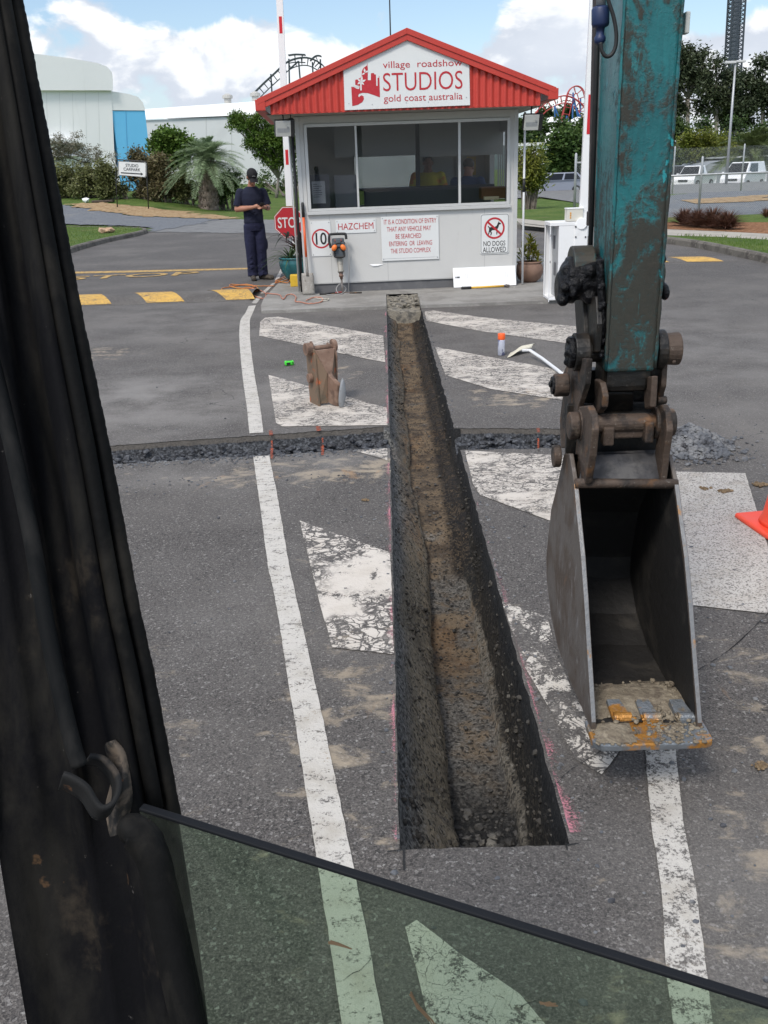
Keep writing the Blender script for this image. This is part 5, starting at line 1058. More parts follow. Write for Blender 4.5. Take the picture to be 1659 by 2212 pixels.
# ================================================================== people
M_skin = pmat('tanned_skin', (.36, .165, .105), .55, 0, (((.42, .20, .13), 9, .45, .65, .6),))
M_navy = pmat('navy_shirt', (.0055, .008, .026), .9, 0, (((.010, .013, .038), 7, .5, .7, .7),), bump=(14, .5, .02))
M_navyt = pmat('navy_trousers', (.0070, .0085, .034), .9, 0, (((.013, .016, .055), 6, .48, .68, .7, (1, 1, .5)),), bump=(11, .7, .03))
M_boot = pmat('dusty_boot', (.045, .036, .028), .8, 0, (((.11, .09, .065), 12, .48, .65, .7),))
M_hair = pmat('dark_hair', (.02, .014, .01), .7)
def hand(mb, wrist, d, up, side, curl=.5, k=1.0):
    """palm, four fingers of unequal length bent at the knuckles, thumb from the side"""
    d = d.normalized(); sd_ = d.cross(up).normalized()*side; up = sd_.cross(d).normalized()*side
    mb.tube([wrist, wrist+d*.035*k, wrist+d*.085*k], [.026*k, .033*k, .034*k], 10); mb.ell(wrist+d*.05*k, (.036*k, .036*k, .036*k), None, 10, 6)
    for i, (o, L) in enumerate(((-.027, .062), (-.009, .072), (.009, .068), (.026, .052))):
        p0 = wrist+d*.082*k+sd_*o*k; d1 = (d-up*curl*.5).normalized(); d2 = (d-up*curl*1.5).normalized(); p1 = p0+d1*L*.5*k; p2 = p1+d2*L*.5*k
        mb.tube([p0-d*.01, p1, p2], [.0095*k, .009*k, .007*k], 8); mb.ell(p2, (.007*k,)*3, None, 8, 5)
    p0 = wrist+d*.03*k-sd_*.028*k; p1 = p0+(d*.5-sd_*.75-up*.3).normalized()*.035*k; p2 = p1+(d*.9-sd_*.2-up*.4).normalized()*.032*k
    mb.tube([p0, p1, p2], [.012*k, .011*k, .008*k], 8); mb.ell(p2, (.008*k,)*3, None, 8, 5)
def head(mb, hc, look, k=1.0):
    """skull, jaw, nose, brow, ears, lips; look = where the face points"""
    f = look.normalized(); rt = f.cross(_Z).normalized(); u = rt.cross(f).normalized(); rm = Matrix((rt, f, u)).transposed()
    at = lambda x, y, z: hc+rm @ Vector((x*k, y*k, z*k))
    mb.ell(at(0, -.015, .03), (.076*k, .096*k, .095*k), rm); mb.ell(at(0, .025, -.045), (.058*k, .064*k, .072*k), rm); mb.ell(at(0, .062, -.088), (.026*k, .022*k, .02*k), rm)
    mb.tube([at(0, .088, .015), at(0, .108, -.022), at(0, .092, -.030)], [.009*k, .015*k, .012*k], 8); mb.ell(at(0, .080, .025), (.045*k, .014*k, .010*k), rm)
    mb.ell(at(0, .086, -.058), (.024*k, .010*k, .008*k), rm); mb.ell(at(0, .084, -.068), (.020*k, .010*k, .008*k), rm)
    for s in (-1, 1): mb.ell(at(.078*s, -.01, -.005), (.010*k, .020*k, .032*k), rm); mb.ell(at(.04*s, .062, -.03), (.022*k, .02*k, .018*k), rm)
    return at, rm
def worker():
    """standing with the weight on both feet, turned a little to the right, head bowed over a phone"""
    o0 = Vector((-2.19, 16.25, .0)); r = thing('person', 'man in navy work clothes and black cap standing looking at a phone', 'person', o0)
    tw = radians(17); Q = lambda x, y, z: o0+Vector((x*cos(tw)-y*sin(tw), x*sin(tw)+y*cos(tw), z)); Dv = lambda x, y, z: Vector((x*cos(tw)-y*sin(tw), x*sin(tw)+y*cos(tw), z))
    mb = MB()
    sh = {-1: Q(-.185, .01, 1.435), 1: Q(.185, .0, 1.43)}; el = {-1: Q(-.265, .0, 1.155), 1: Q(.255, -.02, 1.16)}; wr = {-1: Q(-.035, -.265, 1.185), 1: Q(.165, -.265, 1.175)}
    hc = Q(.010, -.095, 1.645); look = Dv(.12, -1, -.72)
    at, rm = head(mb, hc, look)
    mb.tube([Q(.0, -.0, 1.43), Q(.005, -.035, 1.54), hc+Vector((0, .03, -.02))], [.075, .060, .056], 14)
    mb.loft([(Q(0, 0, .90), .115, .09, tw), (Q(0, 0, 1.1), .13, .095, tw), (Q(0, 0, 1.3), .155, .105, tw), (Q(0, 0, 1.42), .14, .085, tw), (Q(0, -.01, 1.47), .07, .06, tw)])
    for s in (-1, 1):
        mb.ell(sh[s]-Vector((0, 0, .02)), (.048,)*3); mb.tube([sh[s]-Vector((0, 0, .02)), el[s]], [.048, .044], 12); mb.ell(el[s], (.044,)*3); mb.tube([el[s], lerp(el[s], wr[s], .3), wr[s]], [.044, .049, .029], 12)
    hand(mb, wr[-1], Dv(.85, -.30, .22), Dv(-.1, -.2, 1), 1, .75); hand(mb, wr[1], Dv(-.75, -.45, .12), Dv(.3, -.5, 1), -1, .8)
    for kx in (-.085, .085): mb.tube([Q(kx, 0, .92), Q(kx*1.05, -.01, .5), Q(kx*.9, .02, .09)], [.066, .055, .042], 12)
    mb.build('body', M_skin, r, smooth=True, remesh=.0065)
    mb = MB()                                                           # loose T-shirt worn outside
    mb.loft([(Q(.0, 0, .93), .168, .130, tw), (Q(.0, 0, 1.02), .160, .126, tw), (Q(.0, 0, 1.15), .162, .128, tw), (Q(.0, -.01, 1.30), .186, .140, tw), (Q(.0, -.005, 1.40), .190, .128, tw), (Q(0, 0, 1.455), .150, .105, tw), (Q(0, -.01, 1.505), .085, .078, tw)], 28)
    for s in (-1, 1):
        mb.ell(sh[s]-Vector((0, 0, .012)), (.072, .074, .062)); mb.tube([sh[s]-Vector((0, 0, .01)), lerp(sh[s], el[s], .45), lerp(sh[s], el[s], .84)], [.070, .072, .074], 14)
    for i in range(26):
        a = R_.uniform(pi, 2*pi); z = R_.uniform(.98, 1.30); l = R_.uniform(.2, .7); mb.tube([Q(.163*cos(a), .127*sin(a), z), Q(.166*cos(a+l*.5), .131*sin(a+l*.5), z+.03), Q(.163*cos(a+l), .127*sin(a+l), z+R_.uniform(.0, .09))], [.004, .010, .004], 6)
    mb.build('shirt', M_navy, r, smooth=True, remesh=.009)
    mb = MB()                                                           # baggy work trousers with a cargo pocket
    mb.loft([(Q(.003, 0, .80), .165, .115, tw), (Q(.003, 0, .88), .172, .130, tw), (Q(.003, 0, .97), .158, .118, tw)], 28)
    for kx, fx in ((-.088, -.082), (.088, .088)):
        mb.tube([Q(kx, 0, .90), Q(kx, -.01, .68), Q(kx, -.015, .50), Q(lerp(kx, fx, .5), .0, .28), Q(fx, .01, .13), Q(fx, .0, .065)], [.090, .098, .090, .086, .089, .093], 18)
        for i in range(16): z = R_.uniform(.07, .62); y = -.086; mb.tube([Q(kx-.075, -.045, z+R_.uniform(-.03, .03)), Q(kx-.02, y-.012, z+.02), Q(kx+.07, -.045, z+R_.uniform(-.04, .05))], [.004, .012, .004], 6)
    mb.ell(Q(.185, .0, .58), (.026, .060, .095)); mb.build('trousers', M_navyt, r, smooth=True, remesh=.009)
    for a, d in ((Q(-.085, -.01, 0), Dv(-.10, -1, 0)), (Q(.088, .0, 0), Dv(.80, -.6, 0))):
        d = d.normalized(); mb = MB(); mb.tube([a-d*.07+Vector((0, 0, .045)), a+Vector((0, 0, .05)), a+d*.10+Vector((0, 0, .043)), a+d*.17+Vector((0, 0, .034)), a+d*.20+Vector((0, 0, .03))], [.040, .047, .043, .044, .026], 14); mb.tube([a+Vector((0, 0, .05)), a+Vector((0, 0, .14))], [.05, .05], 12); mb.build('boot', M_boot, r, smooth=True, remesh=.008)
    mb = MB(); mb.ell(at(0, -.012, .055), (.088, .108, .088), rm, 18, 12); rows = []
    for i in range(6):
        q = i/5; rows.append([at(lerp(-.075, .075, k/8)*(1-.15*q), .085+q*.085*(1-.35*(2*k/8-1)**2), .052-.020*q-.022*(2*k/8-1)**2) for k in range(9)])
    mb.grid(rows); mb.grid([[p-Vector((0, 0, .006)) for p in rw] for rw in rows]); C_ = mb.build('cap', pmat('black_cap', (.0055, .0055, .008), .85), r, smooth=True)
    mb = MB(); mb.tube([at(-.02, .098, .085), at(.0, .100, .095), at(.03, .096, .088)], .004, 6); mb.build('cap_emblem', pmat('grey_thread', (.25, .25, .25), .8), C_)
    for s in (-1, 1):
        mb = MB(); mb.ell(at(.032*s, .081, .010), (.012, .006, .007), rm, 8, 6); mb.build('eye', M_sblk, r, smooth=True)
    mb = MB(); mb.ell(at(0, -.03, -.005), (.082, .086, .07), rm, 16, 10); mb.build('hair', M_hair, r, smooth=True)
    m2 = MB(); c = Q(.095, -.335, 1.215); rt2 = Matrix.Rotation(tw, 3, 'Z') @ Matrix.Rotation(radians(-35), 3, 'X') @ Matrix.Rotation(radians(15), 3, 'Z'); m2.box(c, (.07, .12, .012), rt2); tag(m2.build('phone', M_black, None, bevel=.004), 'black phone held in both hands of the man in navy', 'phone')
    mb = MB(); w_ = wr[1]; d = (el[1]-w_).normalized(); mb.tube([w_+d*.02, w_+d*.055], .036, 12); mb.build('watch', M_black, r)
worker()
def sitter(o0, shirt, label, vest=None, facing=(0, -1, 0), hairc=None, lift=0.0):
    r = thing('person', label, 'person', o0); f = Vector(facing).normalized(); rt = f.cross(_Z).normalized()*-1
    Q = lambda x, y, z: o0+rt*x-f*y+Vector((0, 0, z+lift)); mb = MB(); hc = Q(0, -.06, .66); at, rm = head(mb, hc, f-Vector((0, 0, .25)))
    mb.tube([Q(0, 0, .0), Q(0, 0, .2), Q(0, -.01, .38), Q(0, 0, .47), Q(0, -.02, .58), Q(0, -.03, .63)], [.13, .14, .15, .10, .06, .058], 14)
    for s in (-1, 1):
        S, E, Wp = Q(.2*s, 0, .46), Q(.27*s, -.10, .20), Q(.10*s, -.32, .20); mb.ell(S, (.06,)*3); mb.tube([S, E, Wp], [.055, .045, .03], 10); mb.ell(E, (.045,)*3); hand(mb, Wp, Vector((-.3*s, 0, 0))+f, Vector((0, 0, 1)), s, .5)
    for s in (-1, 1): mb.tube([Q(.09*s, 0, .02), Q(.1*s, -.42, .02), Q(.1*s, -.42, -.40)], [.08, .06, .045], 10)
    mb.build('body', M_skin, r, smooth=True, remesh=.009)
    mb = MB(); mb.tube([Q(0, 0, -.02), Q(0, 0, .2), Q(0, -.01, .38), Q(0, 0, .48), Q(0, -.01, .54)], [.16, .165, .18, .14, .07], 16)
    for s in (-1, 1): S, E = Q(.2*s, 0, .46), Q(.27*s, -.10, .20); mb.ell(Q(.1*s, 0, .44), (.12, .10, .085)); mb.ell(S, (.078,)*3); mb.tube([S, lerp(S, E, .8)], [.078, .07], 12)
    mb.build('shirt', shirt, r, smooth=True, remesh=.012)
    if vest:
        mb = MB(); mb.tube([Q(0, -.012, .02), Q(0, -.012, .2), Q(0, -.022, .36), Q(0, -.01, .46)], [.172, .176, .188, .12], 16); mb.build('vest', vest, r, smooth=True, remesh=.012)
    mb = MB(); mb.ell(at(0, -.025, .045), (.083, .095, .09), rm); mb.build('hair', M_hair, r, smooth=True)
    mb = MB()
    for s in (-1, 1): mb.tube([Q(.09*s, .02, .02), Q(.1*s, -.42, .02), Q(.1*s, -.42, -.36)], [.10, .075, .06], 10)
    mb.build('trousers', M_navyt, r, smooth=True, remesh=.012)
s, z = BL(925, 405, -1.75); sitter(B(s, z-.30, -1.75), pmat('yellow_hivis_shirt', (.62, .50, .03), .85, 0, (((.70, .16, .02), 3, .54, .60, .85),)), 'person in yellow and orange hi-vis shirt seated behind the booth counter', None, (0, -1, 0))
s, z = BL(1010, 408, -1.0); sitter(B(s, z-.36, -1.0), pmat('blue_shirt', (.03, .06, .14), .85), 'person in blue shirt and green vest behind the right booth pane', pmat('green_vest', (.10, .30, .09), .8), (.5, 1, 0))
# ================================================================== things in front of the booth
def shovel():
    a = B(.045, .045, .20); b = B(.03, 1.27, .03); d = (b-a).normalized()
    r = thing('shovel', 'shovel with orange handle and dusty square blade leaning on the booth corner', 'shovel', a)
    mb = MB(); rows = []
    for i in range(9):
        q = i/8; w = .088*(1-.15*max(0, q-.8)*5*.4); rows.append([a+d*q*.30+BU*lerp(-w, w, k/6)+BN*(.012-.018*((k-3)/3)**2*(1)) for k in range(7)])
    mb.grid(rows); o = mb.build('blade', pmat('dusty_blade', (.30, .28, .25), .7, .1, (((.45, .43, .40), 20, .5, .68, .8), ((.14, .12, .10), 12, .55, .68, .7)), bump=(40, .6, .004)), r, smooth=True); m = o.modifiers.new('solid', 'SOLIDIFY'); m.thickness = .004
    mb = MB(); mb.tube([a+d*.26, a+d*.32, a+d*.52], [.024, .020, .018], 10); mb.build('socket', pmat('grey_socket', (.22, .20, .18), .6, .3), r, smooth=True)
    mb = MB(); mb.tube([a+d*.52, a+d*1.06], .0175, 10); mb.build('shaft', pmat('orange_fibreglass', (.72, .115, .03), .45, 0, (((.60, .20, .10), 30, .6, .7, .5, (1, 1, .3)),)), r, smooth=True)
    mb = MB(); mb.tube([a+d*1.06, a+d*1.24, a+d*1.26], [.0215, .0215, .014], 10); mb.build('grip', M_black, r, smooth=True)
shovel()
def jackhammer():
    a = V(741, 641, 13.50); a.z = .045; b = B(.495, .86, .10); d = (b-a).normalized(); L = (b-a).length
    sd_ = BU; fr = sd_.cross(d).normalized(); fr = fr if fr.dot(BN) > 0 else -fr; rm = Matrix((sd_, -fr, d)).transposed()
    r = thing('jackhammer', 'grey electric jackhammer with black handles leaning on the booth wall', 'jackhammer', a); at = lambda x, y, z: a+sd_*x+fr*y+d*z*.86
    mb = MB(); mb.tube([at(0, 0, .0), at(0, 0, .03), at(0, 0, .25)], [.004, .012, .014], 8); mb.build('chisel_bit', M_steel, r, smooth=True)
    mb = MB(); mb.tube([at(0, 0, .235), at(0, 0, .27), at(0, 0, .275), at(0, 0, .30), at(.0, 0, .305), at(0, 0, .34), at(0, 0, .36)], [.020, .022, .032, .032, .026, .030, .038], 16); mb.build('chuck', pmat('brown_chuck', (.16, .095, .07), .6, .2, (((.06, .05, .045), 20, .5, .65, .7),)), r, smooth=True)
    mb = MB(); mb.tube([at(0, 0, .345), at(0, 0, .375), at(0, 0, .38), at(0, 0, .56), at(0, 0, .60)], [.044, .046, .038, .045, .05], 18); mb.build('barrel', pmat('dusty_grey_barrel', (.30, .285, .25), .6, .2, (((.16, .15, .14), 14, .5, .66, .7),)), r, smooth=True)
    mb = MB(); w = .078
    mb.hexa([at(-.055, -.07, .58), at(.055, -.07, .58), at(.055, .07, .58), at(-.055, .07, .58), at(-.10, -.09, .82), at(.10, -.09, .82), at(.10, .085, .82), at(-.10, .085, .82)]); mb.box(at(0, .0, .845), (.17, .15, .07), rm); mb.box(at(0, .075, .80), (.08, .05, .12), rm)
    mb.build('motor_housing', pmat('slate_housing', (.055, .065, .075), .55, 0, (((.11, .11, .11), 14, .5, .68, .6),)), r, bevel=.016, seg=3)
    mb = MB(); mb.box(at(-.0, .088, .845), (.10, .012, .03), rm); mb.build('name_plate', pmat('dull_red_plate', (.22, .06, .05), .5), r, bevel=.003)
    mb = MB(); mb.tube([at(x, .02, z) for x, z in smooth_path([(-.11, .74), (-.125, .85), (-.115, .93), (-.09, .955), (.09, .955), (.115, .93), (.118, .87)], 5)], .0185, 12); mb.build('top_handle', M_black, r, smooth=True)
    mb = MB(); mb.tube([at(x, .075, z) for x, z in smooth_path([(-.06, .70), (-.07, .62), (-.05, .585), (.05, .585), (.07, .62), (.06, .70)], 5)], .016, 10); mb.build('front_handle', M_black, r, smooth=True)
    e = thing('ear_muffs', 'bright orange ear muffs hung on the jackhammer', 'ear muffs', at(0, .12, .70))
    for s in (-1, 1):
        mb = MB(); rr = Matrix.Rotation(radians(-35*s), 3, 'Y'); mb.ell(at(.062*s, .125, .725), (.036, .028, .046), BR @ rr, 16, 10); c = mb.build('ear_cup', pmat('orange_ear_cup', (.82, .19, .03), .4), e, smooth=True)
        mb = MB(); mb.ell(at(.058*s, .100, .72), (.038, .016, .048), BR @ rr, 16, 8); mb.build('cushion', M_black, c, smooth=True)
    mb = MB(); mb.tube([at(.07*cos(q), .105, .735+.065*sin(q)) for q in [pi*k/10 for k in range(11)]], .007, 8); mb.build('headband', M_black, e, smooth=True)
    mb = MB(); mb.tube(smooth_path([tuple(at(.105, .03, .80)), tuple(at(.135, .05, .70)), tuple(at(.125, .05, .45)), tuple(B(.62, .06, .10)), tuple(B(.66, .048, .20)), tuple(B(.60, .048, .26)), tuple(B(.48, .048, .25)), tuple(B(.44, .11, .20)), tuple(B(.50, .17, .16)), tuple(B(.58, .10, .14)), tuple(B(.5, .048, .30)), tuple(B(.30, .048, .33))], 7), .006, 7); mb.build('power_cord', pmat('grey_cord', (.33, .32, .31), .6), r, smooth=True)
jackhammer()
# white cabinet door leaning on the wall with louvres and lock
r = thing('access_panel', 'white metal cabinet door leaning sideways on the booth wall', 'panel', B(2.6, .04, .15)); s0, s1 = 2.135, 3.045
lean = (B(0, .315, .03)-B(0, .042, .13)).normalized(); nn = BU.cross(lean); nn = nn if nn.dot(BN) > 0 else -nn; rm = Matrix((BU, -nn, lean)).transposed(); c = B((s0+s1)/2, .18, .082)
mb = MB(); mb.box(c, (s1-s0, .022, .285), rm); DR = mb.build('panel', pmat('bright_white_enamel', (.90, .90, .90), .35), r, bevel=.005)
for k, sx in ((0, -.28), (1, .27)):
    for j in range(3): mb = MB(); rl = rm @ Matrix.Rotation(radians(8), 3, 'Y'); mb.box(c+rm @ Vector((sx+j*.032, -.012, .02)), (.010, .006, .085), rl); mb.build('louvre', pmat('louvre_grey', (.66, .66, .66), .5), DR, bevel=.002)
mb = MB(); mb.box(c+rm @ Vector((-.395, -.014, .005)), (.075, .008, .024), rm); mb.build('latch', M_gry, DR, bevel=.002); mb = MB(); mb.box(c+rm @ Vector((-.385, -.019, .005)), (.03, .006, .014), rm); mb.build('latch_slot', M_black, DR)
# hammer lying before it
r = thing('hammer', 'yellow handled hammer with black grip lying before the white door', 'hammer', B(2.2, .04, .3)); a, b = B(2.22, .058, .30), B(2.92, .062, .27)
mb = MB(); mb.tube([a, lerp(a, b, .02), lerp(a, b, .2), lerp(a, b, .21)], [.017, .022, .020, .015], 10); mb.build('grip', M_black, r, smooth=True)
mb = MB(); mb.tube([lerp(a, b, .2), lerp(a, b, .9)], .015, 10); mb.build('handle', pmat('yellow_handle', (.70, .40, .04), .45), r, smooth=True)
mb = MB(); p = lerp(a, b, .95); mb.cyl(p-BN*.055, p+BN*.055, .020, .022, 14); mb.cyl(lerp(a, b, .88), lerp(a, b, 1), .017, None, 10); mb.build('head', M_steel, r, bevel=.003)
# crowbar and tongs lying near the chisel
r = thing('bolt_cutters', 'red and black hand tool lying on the concrete by the jackhammer bit', 'hand tool', B(.3, .04, .26))
mb = MB(); mb.tube([B(.20, .055, .25), B(.42, .055, .22)], .014, 8); mb.build('handle', M_black, r, smooth=True); mb = MB(); mb.tube([B(.42, .055, .22), B(.50, .057, .22)], [.014, .018], 8); mb.box(B(.50, .06, .215), (.07, .05, .025), BR); mb.build('jaw', pmat('dull_red_steel', (.24, .03, .03), .5), r, bevel=.004)
mb = MB(); mb.tube([B(.36, .052, .30), B(.60, .052, .24), B(.80, .052, .27)], .011, 8); tag(mb.build('steel_bar', M_rust), 'rusty steel bar lying beside the jackhammer bit', 'bar')
# yellow block, pots, plants
mb = MB(); p = V(637, 617, 14.7); p.z = .0; mb.box(Vector((p.x, 14.75, .04+.085)), (.135, .20, .17), BR); tag(mb.build('marker_block', pmat('yellow_block_paint', (.66, .42, .03), .6, 0, (((.40, .24, .03), 9, .52, .7, .6),)), None, bevel=.008), 'yellow painted block beside the orange lead at the booth corner', 'block')
M_teapot = pmat('teal_glaze', (.016, .115, .13), .25, 0, (((.03, .19, .20), 9, .5, .68, .7), ((.16, .24, .24), 14, .66, .74, .6)), spec=.6)
M_terra = pmat('terracotta', (.20, .118, .083), .75, 0, (((.26, .165, .12), 5, .45, .66, .6), ((.13, .075, .055), 9, .55, .7, .5)))
M_psoil = pmat('potting_soil', (.04, .028, .02), .95)
def pot(label, c, prof, mat):
    r = thing('plant_pot', label, 'plant pot', c); mb = MB(); mb.lathe(prof, c, 32, caps=False); mb.lathe([(prof[0][0], 0), (.001, 0)], c, 32, caps=False); mb.build('bowl', mat, r, smooth=True)
    mb = MB(); R, z = prof[-1]; z = max(p[1] for p in prof)
    mb.tube([c+Vector((prof[-2][0]*cos(a), prof[-2][0]*sin(a), z)) for a in [2*pi*k/32 for k in range(32)]], .016, 8, closed=True); mb.build('rim', mat, r, smooth=True)
    mb = MB(); mb.lathe([(prof[-2][0], z-.05), (.001, z-.035)], c, 24, caps=False); mb.build('soil', M_psoil, r)
tp = Vector((-1.45, 15.55, .04))
pot('glazed teal pot with spiky plants at the booth corner', tp, [(.13, 0), (.19, .05), (.255, .15), (.285, .25), (.285, .30), (.270, .335), (.275, .36), (.25, .36)], M_teapot)
cp = V(1143, 613, 14.2); cp.z = .04; cp = Vector((cp.x, 14.2, .04))
pot('round terracotta pot with croton plant at the booth right corner', cp, [(.10, 0), (.165, .05), (.20, .13), (.205, .19), (.185, .25), (.165, .275), (.165, .285), (.15, .285)], M_terra)
def blade_plant(name, label, cat, c, n, L, w, mat, droop, rng, elev=(.5, 1.4), grp=None):
    mb = MB()
    for i in range(n):
        a = rng.uniform(0, 2*pi); e = rng.uniform(*elev); l = L*rng.uniform(.65, 1.1); d = Vector((cos(a)*cos(e), sin(a)*cos(e), sin(e))); sd_ = Vector((-sin(a), cos(a), 0)); K = 6; rows = []
        for k in range(K+1):
            q = k/K; p = c+d*l*q+Vector((cos(a), sin(a), 0))*droop*.3*q*q*l-Vector((0, 0, droop*q*q*q*l)); ww = w*(sin(pi*min(1, q*.85+.12))**.8)*(1-q*q*.9); rows.append([p-sd_*ww*.5, p+Vector((0, 0, -ww*.15)), p+sd_*ww*.5])
        mb.grid(rows)
    return tag(mb.build(name, mat, None, smooth=True, fixn=False), label, cat, grp)
rg = random.Random(21)
blade_plant('spiky_plant', 'green spiky plant drooping over the front of the teal pot', 'plant', tp+Vector((-.09, -.08, .33)), 46, .52, .034, leaf_mat('spiky_leaf', (.05, .09, .035), (.11, .16, .08), scale=9), .55, rg, (.15, 1.2))
blade_plant('cordyline', 'dark red cordyline standing in the teal pot against the booth', 'plant', tp+Vector((.12, .06, .36)), 40, .62, .085, leaf_mat('cordyline_leaf', (.030, .008, .012), (.075, .018, .022), scale=7), .30, rg, (.7, 1.5))
blade_plant('cordyline', 'few dark arching leaves above the teal pot, left of the stop sign foot', 'plant', tp+Vector((-.12, .05, .68)), 7, .42, .05, leaf_mat('dark_leaf', (.012, .018, .012), (.03, .04, .025), scale=7), .6, rg, (.1, .7))
mb = MB()
for i in range(7):
    a = rg.uniform(0, 6.3); top = cp+Vector((cos(a)*.10*rg.random(), sin(a)*.08, rg.uniform(.42, .62))); mb.tube([cp+Vector((0, 0, .25)), (cp+top)/2+Vector((cos(a)*.05, sin(a)*.05, .12)), top], .005, 5)
st = mb
mb2 = MB(); tops = [cp+Vector((x, y, z)) for x, y, z in ((0, 0, .66), (.05, -.03, .52), (-.08, -.02, .50), (.10, .02, .46), (-.03, -.06, .44), (.02, .05, .58), (.12, -.04, .40), (-.12, .02, .42))]
for p in tops:
    for k in range(26): a = rg.uniform(0, 6.3); e = rg.uniform(-.3, 1.2); mb2.leaf(p-Vector((0, 0, rg.uniform(0, .14))), Vector((cos(a)*cos(e), sin(a)*cos(e), sin(e))), Vector((-sin(a)*.3, cos(a)*.3, 1)), rg.uniform(.09, .15), .034)
r = thing('croton', 'yellow and green croton growing in the terracotta pot', 'plant', cp+Vector((0, 0, .25))); st.build('stem', pmat('croton_stem', (.09, .07, .03), .8), r); mb2.build('leaves', leaf_mat('croton_leaf', (.09, .14, .02), (.20, .20, .03), (.60, .42, .03), 11), r, fixn=False)
# extension leads
M_lead = pmat('orange_lead', (.46, .15, .04), .6, 0, (((.40, .26, .05), 9, .5, .6, .7),)); M_lead2 = pmat('pink_orange_lead', (.48, .19, .12), .6)
def lead(label, pts, mat, r=.008, z=.05, grp='extension leads on the ground'):
    mb = MB(); mb.tube([G(x, y, z)+Vector((0, 0, .002*(i % 3))) for i, (x, y) in enumerate(smooth_path(pts, 6))], r, 6); return tag(mb.build('extension_lead', mat, smooth=True), label, 'extension lead', grp)
zx = lambda x, y: (456.2+x*.16667, 311+y*.16667)        # enlarged crop -> photo units
coil = [zx(x, y) for x, y in ((820, 1840), (640, 1842), (400, 1830), (260, 1820), (250, 1845), (400, 1870), (560, 1860), (480, 1830), (300, 1835), (270, 1855), (420, 1880), (600, 1885), (560, 1840), (430, 1820), (280, 1850), (150, 1870), (150, 1895), (300, 1890), (470, 1860), (560, 1880), (600, 1905), (400, 1920), (200, 1935), (240, 1945))]
lead('orange lead heaped in loose coils at the feet of the man in navy', coil, M_lead, .0075, .012)
lead('pinkish orange lead looping from the coils along the concrete edge', [zx(x, y) for x, y in ((440, 1890), (560, 1880), (660, 1910), (710, 1950), (690, 2000), (620, 1995), (500, 1945), (380, 1930), (200, 1930))], M_lead2, .007, .012)
lead('orange lead trailing in wide loops across the concrete to the shovel', [zx(x, y) for x, y in ((700, 1935), (880, 1955), (910, 1990), (940, 2010), (980, 1960), (1050, 1950), (1100, 1985), (1090, 2040), (1160, 2050), (1260, 2070), (1380, 2060), (1440, 2035), (1430, 1995), (1330, 1990), (1230, 2030))], M_lead2, .007, .05)
lead('orange lead bundled between the teal pot and yellow block', [zx(x, y) for x, y in ((1190, 1670), (1100, 1660), (1060, 1690), (1000, 1730), (880, 1770), (830, 1800), (900, 1790), (1010, 1760), (990, 1800), (880, 1780), (840, 1770), (960, 1720), (1060, 1660), (1190, 1660))], M_lead, .009, .06)
lead('pale grey lead lying straight in front of the shovel', [zx(x, y) for x, y in ((1340, 2000), (1460, 2010), (1520, 2005), (1500, 2030), (1420, 2030))], pmat('pale_lead', (.45, .42, .36), .6), .008, .05)
# gate cabinets and barrier arms
M_bred = pmat('barrier_red', (.55, .012, .02), .4)
def barrier(label, base, top, w, th, bands, zc_y):
    r = thing('boom_gate', label, 'boom gate', base)
    d = (top-base).normalized(); sx = RT-d*RT.dot(d); sx.normalize(); sy = sx.cross(d); rm = Matrix((sx, sy, d)).transposed(); L = (top-base).length
    mb = MB(); mb.box(base+d*L/2, (w, th, L), rm); A_ = mb.build('arm', M_wht, r, bevel=.004)
    for a, b in bands:
        mb = MB(); fs = -1 if sy.dot(base-CAM) > 0 else 1; mb.box(base+d*(a+b)/2+sy*fs*(th/2+.001)+sx*w*.02, (w*.46, .004, b-a), rm); mb.build('red_band', M_bred, A_)
    return r
Y1 = 12.10; b0 = V(1255, 580, Y1); t0 = V(1288, -60, Y1)
LL = (t0-b0).length; la = lambda py: LL*(580-py)/640
barrier('tall white barrier arm raised upright beside the excavator arm', b0, t0, .115, .07, [(la(274), la(189)), (la(-95), la(-180))], Y1)
r = thing('barrier_cabinet', 'open white barrier cabinet standing right of the booth', 'cabinet', V(1215, 652, 12.1))
c0 = G(1187, 652, .04); c0 = Vector((c0.x+.0, 12.03, .04)); cw, cdp = .385, .42; zt_ = V(1215, 480, 12.05).z
mb = MB(); x0 = c0.x; x1 = x0+cw; y0, y1 = 12.03, 12.45
mb.box(((x0+x1)/2+.055, (y0+y1)/2, (zt_+.04)/2), (cw-.11, cdp, zt_-.04)); mb.box(((x0+x1)/2, (y0+y1)/2, zt_-.02), (cw+.006, cdp+.006, .045)); mb.box((x0+.055, y1-.012, (zt_)/2), (.11, .02, zt_-.05)); mb.box((x0+.006, y0+.012, zt_/2), (.012, .02, zt_-.05)); mb.box((x0+.055, (y0+y1)/2, .06), (.11, cdp, .03)); mb.box((x0+.006, y1-.03, zt_/2), (.010, .03, zt_-.05))
CB = mb.build('case', M_wht, r, bevel=.004)
mb = MB(); mb.box((x0+.105, (y0+y1)/2, zt_/2), (.006, cdp-.05, zt_-.1)); mb.build('inner_back', M_gry, CB)
mb = MB()
for z in (.42, .74): mb.box((x0+.10, y0+.16+.1*(z > .6), z), (.02, .10, .16)); mb.box((x0+.011, y0+.001, z+.1), (.010, .004, .03))
mb.build('control_gear', pmat('grey_gear', (.12, .12, .13), .6), CB, bevel=.003)
bz = zt_+.005; bx = V(1240, 470, 12.1).x
mb = MB(); mb.box((bx, 12.12, bz+.075), (.20, .16, .145)); BX = mb.build('sensor_box', pmat('cream_box', (.62, .60, .53), .5), r, bevel=.006); mb = MB(); mb.box((bx, 12.12, bz+.152), (.21, .17, .012)); mb.build('lid', M_wht, BX, bevel=.002)
mb = MB()
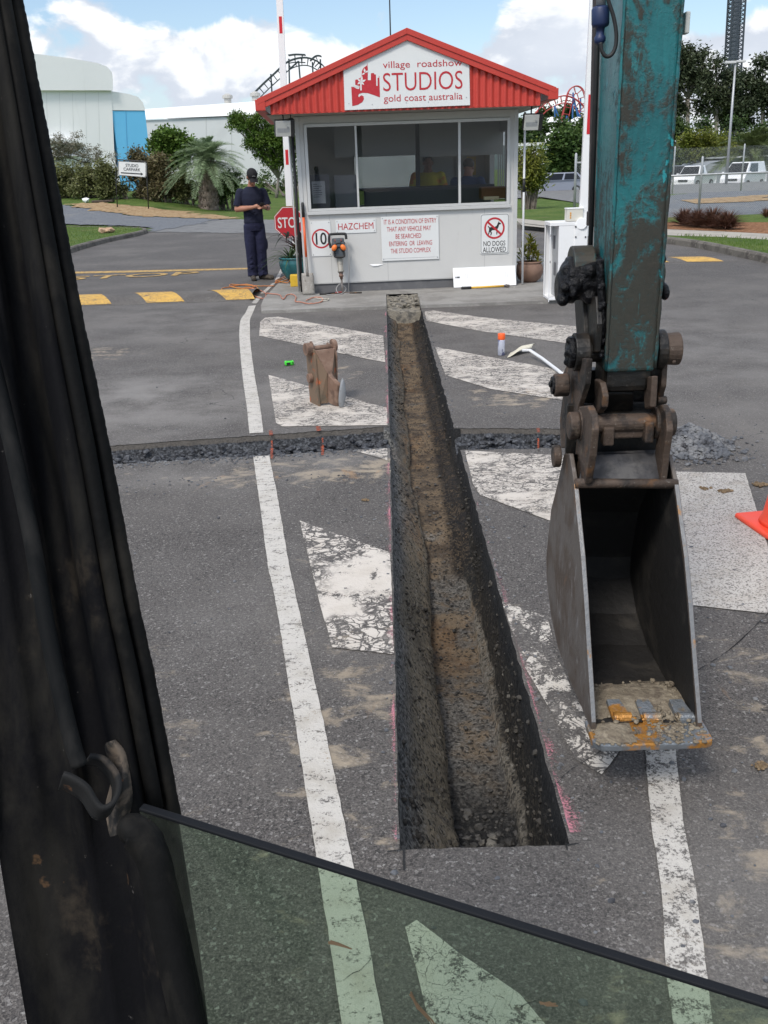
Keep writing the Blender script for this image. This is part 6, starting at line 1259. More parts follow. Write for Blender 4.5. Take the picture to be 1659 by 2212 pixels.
for k, (hh, cc) in enumerate(((.018, 0), (.018, 0), (.022, 0))): mb.box((bx-.055, 12.038, bz+.045+k*.026), (.016, .003, hh))
mb.build('warning_label', pmat('amber_label', (.70, .32, .03), .5), BX)
mb = MB(); p = V(1254, 515, 12.06); mb.box(p, (.155, .10, .36)); mb.box(V(1254, 560, 12.06), (.12, .09, .20)); mb.box(V(1273, 495, 12.08), (.09, .06, .16)); mb.cyl(V(1256, 483, 12.0), V(1256, 483, 12.1), .07, None, 20); HB = mb.build('arm_bracket', M_wht, r, bevel=.005)
for x, y in ((1244, 490), (1244, 512), (1243, 535), (1266, 490), (1265, 512), (1264, 535)):
    mb = MB(); q = V(x, y, 12.0); mb.cyl(q, q+Vector((0, .02, 0)), .010, None, 8); mb.build('bolt', M_black, HB)
Y2 = 18.2; b0 = V(625, 445, Y2); t0 = V(601, -60, Y2); LL = (t0-b0).length; la = lambda py: LL*(445-py)/505
barrier('slim white barrier arm raised upright behind the left booth corner', b0, t0, .115, .06, [(la(350), la(316)), (la(65), la(30)), (la(-25), la(-50))], Y2)
mb = MB(); p = V(628, 445, Y2); mb.box(Vector((p.x+.12, Y2+.05, .52)), (.36, .34, 1.0)); r2 = mb.build('barrier_cabinet', M_wht, None, bevel=.01); tag(r2, 'white barrier cabinet hidden behind the stop sign', 'cabinet')
# stop sign
c = V(625, 480, 17.6); rr = .29; r = thing('stop_sign', 'red octagonal stop sign behind the teal pot', 'sign', Vector((c.x, c.y, 0)))
yv = Vector((0, -1, 0)); oc = lambda R, y: [c+Vector((R*cos(radians(22.5+45*k)), y, R*sin(radians(22.5+45*k)))) for k in range(8)]
mb = MB(); mb.prism(oc(rr, 0), (0, .006, 0)); PL = mb.build('plate', M_sred, r)
mb = MB(); a, b = oc(rr*.975, -.002), oc(rr*.935, -.002)
for k in range(8): mb.poly([a[k], a[(k+1) % 8], b[(k+1) % 8], b[k]])
mb.build('border', M_sign, PL, fixn=False); text_mesh('STOP', c+Vector((.0, -.003, -.005)), Vector((1, 0, 0)), Vector((0, 0, 1)), .42, .185, M_sign, PL, 'lettering', .012, .001)
mb = MB(); mb.cyl((c.x, c.y+.035, 0), (c.x, c.y+.035, c.z+.2), .028, None, 10); mb.build('post', M_gry, r)
# ================================================================== on the road
p = G(1083, 767); r = thing('spray_can', 'paint spray can with bright orange cap standing on the asphalt', 'spray can', p); mb = MB(); mb.lathe([(.030, 0), (.033, .004), (.033, .135), (.030, .147), (.024, .150)], p, 20); cn_ = mb.build('can', pmat('white_can_label', (.50, .52, .60), .35, .1, (((.10, .11, .22), 22, .50, .56, .9, (1, 1, .6)),)), r, smooth=True)
mb = MB(); mb.lathe([(.033, .147), (.034, .15), (.034, .198), (.030, .204), (.001, .205)], p, 20); mb.build('cap', pmat('orange_cap', (.85, .12, .02), .4), r, smooth=True)
p = G(625, 789); r = thing('tape_measure', 'bright green tape measure lying left of the rusty attachment', 'tape measure', p); mb = MB(); rz = Matrix.Rotation(radians(14), 3, 'Z'); mb.box(p+Vector((0, 0, .022)), (.085, .055, .042), rz); g = mb.build('case', pmat('lime_green', (.06, .62, .04), .4), r, bevel=.012)
mb = MB(); mb.box(p+rz @ Vector((-.01, -.028, .02)), (.034, .004, .022), rz); mb.box(p+rz @ Vector((0, -.005, .0435)), (.05, .012, .003), rz); mb.box(p+rz @ Vector((.030, -.028, .025)), (.008, .004, .02), rz); mb.build('grip_pad', M_black, g)
# white shovel lying face down
r = thing('shovel', 'cream shovel with white shaft lying face down on the asphalt', 'shovel', G(1130, 765)); mb = MB(); rows = []
tip = G(1098, 766); hl = G(1162, 756, .06); e0, e1 = G(1104, 770, .0), G(1100, 766, .0)
for i in range(9):
    q = i/8; row = []
    for k in range(9):
        w = (k/8-.5); base = lerp(G(1099, 768), G(1152, 758), q)
        row.append(base+Vector((.0+w*.06, w*.24*(.75+.25*sin(pi*min(1, q+.35))), .062*sst(0, .55, q)*(1-(2*w)**2*.35)+.006)))
    rows.append(row)
mb.grid(rows); o = mb.build('blade', pmat('cream_shovel_paint', (.62, .58, .46), .5, 0, (((.40, .37, .30), 14, .5, .68, .6),)), r, smooth=True); m = o.modifiers.new('solid', 'SOLIDIFY'); m.thickness = .004
mb = MB(); mb.tube([G(1128, 757, .075), G(1145, 757, .07), G(1172, 775, .045), G(1205, 800, .025), G(1262, 848, .015)], [.014, .015, .0145, .0145, .0145], 10); mb.build('shaft', pmat('white_shaft', (.66, .67, .68), .4), r, smooth=True)
# ripper attachment
def ripper():
    c = G(706, 872); S = Vector((c.x, c.y, 0)); r = thing('ripper_attachment', 'rusty single tine ripper attachment standing on the asphalt left of the trench', 'ripper', S)
    yw = radians(27); X_ = Vector((cos(yw), sin(yw), 0)); Y_ = Vector((-sin(yw), cos(yw), 0)); at = lambda x, y, z: S+X_*x*.80+Y_*y*.72+Vector((0, 0, z))
    MR = pmat('rusted_tan_paint', (.19, .115, .08), .75, .05, (((.27, .185, .135), 11, .45, .65, .7), ((.09, .055, .04), 14, .52, .66, .7)), bump=(50, .5, .005)); MO = pmat('flaking_orange_paint', (.17, .115, .075), .75, .05, (((.42, .10, .03), 13, .56, .64, .85, (1, 1, .8)), ((.10, .085, .06), 8, .55, .68, .7)), bump=(50, .5, .005))
    Hh = .43; w = .115
    mb = MB(); mb.prism([at(-w, -.09, .0), at(-w, .16, .0), at(-w, .19, Hh+.01), at(-w, -.02, Hh), at(-w, -.05, .36)], X_*.014); mb.build('side_plate', MO, r, bevel=.003)
    mb = MB(); mb.prism([at(w-.014, -.02, .13), at(w-.014, .16, .05), at(w-.014, .19, Hh+.01), at(w-.014, -.02, Hh), at(w-.014, -.05, .36)], X_*.014); mb.build('side_plate', MR, r, bevel=.003)
    mb = MB(); mb.prism([at(-w+.014, .13, .02), at(w-.014, .13, .02), at(w-.014, .18, Hh-.03), at(-w+.014, .18, Hh-.03)], Y_*.014); mb.build('rear_plate', MR, r)
    mb = MB(); mb.prism([at(-w+.012, -.035, Hh-.01), at(w-.012, -.035, Hh-.01), at(.032, -.115, .255), at(-.022, -.115, .250)], Y_*.016); mb.build('funnel_plate', MR, r, bevel=.003)
    mb = MB(); mb.prism([at(-w+.014, -.035, Hh-.02), at(-.022, -.112, .25), at(-.022, -.09, .02), at(-w+.014, -.07, .02)], Y_*.012); mb.prism([at(w-.014, -.035, Hh-.02), at(.03, -.112, .255), at(.05, -.06, .13), at(w-.014, -.02, .14)], Y_*.012); mb.build('web_plate', MO, r)
    rows = []
    for i in range(9):
        q = i/8; y = lerp(-.12, -.245, sst(0, 1, q)); z0 = lerp(.26, .165, q)
        rows.append([at(x+.055*q*q, y+(0 if z_ else .045), (z0 if z_ else lerp(.03, -.0, q)+.002)) for x, z_ in ((-.020, 0), (-.020, 1), (.024, 1), (.024, 0), (-.020, 0))])
    mb = MB(); mb.grid(rows); mb.poly(rows[-1][:4]); mb.build('shank', MR, r, bevel=.003)
    mb = MB(); rows = []
    for i in range(13):
        q = i/12; z = lerp(.010, .225, q); ww = .037*sin(pi*min(1, q*.85+.16))**.6; y = -.262-.012*sin(pi*q); tp_ = .028*q
        rows.append([at(.045+tp_+ww*cos(a), y+.018*sin(a), z) for a in [2*pi*k/14 for k in range(15)]])
    mb.grid(rows); mb.poly(rows[-1][:14]); mb.poly(rows[0][:14]); mb.build('tine_tip', pmat('worn_grey_tip', (.27, .28, .29), .5, .3, (((.14, .13, .12), 14, .5, .66, .7),)), r, smooth=True)
    for x0_, x1_, y, z, R in ((-w-.055, -w+.012, .05, Hh-.005, .048), (-w-.04, -w, .06, .205, .036), (w-.012, w+.028, .05, Hh+.0, .046), (w, w+.018, .06, .20, .034)):
        mb = MB(); mb.cyl(at(x0_, y, z), at(x1_, y, z), R, None, 18); mb.build('pin_boss', MR, r, bevel=.004)
    mb = MB(); mb.cyl(at(-w, .05, Hh-.005), at(w, .05, Hh-.005), .020, None, 12); mb.build('hitch_pin', MR, r)
    for x in (-w, w-.016): mb = MB(); mb.prism([at(x, .0, Hh-.02), at(x, .10, Hh-.02), at(x, .095, Hh+.035), at(x, .05, Hh+.052), at(x, .01, Hh+.035)], X_*.016); mb.build('hitch_lug', MR, r, bevel=.003)
ripper()
# traffic cone
p = G(1716, 1142); M_cone = pmat('cone_orange', (.80, .065, .022), .45, 0, (((.70, .10, .06), 9, .5, .7, .5),))
r = thing('traffic_cone', 'orange traffic cone at the right edge beside the white block', 'traffic cone', p); mb = MB(); mb.lathe([(.165, .022), (.156, .045), (.148, .06), (.048, .66), (.036, .70), (.030, .70)], p, 32); mb.build('cone', M_cone, r, smooth=True)
mb = MB(); rz = Matrix.Rotation(radians(8), 3, 'Z'); mb.box(p+Vector((0, 0, .014)), (.40, .40, .028), rz); mb.build('base', M_cone, r, bevel=.012, seg=3)
# ================================================================== far side of the road
M_bld = pmat('white_stage_cladding', (.83, .835, .82), .6, 0, (((.78, .785, .77), .3, .45, .7, .5), ((.74, .74, .72), 1.2, .55, .75, .35, (1, 1, .2))))
M_bld2 = pmat('grey_white_cladding', (.62, .63, .63), .6, 0, (((.50, .51, .51), .3, .45, .7, .5),))
M_cyan = pmat('sky_blue_cladding', (.15, .52, .82), .6, 0, (((.17, .55, .84), .5, .45, .7, .5),))
M_line = pmat('cladding_shadow_gap', (.30, .31, .30), .7)
def round_corner(pts, i, r=.25, n=6):
    a, b, c = Vector(pts[i-1]), Vector(pts[i]), Vector(pts[(i+1) % len(pts)]); p, q = b+(a-b)*r, b+(c-b)*r
    return list(pts[:i])+[((1-k/n)**2*p+2*(k/n)*(1-k/n)*b+(k/n)**2*q) for k in range(n+1)]+list(pts[i+1:])
# sound stage on the left: tall block, upper band, lower wing with the blue panel
def wallpt(px, py, f): # vertical plane that recedes to the right
    d = ray(px, py); A, Bq = f; n = Vector((-(Bq-A).y, (Bq-A).x, 0)).normalized(); return CAM+d*((A-CAM).dot(n)/d.dot(n))
fA = (Vector((-46, 66, 0)), Vector((-24, 80, 0))); nb = Vector((-(fA[1]-fA[0]).y, (fA[1]-fA[0]).x, 0)).normalized()
wp = lambda x, y: wallpt(x, y, fA)
r = thing('sound_stage', 'tall white sound stage with blue end panel at the far left', 'building', Vector((-30, 76, 0)))
mb = MB(); P = round_corner([wp(-300, 470), wp(-300, 180), wp(86, 196), wp(241, 196), wp(247, 330), wp(275, 470)], 3, .02); mb.prism(P, nb*28); W1 = mb.build('wall', M_bld, r)
mb = MB(); P = [wp(-300, 176), wp(-300, 50), wp(72, 117), wp(150, 127), wp(207, 137), wp(228, 145), wp(239, 157), wp(241, 172), wp(241, 196), wp(86, 196)]; P = [p-nb*.35 for p in P]; mb.prism(P, nb*28); W2 = mb.build('upper_band', M_bld, r)
mb = MB(); P = [wp(242, 197), wp(279, 203), wp(298, 209), wp(309, 221), wp(314, 236), wp(314, 238.5), wp(242, 238)]; mb.prism([p+nb*.05 for p in P], nb*24); W3 = mb.build('side_wing', M_bld, r)
mb = MB(); P = [wp(242, 239), wp(314, 239), wp(324, 330), wp(330, 475), wp(268, 475), wp(255, 330)]; mb.prism([p+nb*.10 for p in P], nb*23); W4 = mb.build('blue_panel', M_cyan, r)
mb = MB(); mb.poly([p+nb*.07 for p in (wp(272, 240), wp(272.6, 240), wp(280, 420), wp(279, 420))]); mb.build('panel_seam', pmat('blue_seam', (.07, .28, .52), .6), W4)
mb = MB()
for x in (100, 128, 156, 184, 212): mb.poly([p-nb*.01 for p in (wp(x, 199), wp(x+.5, 199), wp(x+6, 400), wp(x+5.4, 400))])
mb.build('cladding_seam', pmat('white_seam', (.58, .59, .57), .6), W1)
mb = MB(); P = [wp(98, 302), wp(170, 302), wp(172, 310), wp(98, 310)]; mb.prism([p-nb*.8 for p in P], nb*1.0); P = [wp(98, 338), wp(170, 336), wp(170, 337.5), wp(98, 339.5)]; mb.prism([p-nb*.7 for p in P], nb*.9); mb.build('awning', M_bld, W1)
# second stage, long and low, with roof ventilators
fB = (Vector((-40, 112, 0)), Vector((30, 117, 0))); nb2 = Vector((-(fB[1]-fB[0]).y, (fB[1]-fB[0]).x, 0)).normalized(); wq = lambda x, y: wallpt(x, y, fB)
r = thing('sound_stage', 'long low white sound stage with rounded roof edge and ventilators behind the booth', 'building', Vector((-5, 114, 0)))
mb = MB(); P = [wq(250, 480), wq(250, 262), wq(1000, 233), wq(1000, 480)]; mb.prism(P, nb2*40); Wb = mb.build('wall', M_bld2, r)
mb = MB(); rows = []
for x in [lerp(300, 1000, i/12) for i in range(13)]:
    b_ = lerp(258, 231, (x-300)/700); t_ = lerp(231, 182, (x-300)/700) if x < 560 else lerp(231, 182, (x-300)/700)
    row = []
    for k in range(9): a = k/8*pi/2; p = wq(x, b_); q = wq(x, t_); h = (q.z-p.z); row.append(Vector((p.x, p.y, p.z))-nb2*.25+nb2*(4.5*(1-cos(a)))+Vector((0, 0, h*sin(a))))
    row.append(row[-1]+nb2*38); rows.append(row)
mb.grid(rows); mb.build('roof', M_bld, r, smooth=True)
mb = MB()
for x in (445, 500): mb.poly([p-nb2*.02 for p in (wq(x, 252), wq(x+.5, 252), wq(x+1.5, 430), wq(x+1, 430))])
mb.poly([p-nb2*.02 for p in (wq(315, 252), wq(379, 250), wq(379, 251), wq(315, 253))]); mb.build('cladding_seam', M_line, Wb)
for px, py in ((482, 208), (545, 203)):
    p = wq(px, py)+nb2*6; mb = MB(); mb.cyl(p-Vector((0, 0, .8)), p+Vector((0, 0, .2)), .42, None, 14); mb.cyl(p+Vector((0, 0, .2)), p+Vector((0, 0, .5)), .62, .62, 14); mb.cyl(p+Vector((0, 0, .5)), p+Vector((0, 0, .72)), .62, .2, 14); mb.build('roof_ventilator', pmat('ventilator', (.42, .41, .38), .6), r, bevel=.03)
# distant hills
M_hill = pmat('hill_forest', (.055, .085, .075), .95, 0, (((.08, .115, .10), .02, .45, .65, .8),), world=True)
mb = MB(); rows = []
for i in range(60):
    x = lerp(-900, 1200, i/59); z = 20+16*noise.noise(Vector((x*.004, 1, 0)))+8*noise.noise(Vector((x*.013, 5, 0))); rows.append([Vector((x, 1050, -6)), Vector((x, 1130, z*.55)), Vector((x, 1220, z+8*noise.noise(Vector((x*.03, 2, 0))))), Vector((x, 1500, z*.4))])
mb.grid(rows); tag(mb.build('hills', M_hill, smooth=True), kind='structure')
# ------------------------------------------------------------------ trees and shrubs
M_bark = pmat('bark', (.16, .135, .11), .9, 0, (((.08, .065, .05), 6, .45, .65, .8), ((.28, .25, .21), 9, .58, .7, .5)), bump=(20, .6, .02))
M_bark2 = pmat('pale_bark', (.22, .20, .17), .9, 0, (((.10, .085, .07), 4, .48, .65, .8),), bump=(15, .6, .02))
L_bright = leaf_mat('bright_leaf', (.075, .145, .022), (.13, .20, .035), (.025, .055, .012), 1.1); L_mid = leaf_mat('mid_green_leaf', (.055, .105, .025), (.09, .145, .035), (.02, .04, .012), .9)
L_olive = leaf_mat('olive_leaf', (.14, .155, .055), (.19, .195, .085), (.07, .08, .032), 1.2); L_brown = leaf_mat('bronze_leaf', (.13, .11, .055), (.19, .155, .08), (.10, .12, .045), 1.5)
L_gum = leaf_mat('gum_leaf', (.058, .080, .042), (.095, .115, .062), (.030, .042, .024), .5); L_dark = leaf_mat('dark_green_leaf', (.045, .085, .025), (.080, .125, .036), (.022, .040, .014), .45)
L_yg = leaf_mat('yellow_green_leaf', (.13, .165, .022), (.19, .20, .035), (.06, .085, .016), .8); L_palm = leaf_mat('silver_palm_leaf', (.22, .30, .16), (.33, .41, .25), (.14, .20, .10), 1.3, .4); L_palmg = leaf_mat('palm_leaf', (.11, .15, .05), (.17, .20, .08), (.06, .08, .03), .9)
L_red = leaf_mat('russet_blade', (.10, .045, .030), (.16, .085, .055), (.05, .022, .016), 2.5)
def foliage(blobs, n, L, w, rng, shell=.55, droop=0.0):
    """leaf clumps through the volume of the blobs, denser in twig clusters, gaps between"""
    mb = MB(); vol = [b[1][0]*b[1][1]*b[1][2] for b in blobs]; tot = sum(vol)
    for (c, r), v in zip(blobs, vol):
        m = max(6, int(n*v/tot/14))
        for _ in range(m):
            q = Vector((rng.gauss(0, 1), rng.gauss(0, 1), rng.gauss(0, 1))).normalized()*(shell+(1-shell)*rng.random())*rng.uniform(.8, 1.12); cc = c+Vector((q.x*r[0], q.y*r[1], q.z*r[2])); cr = L*rng.uniform(.9, 1.9)
            for _ in range(14):
                p = cc+Vector((rng.gauss(0, .5), rng.gauss(0, .5), rng.gauss(0, .42)))*cr; d = Vector((rng.gauss(0, 1), rng.gauss(0, 1), rng.gauss(0, .7)-droop)).normalized(); mb.leaf(p, d, Vector((rng.gauss(0, .7), rng.gauss(0, .7), 1)), L*rng.uniform(.6, 1.2), w*rng.uniform(.7, 1.2))
    return mb
def px_blobs(spec, Y, dy=None):
    """(px, py, half width, half height) in photo units at depth Y -> blobs in metres"""
    out = []
    for i, (px, py, a, b) in enumerate(spec):
        k = (Y*.94+.5)/FPX; yy = Y+(R_.uniform(-.5, .5)*a*k if dy is None else dy); c = V(px, py, yy); out.append((c, (a*k, a*k*.9, b*k)))
    return out
def tree(name, label, cat, base, spec, Y, n, L, w, lm, rng, trunk=None, bark=None, shell=.5, group=None, droop=0.0, tr=.12):
    base = Vector(base); r = thing(name, label, cat, base, group); bl = px_blobs(spec, Y)
    mb = MB()
    if trunk is None: trunk = base+Vector((0, 0, .35*max(b[0].z-base.z for b in bl)))
    mb.tube([base-Vector((0, 0, .2)), (base+trunk)/2+Vector((tr*.3, 0, 0)), trunk], [tr*1.25, tr, tr*.8], 10)
    for c, rr in bl:
        m1 = lerp(trunk, c, .5)+Vector((rng.uniform(-.2, .2), rng.uniform(-.2, .2), rng.uniform(.0, .25)))*rr[0]*.5; mb.tube([trunk, m1, c], [tr*.55, tr*.35, tr*.12], 7)
        for _ in range(4):
            q = c+Vector((rng.uniform(-1, 1)*rr[0], rng.uniform(-1, 1)*rr[1], rng.uniform(-.5, 1)*rr[2]))*.8; mb.tube([m1, (m1+q)/2+Vector((0, 0, .05)), q], [tr*.25, tr*.14, tr*.05], 5)
    mb.build('trunk', bark or M_bark, r, smooth=True); foliage(bl, n, L, w, rng, shell, droop).build('crown', lm, r, fixn=False); return r
def shrub(name, label, base, spec, Y, n, L, w, lm, rng, group=None, shell=.35, cat='shrub'):
    base = Vector(base); r = thing(name, label, cat, base, group); bl = px_blobs(spec, Y); mb = MB()
    for c, rr in bl:
        for _ in range(5): q = c+Vector((rng.uniform(-.7, .7)*rr[0], rng.uniform(-.7, .7)*rr[1], rng.uniform(-.4, .7)*rr[2])); b0 = base+Vector((rng.uniform(-.3, .3), rng.uniform(-.2, .2), -.1)); mb.tube([Vector((lerp(b0.x, c.x, .5), b0.y, H(c.x, c.y)-.05)), (c+q)/2, q], [.035, .025, .010], 5)
    mb.build('stem', M_bark, r); foliage(bl, n, L, w, rng, shell).build('leaves', lm, r, fixn=False); return r
rt_ = random.Random(33)
# bright tree behind the man
tb = T(596, 428); Yt = tb.y
tree('garden_tree', 'bright green open crowned tree between the palm and the booth', 'tree', tb, [(524, 268, 30, 18), (560, 300, 34, 26), (600, 300, 36, 28), (620, 340, 26, 24), (512, 252, 24, 14), (540, 270, 26, 16), (560, 258, 22, 16), (578, 285, 28, 20), (548, 305, 26, 20), (612, 275, 30, 26), (600, 320, 32, 24), (572, 335, 24, 18), (636, 310, 22, 26), (500, 262, 12, 7), (590, 350, 26, 14), (545, 283, 20, 12)], Yt, 26000, .20, .11, L_bright, rt_, V(601, 385, Yt), M_bark2, .25, None, 0, .11)
g = T(640, 425); shrub('round_shrub', 'dark rounded shrub at the foot of the bright green tree', g, [(618, 395, 26, 20), (648, 388, 26, 26), (596, 400, 12, 12), (568, 395, 22, 30)], g.y+3, 2600, .22, .12, L_mid, rt_)
# hedge of olive shrubs left of the sign, bronze shrubs behind it
def sh(label, spec, base_px, n, lm, L=.20, off=0, name='hedge_shrub', group='shrubs on the left bank'):
    b = T(*base_px); return shrub(name, label, (b.x, b.y+off, H(b.x, b.y+off)), spec, b.y+off, n, L, L*.5, lm, rt_, group)
sh('olive green shrub behind the black pillar, leftmost of the bank', [(120, 390, 34, 36), (150, 375, 26, 26), (140, 410, 30, 20)], (140, 428), 4200, L_olive)
sh('broad olive shrub left of the car park sign, below the bare branches', [(188, 390, 30, 34), (172, 412, 26, 16), (212, 400, 22, 28), (190, 372, 18, 14)], (190, 429), 4600, L_olive)
sh('tall olive shrub touching the left post of the car park sign', [(222, 368, 16, 24), (236, 388, 18, 32), (228, 410, 22, 18)], (235, 430), 4200, L_olive)
sh('thin olive shrub under the car park sign', [(262, 412, 12, 12), (270, 402, 9, 9)], (268, 431), 500, L_olive, .17, .5)
sh('bronze leaved shrub right behind the car park sign', [(300, 345, 24, 22), (288, 372, 20, 24), (318, 372, 24, 30), (310, 410, 24, 20), (290, 335, 14, 12)], (310, 436), 5200, L_brown, .19, 1.5)
sh('bronze and green shrub left of the silvery palm', [(345, 352, 22, 20), (350, 385, 24, 28), (338, 412, 22, 20), (365, 402, 18, 26)], (352, 440), 5000, L_brown, .19, 1.0)
sh('dark olive shrub in the shade behind the palm trunk', [(395, 395, 24, 30), (420, 405, 24, 26), (385, 420, 20, 18)], (400, 445), 2400, L_olive, .2, 1.0)
sh('dark green shrub right of the palm trunk', [(478, 405, 26, 28), (500, 398, 24, 30), (470, 430, 22, 14)], (490, 455), 2400, L_mid, .2, 1.0)
b = T(360, 441); tree('leafy_tree', 'rounded green tree rising behind the bronze shrubs and palm', 'tree', (b.x, b.y+6, H(b.x, b.y+6)), [(366, 300, 30, 18), (345, 318, 22, 20), (390, 318, 34, 22), (370, 340, 34, 24), (352, 292, 16, 10)], b.y+6, 8200, .26, .14, L_bright, rt_, None, None, .4)
# bare grey branches above the olive hedge
b = T(105, 428); r = thing('bare_tree', 'sparse grey branches reaching right above the olive hedge', 'tree', (b.x, b.y+4, H(b.x, b.y+4))); mb = MB(); Yb = b.y+4; st0 = V(60, 420, Yb)
mb.tube([st0, V(75, 360, Yb), V(95, 325, Yb)], [.14, .11, .08], 8); tips = []
for pts in (((95, 325), (120, 318), (145, 325), (175, 338), (212, 345)), ((95, 325), (115, 308), (140, 310), (165, 320)), ((110, 320), (130, 332), (150, 340), (185, 352)), ((95, 325), (110, 335), (130, 345))):
    w = [V(x, y, Yb+R_.uniform(-1, 1)) for x, y in pts]; mb.tube(w, [.06, .05, .04, .03, .015][:len(w)], 6); tips += w[1:]
    for q in w[1:]:
        for _ in range(6): e = q+Vector((R_.uniform(-.2, 1.0), R_.uniform(-.6, .6), R_.uniform(-.3, .6))); mb.tube([q, e], [.018, .005], 4); tips.append(e)
mb.build('trunk', M_bark2, r); foliage([(q, (.35, .35, .18)) for q in tips], 1500, .12, .05, rt_, .2).build('crown', leaf_mat('dry_leaf', (.15, .15, .10), (.22, .20, .14), None, 2), r, fixn=False)
# palms
def palm(label, base, crown, n, L, lm, rng, trunk_r=(.26, .20), name='feather_palm', n2=46, skirt=0, arch=.9, lw=.035):
    base = Vector(base); crown = Vector(crown); r = thing(name, label, 'palm', base); mb = MB()
    K = 15; pts = [lerp(base-Vector((0, 0, .1)), crown, i/K) for i in range(K+1)]; mb.tube(pts, [lerp(trunk_r[0], trunk_r[1], i/K)*(1+.08*(i % 2)) for i in range(K+1)], 14)
    hgt = (crown-base).length
    for i in range(int(60+260*(skirt > 0))):
        a = rng.uniform(0, 6.28); q = rng.uniform(.0, 1); rad = lerp(trunk_r[0], trunk_r[1], q); p = lerp(base, crown, q)+Vector((cos(a), sin(a), 0))*rad*.92; ll = .22*hgt/3; mb.tube([p, p+Vector((cos(a)*.10, sin(a)*.10, ll*.5)), p+Vector((cos(a)*.13, sin(a)*.13, ll))], [.035, .028, .012], 5)
    mb.build('trunk', pmat('palm_trunk', (.20, .16, .13), .95, 0, (((.09, .065, .055), 8, .45, .62, .9, (1, 1, .4)), ((.34, .29, .25), 12, .55, .68, .7, (1, 1, .3)))), r)
    mb = MB()
    for i in range(n):
        a = i*2.39996+rng.uniform(-.2, .2); e = lerp(1.5, -.15, ((i+.5)/n)**1.15)+rng.uniform(-.12, .12); l = L*rng.uniform(.82, 1.1)*(1-.15*(e > 1.2)); d = Vector((cos(a)*cos(e), sin(a)*cos(e), sin(e))); out = Vector((cos(a), sin(a), 0)); sp = []
        for k in range(13): q = k/12; sp.append(crown+d*l*q+out*l*.16*q*q-Vector((0, 0, arch*l*(q**2.1)*(.30+.32*cos(e)))))
        mb.tube(sp, [lerp(.022, .004, k/12) for k in range(13)], 4); sd_ = Vector((-sin(a), cos(a), 0))
        for k in range(n2):
            q = .14+.86*k/n2; f = q*12; j = min(11, int(f)); p = lerp(sp[j], sp[j+1], f-j); tg = (sp[j+1]-sp[j]).normalized(); up = sd_.cross(tg); ll = l*.26*sin(pi*min(1, .16+q*.80))**.7
            for s in (-1, 1): dd = (tg*.75+sd_*s*.85+up*(.30*(1 if up.z > 0 else -1))-Vector((0, 0, .16))+Vector((rng.gauss(0, .08), rng.gauss(0, .08), rng.gauss(0, .08)))).normalized(); mb.leaf(p, dd, up, ll*rng.uniform(.85, 1.1), lw)
    mb.build('fronds', lm, r, fixn=False); return r
b = T(452, 452); palm('silvery green feather palm with stout shaggy trunk on the left bank', b, V(448, 352, b.y), 84, 2.15, L_palm, rt_, (.50, .34), 'feather_palm', 58, 1, 1.15, .028)
palm('tall pale green palm at the right edge beyond the chain link fence', (V(1626, 400, 90).x, 90, -1.0), V(1626, 330, 90), 44, 3.7, L_palmg, rt_, (.30, .22), 'feather_palm', 40, 0, 1.0, .10)
# yellow-green plant and trees right of the booth
b = T(1140, 452); shrub('golden_shrub', 'tall golden green shrub half hidden by the white downpipe', b, [(1140, 375, 34, 34), (1155, 345, 22, 30), (1160, 385, 24, 24), (1150, 398, 22, 14), (1130, 340, 22, 26)], b.y, 3600, .22, .07, L_yg, rt_)
b = V(1222, 412, 72); tree('leafy_tree', 'dense dark green tree behind the silver hatchback', 'tree', (b.x, b.y, H(b.x, b.y)), [(1225, 310, 36, 30), (1205, 340, 34, 34), (1245, 350, 34, 40), (1215, 375, 40, 26), (1255, 310, 22, 30), (1240, 285, 22, 16), (1195, 368, 24, 26)], 72, 6500, .42, .24, L_mid, rt_, None, None, .45)
def far_tree(label, px, top, Y, hw, lm, n=2600, L=.9, name='far_tree', grp='trees beyond the car park', base_py=372, open_=False):
    x = V(px, base_py, Y).x; h = 372-(px-828)*.0367
    spec = []; n = int(n*1.9)
    for k in range(9 if not open_ else 15): q = rt_.random(); spec.append((px+rt_.uniform(-1, 1)*hw*(.9-.5*abs(q-.45)), lerp(top+hw*.35, lerp(top, base_py, .62 if open_ else .85), q), hw*rt_.uniform(.34, .58), hw*rt_.uniform(.22, .42)))
    spec.append((px, top+hw*.3, hw*.5, hw*.32))
    k = Y*.94/FPX; return tree(name, label, 'tree', (x, Y, H(x, Y)), spec, Y, n, L*k*9, L*k*4.2, lm, rt_, V(px, lerp(top, base_py, .5), Y), M_bark2, .30, grp, .35 if open_ else 0, k*4.5)
far_tree('grey green gum tree touching the teal arm, left of three tall gums', 1486, 98, 150, 52, L_gum, 4600, 1.0, 'gum_tree', 'tall gum trees beyond the car park', 330, True)
far_tree('airy tall gum tree with sky showing through left of the lattice tower', 1548, 118, 148, 50, L_gum, 3000, 1.0, 'gum_tree', 'tall gum trees beyond the car park', 330, True)
far_tree('dark tall gum tree at the right edge of the picture', 1648, 120, 145, 56, L_gum, 5600, 1.0, 'gum_tree', 'tall gum trees beyond the car park', 330, True)
far_tree('lower gum tree just right of the lattice tower foot', 1598, 205, 152, 44, L_gum, 3400, 1.0, 'gum_tree', 'tall gum trees beyond the car park', 330, True)
far_tree('dark leafy tree half hidden by the teal arm above the fence', 1462, 255, 118, 46, L_dark, 2600); far_tree('dark bushy tree in front of the airy gum, left of the lamp pole', 1520, 255, 120, 52, L_dark, 2800); far_tree('dark bushy tree right of the lamp pole', 1590, 255, 122, 52, L_dark, 2800); far_tree('dark bushy tree behind the pale palm at the right edge', 1655, 262, 118, 50, L_dark, 2600)
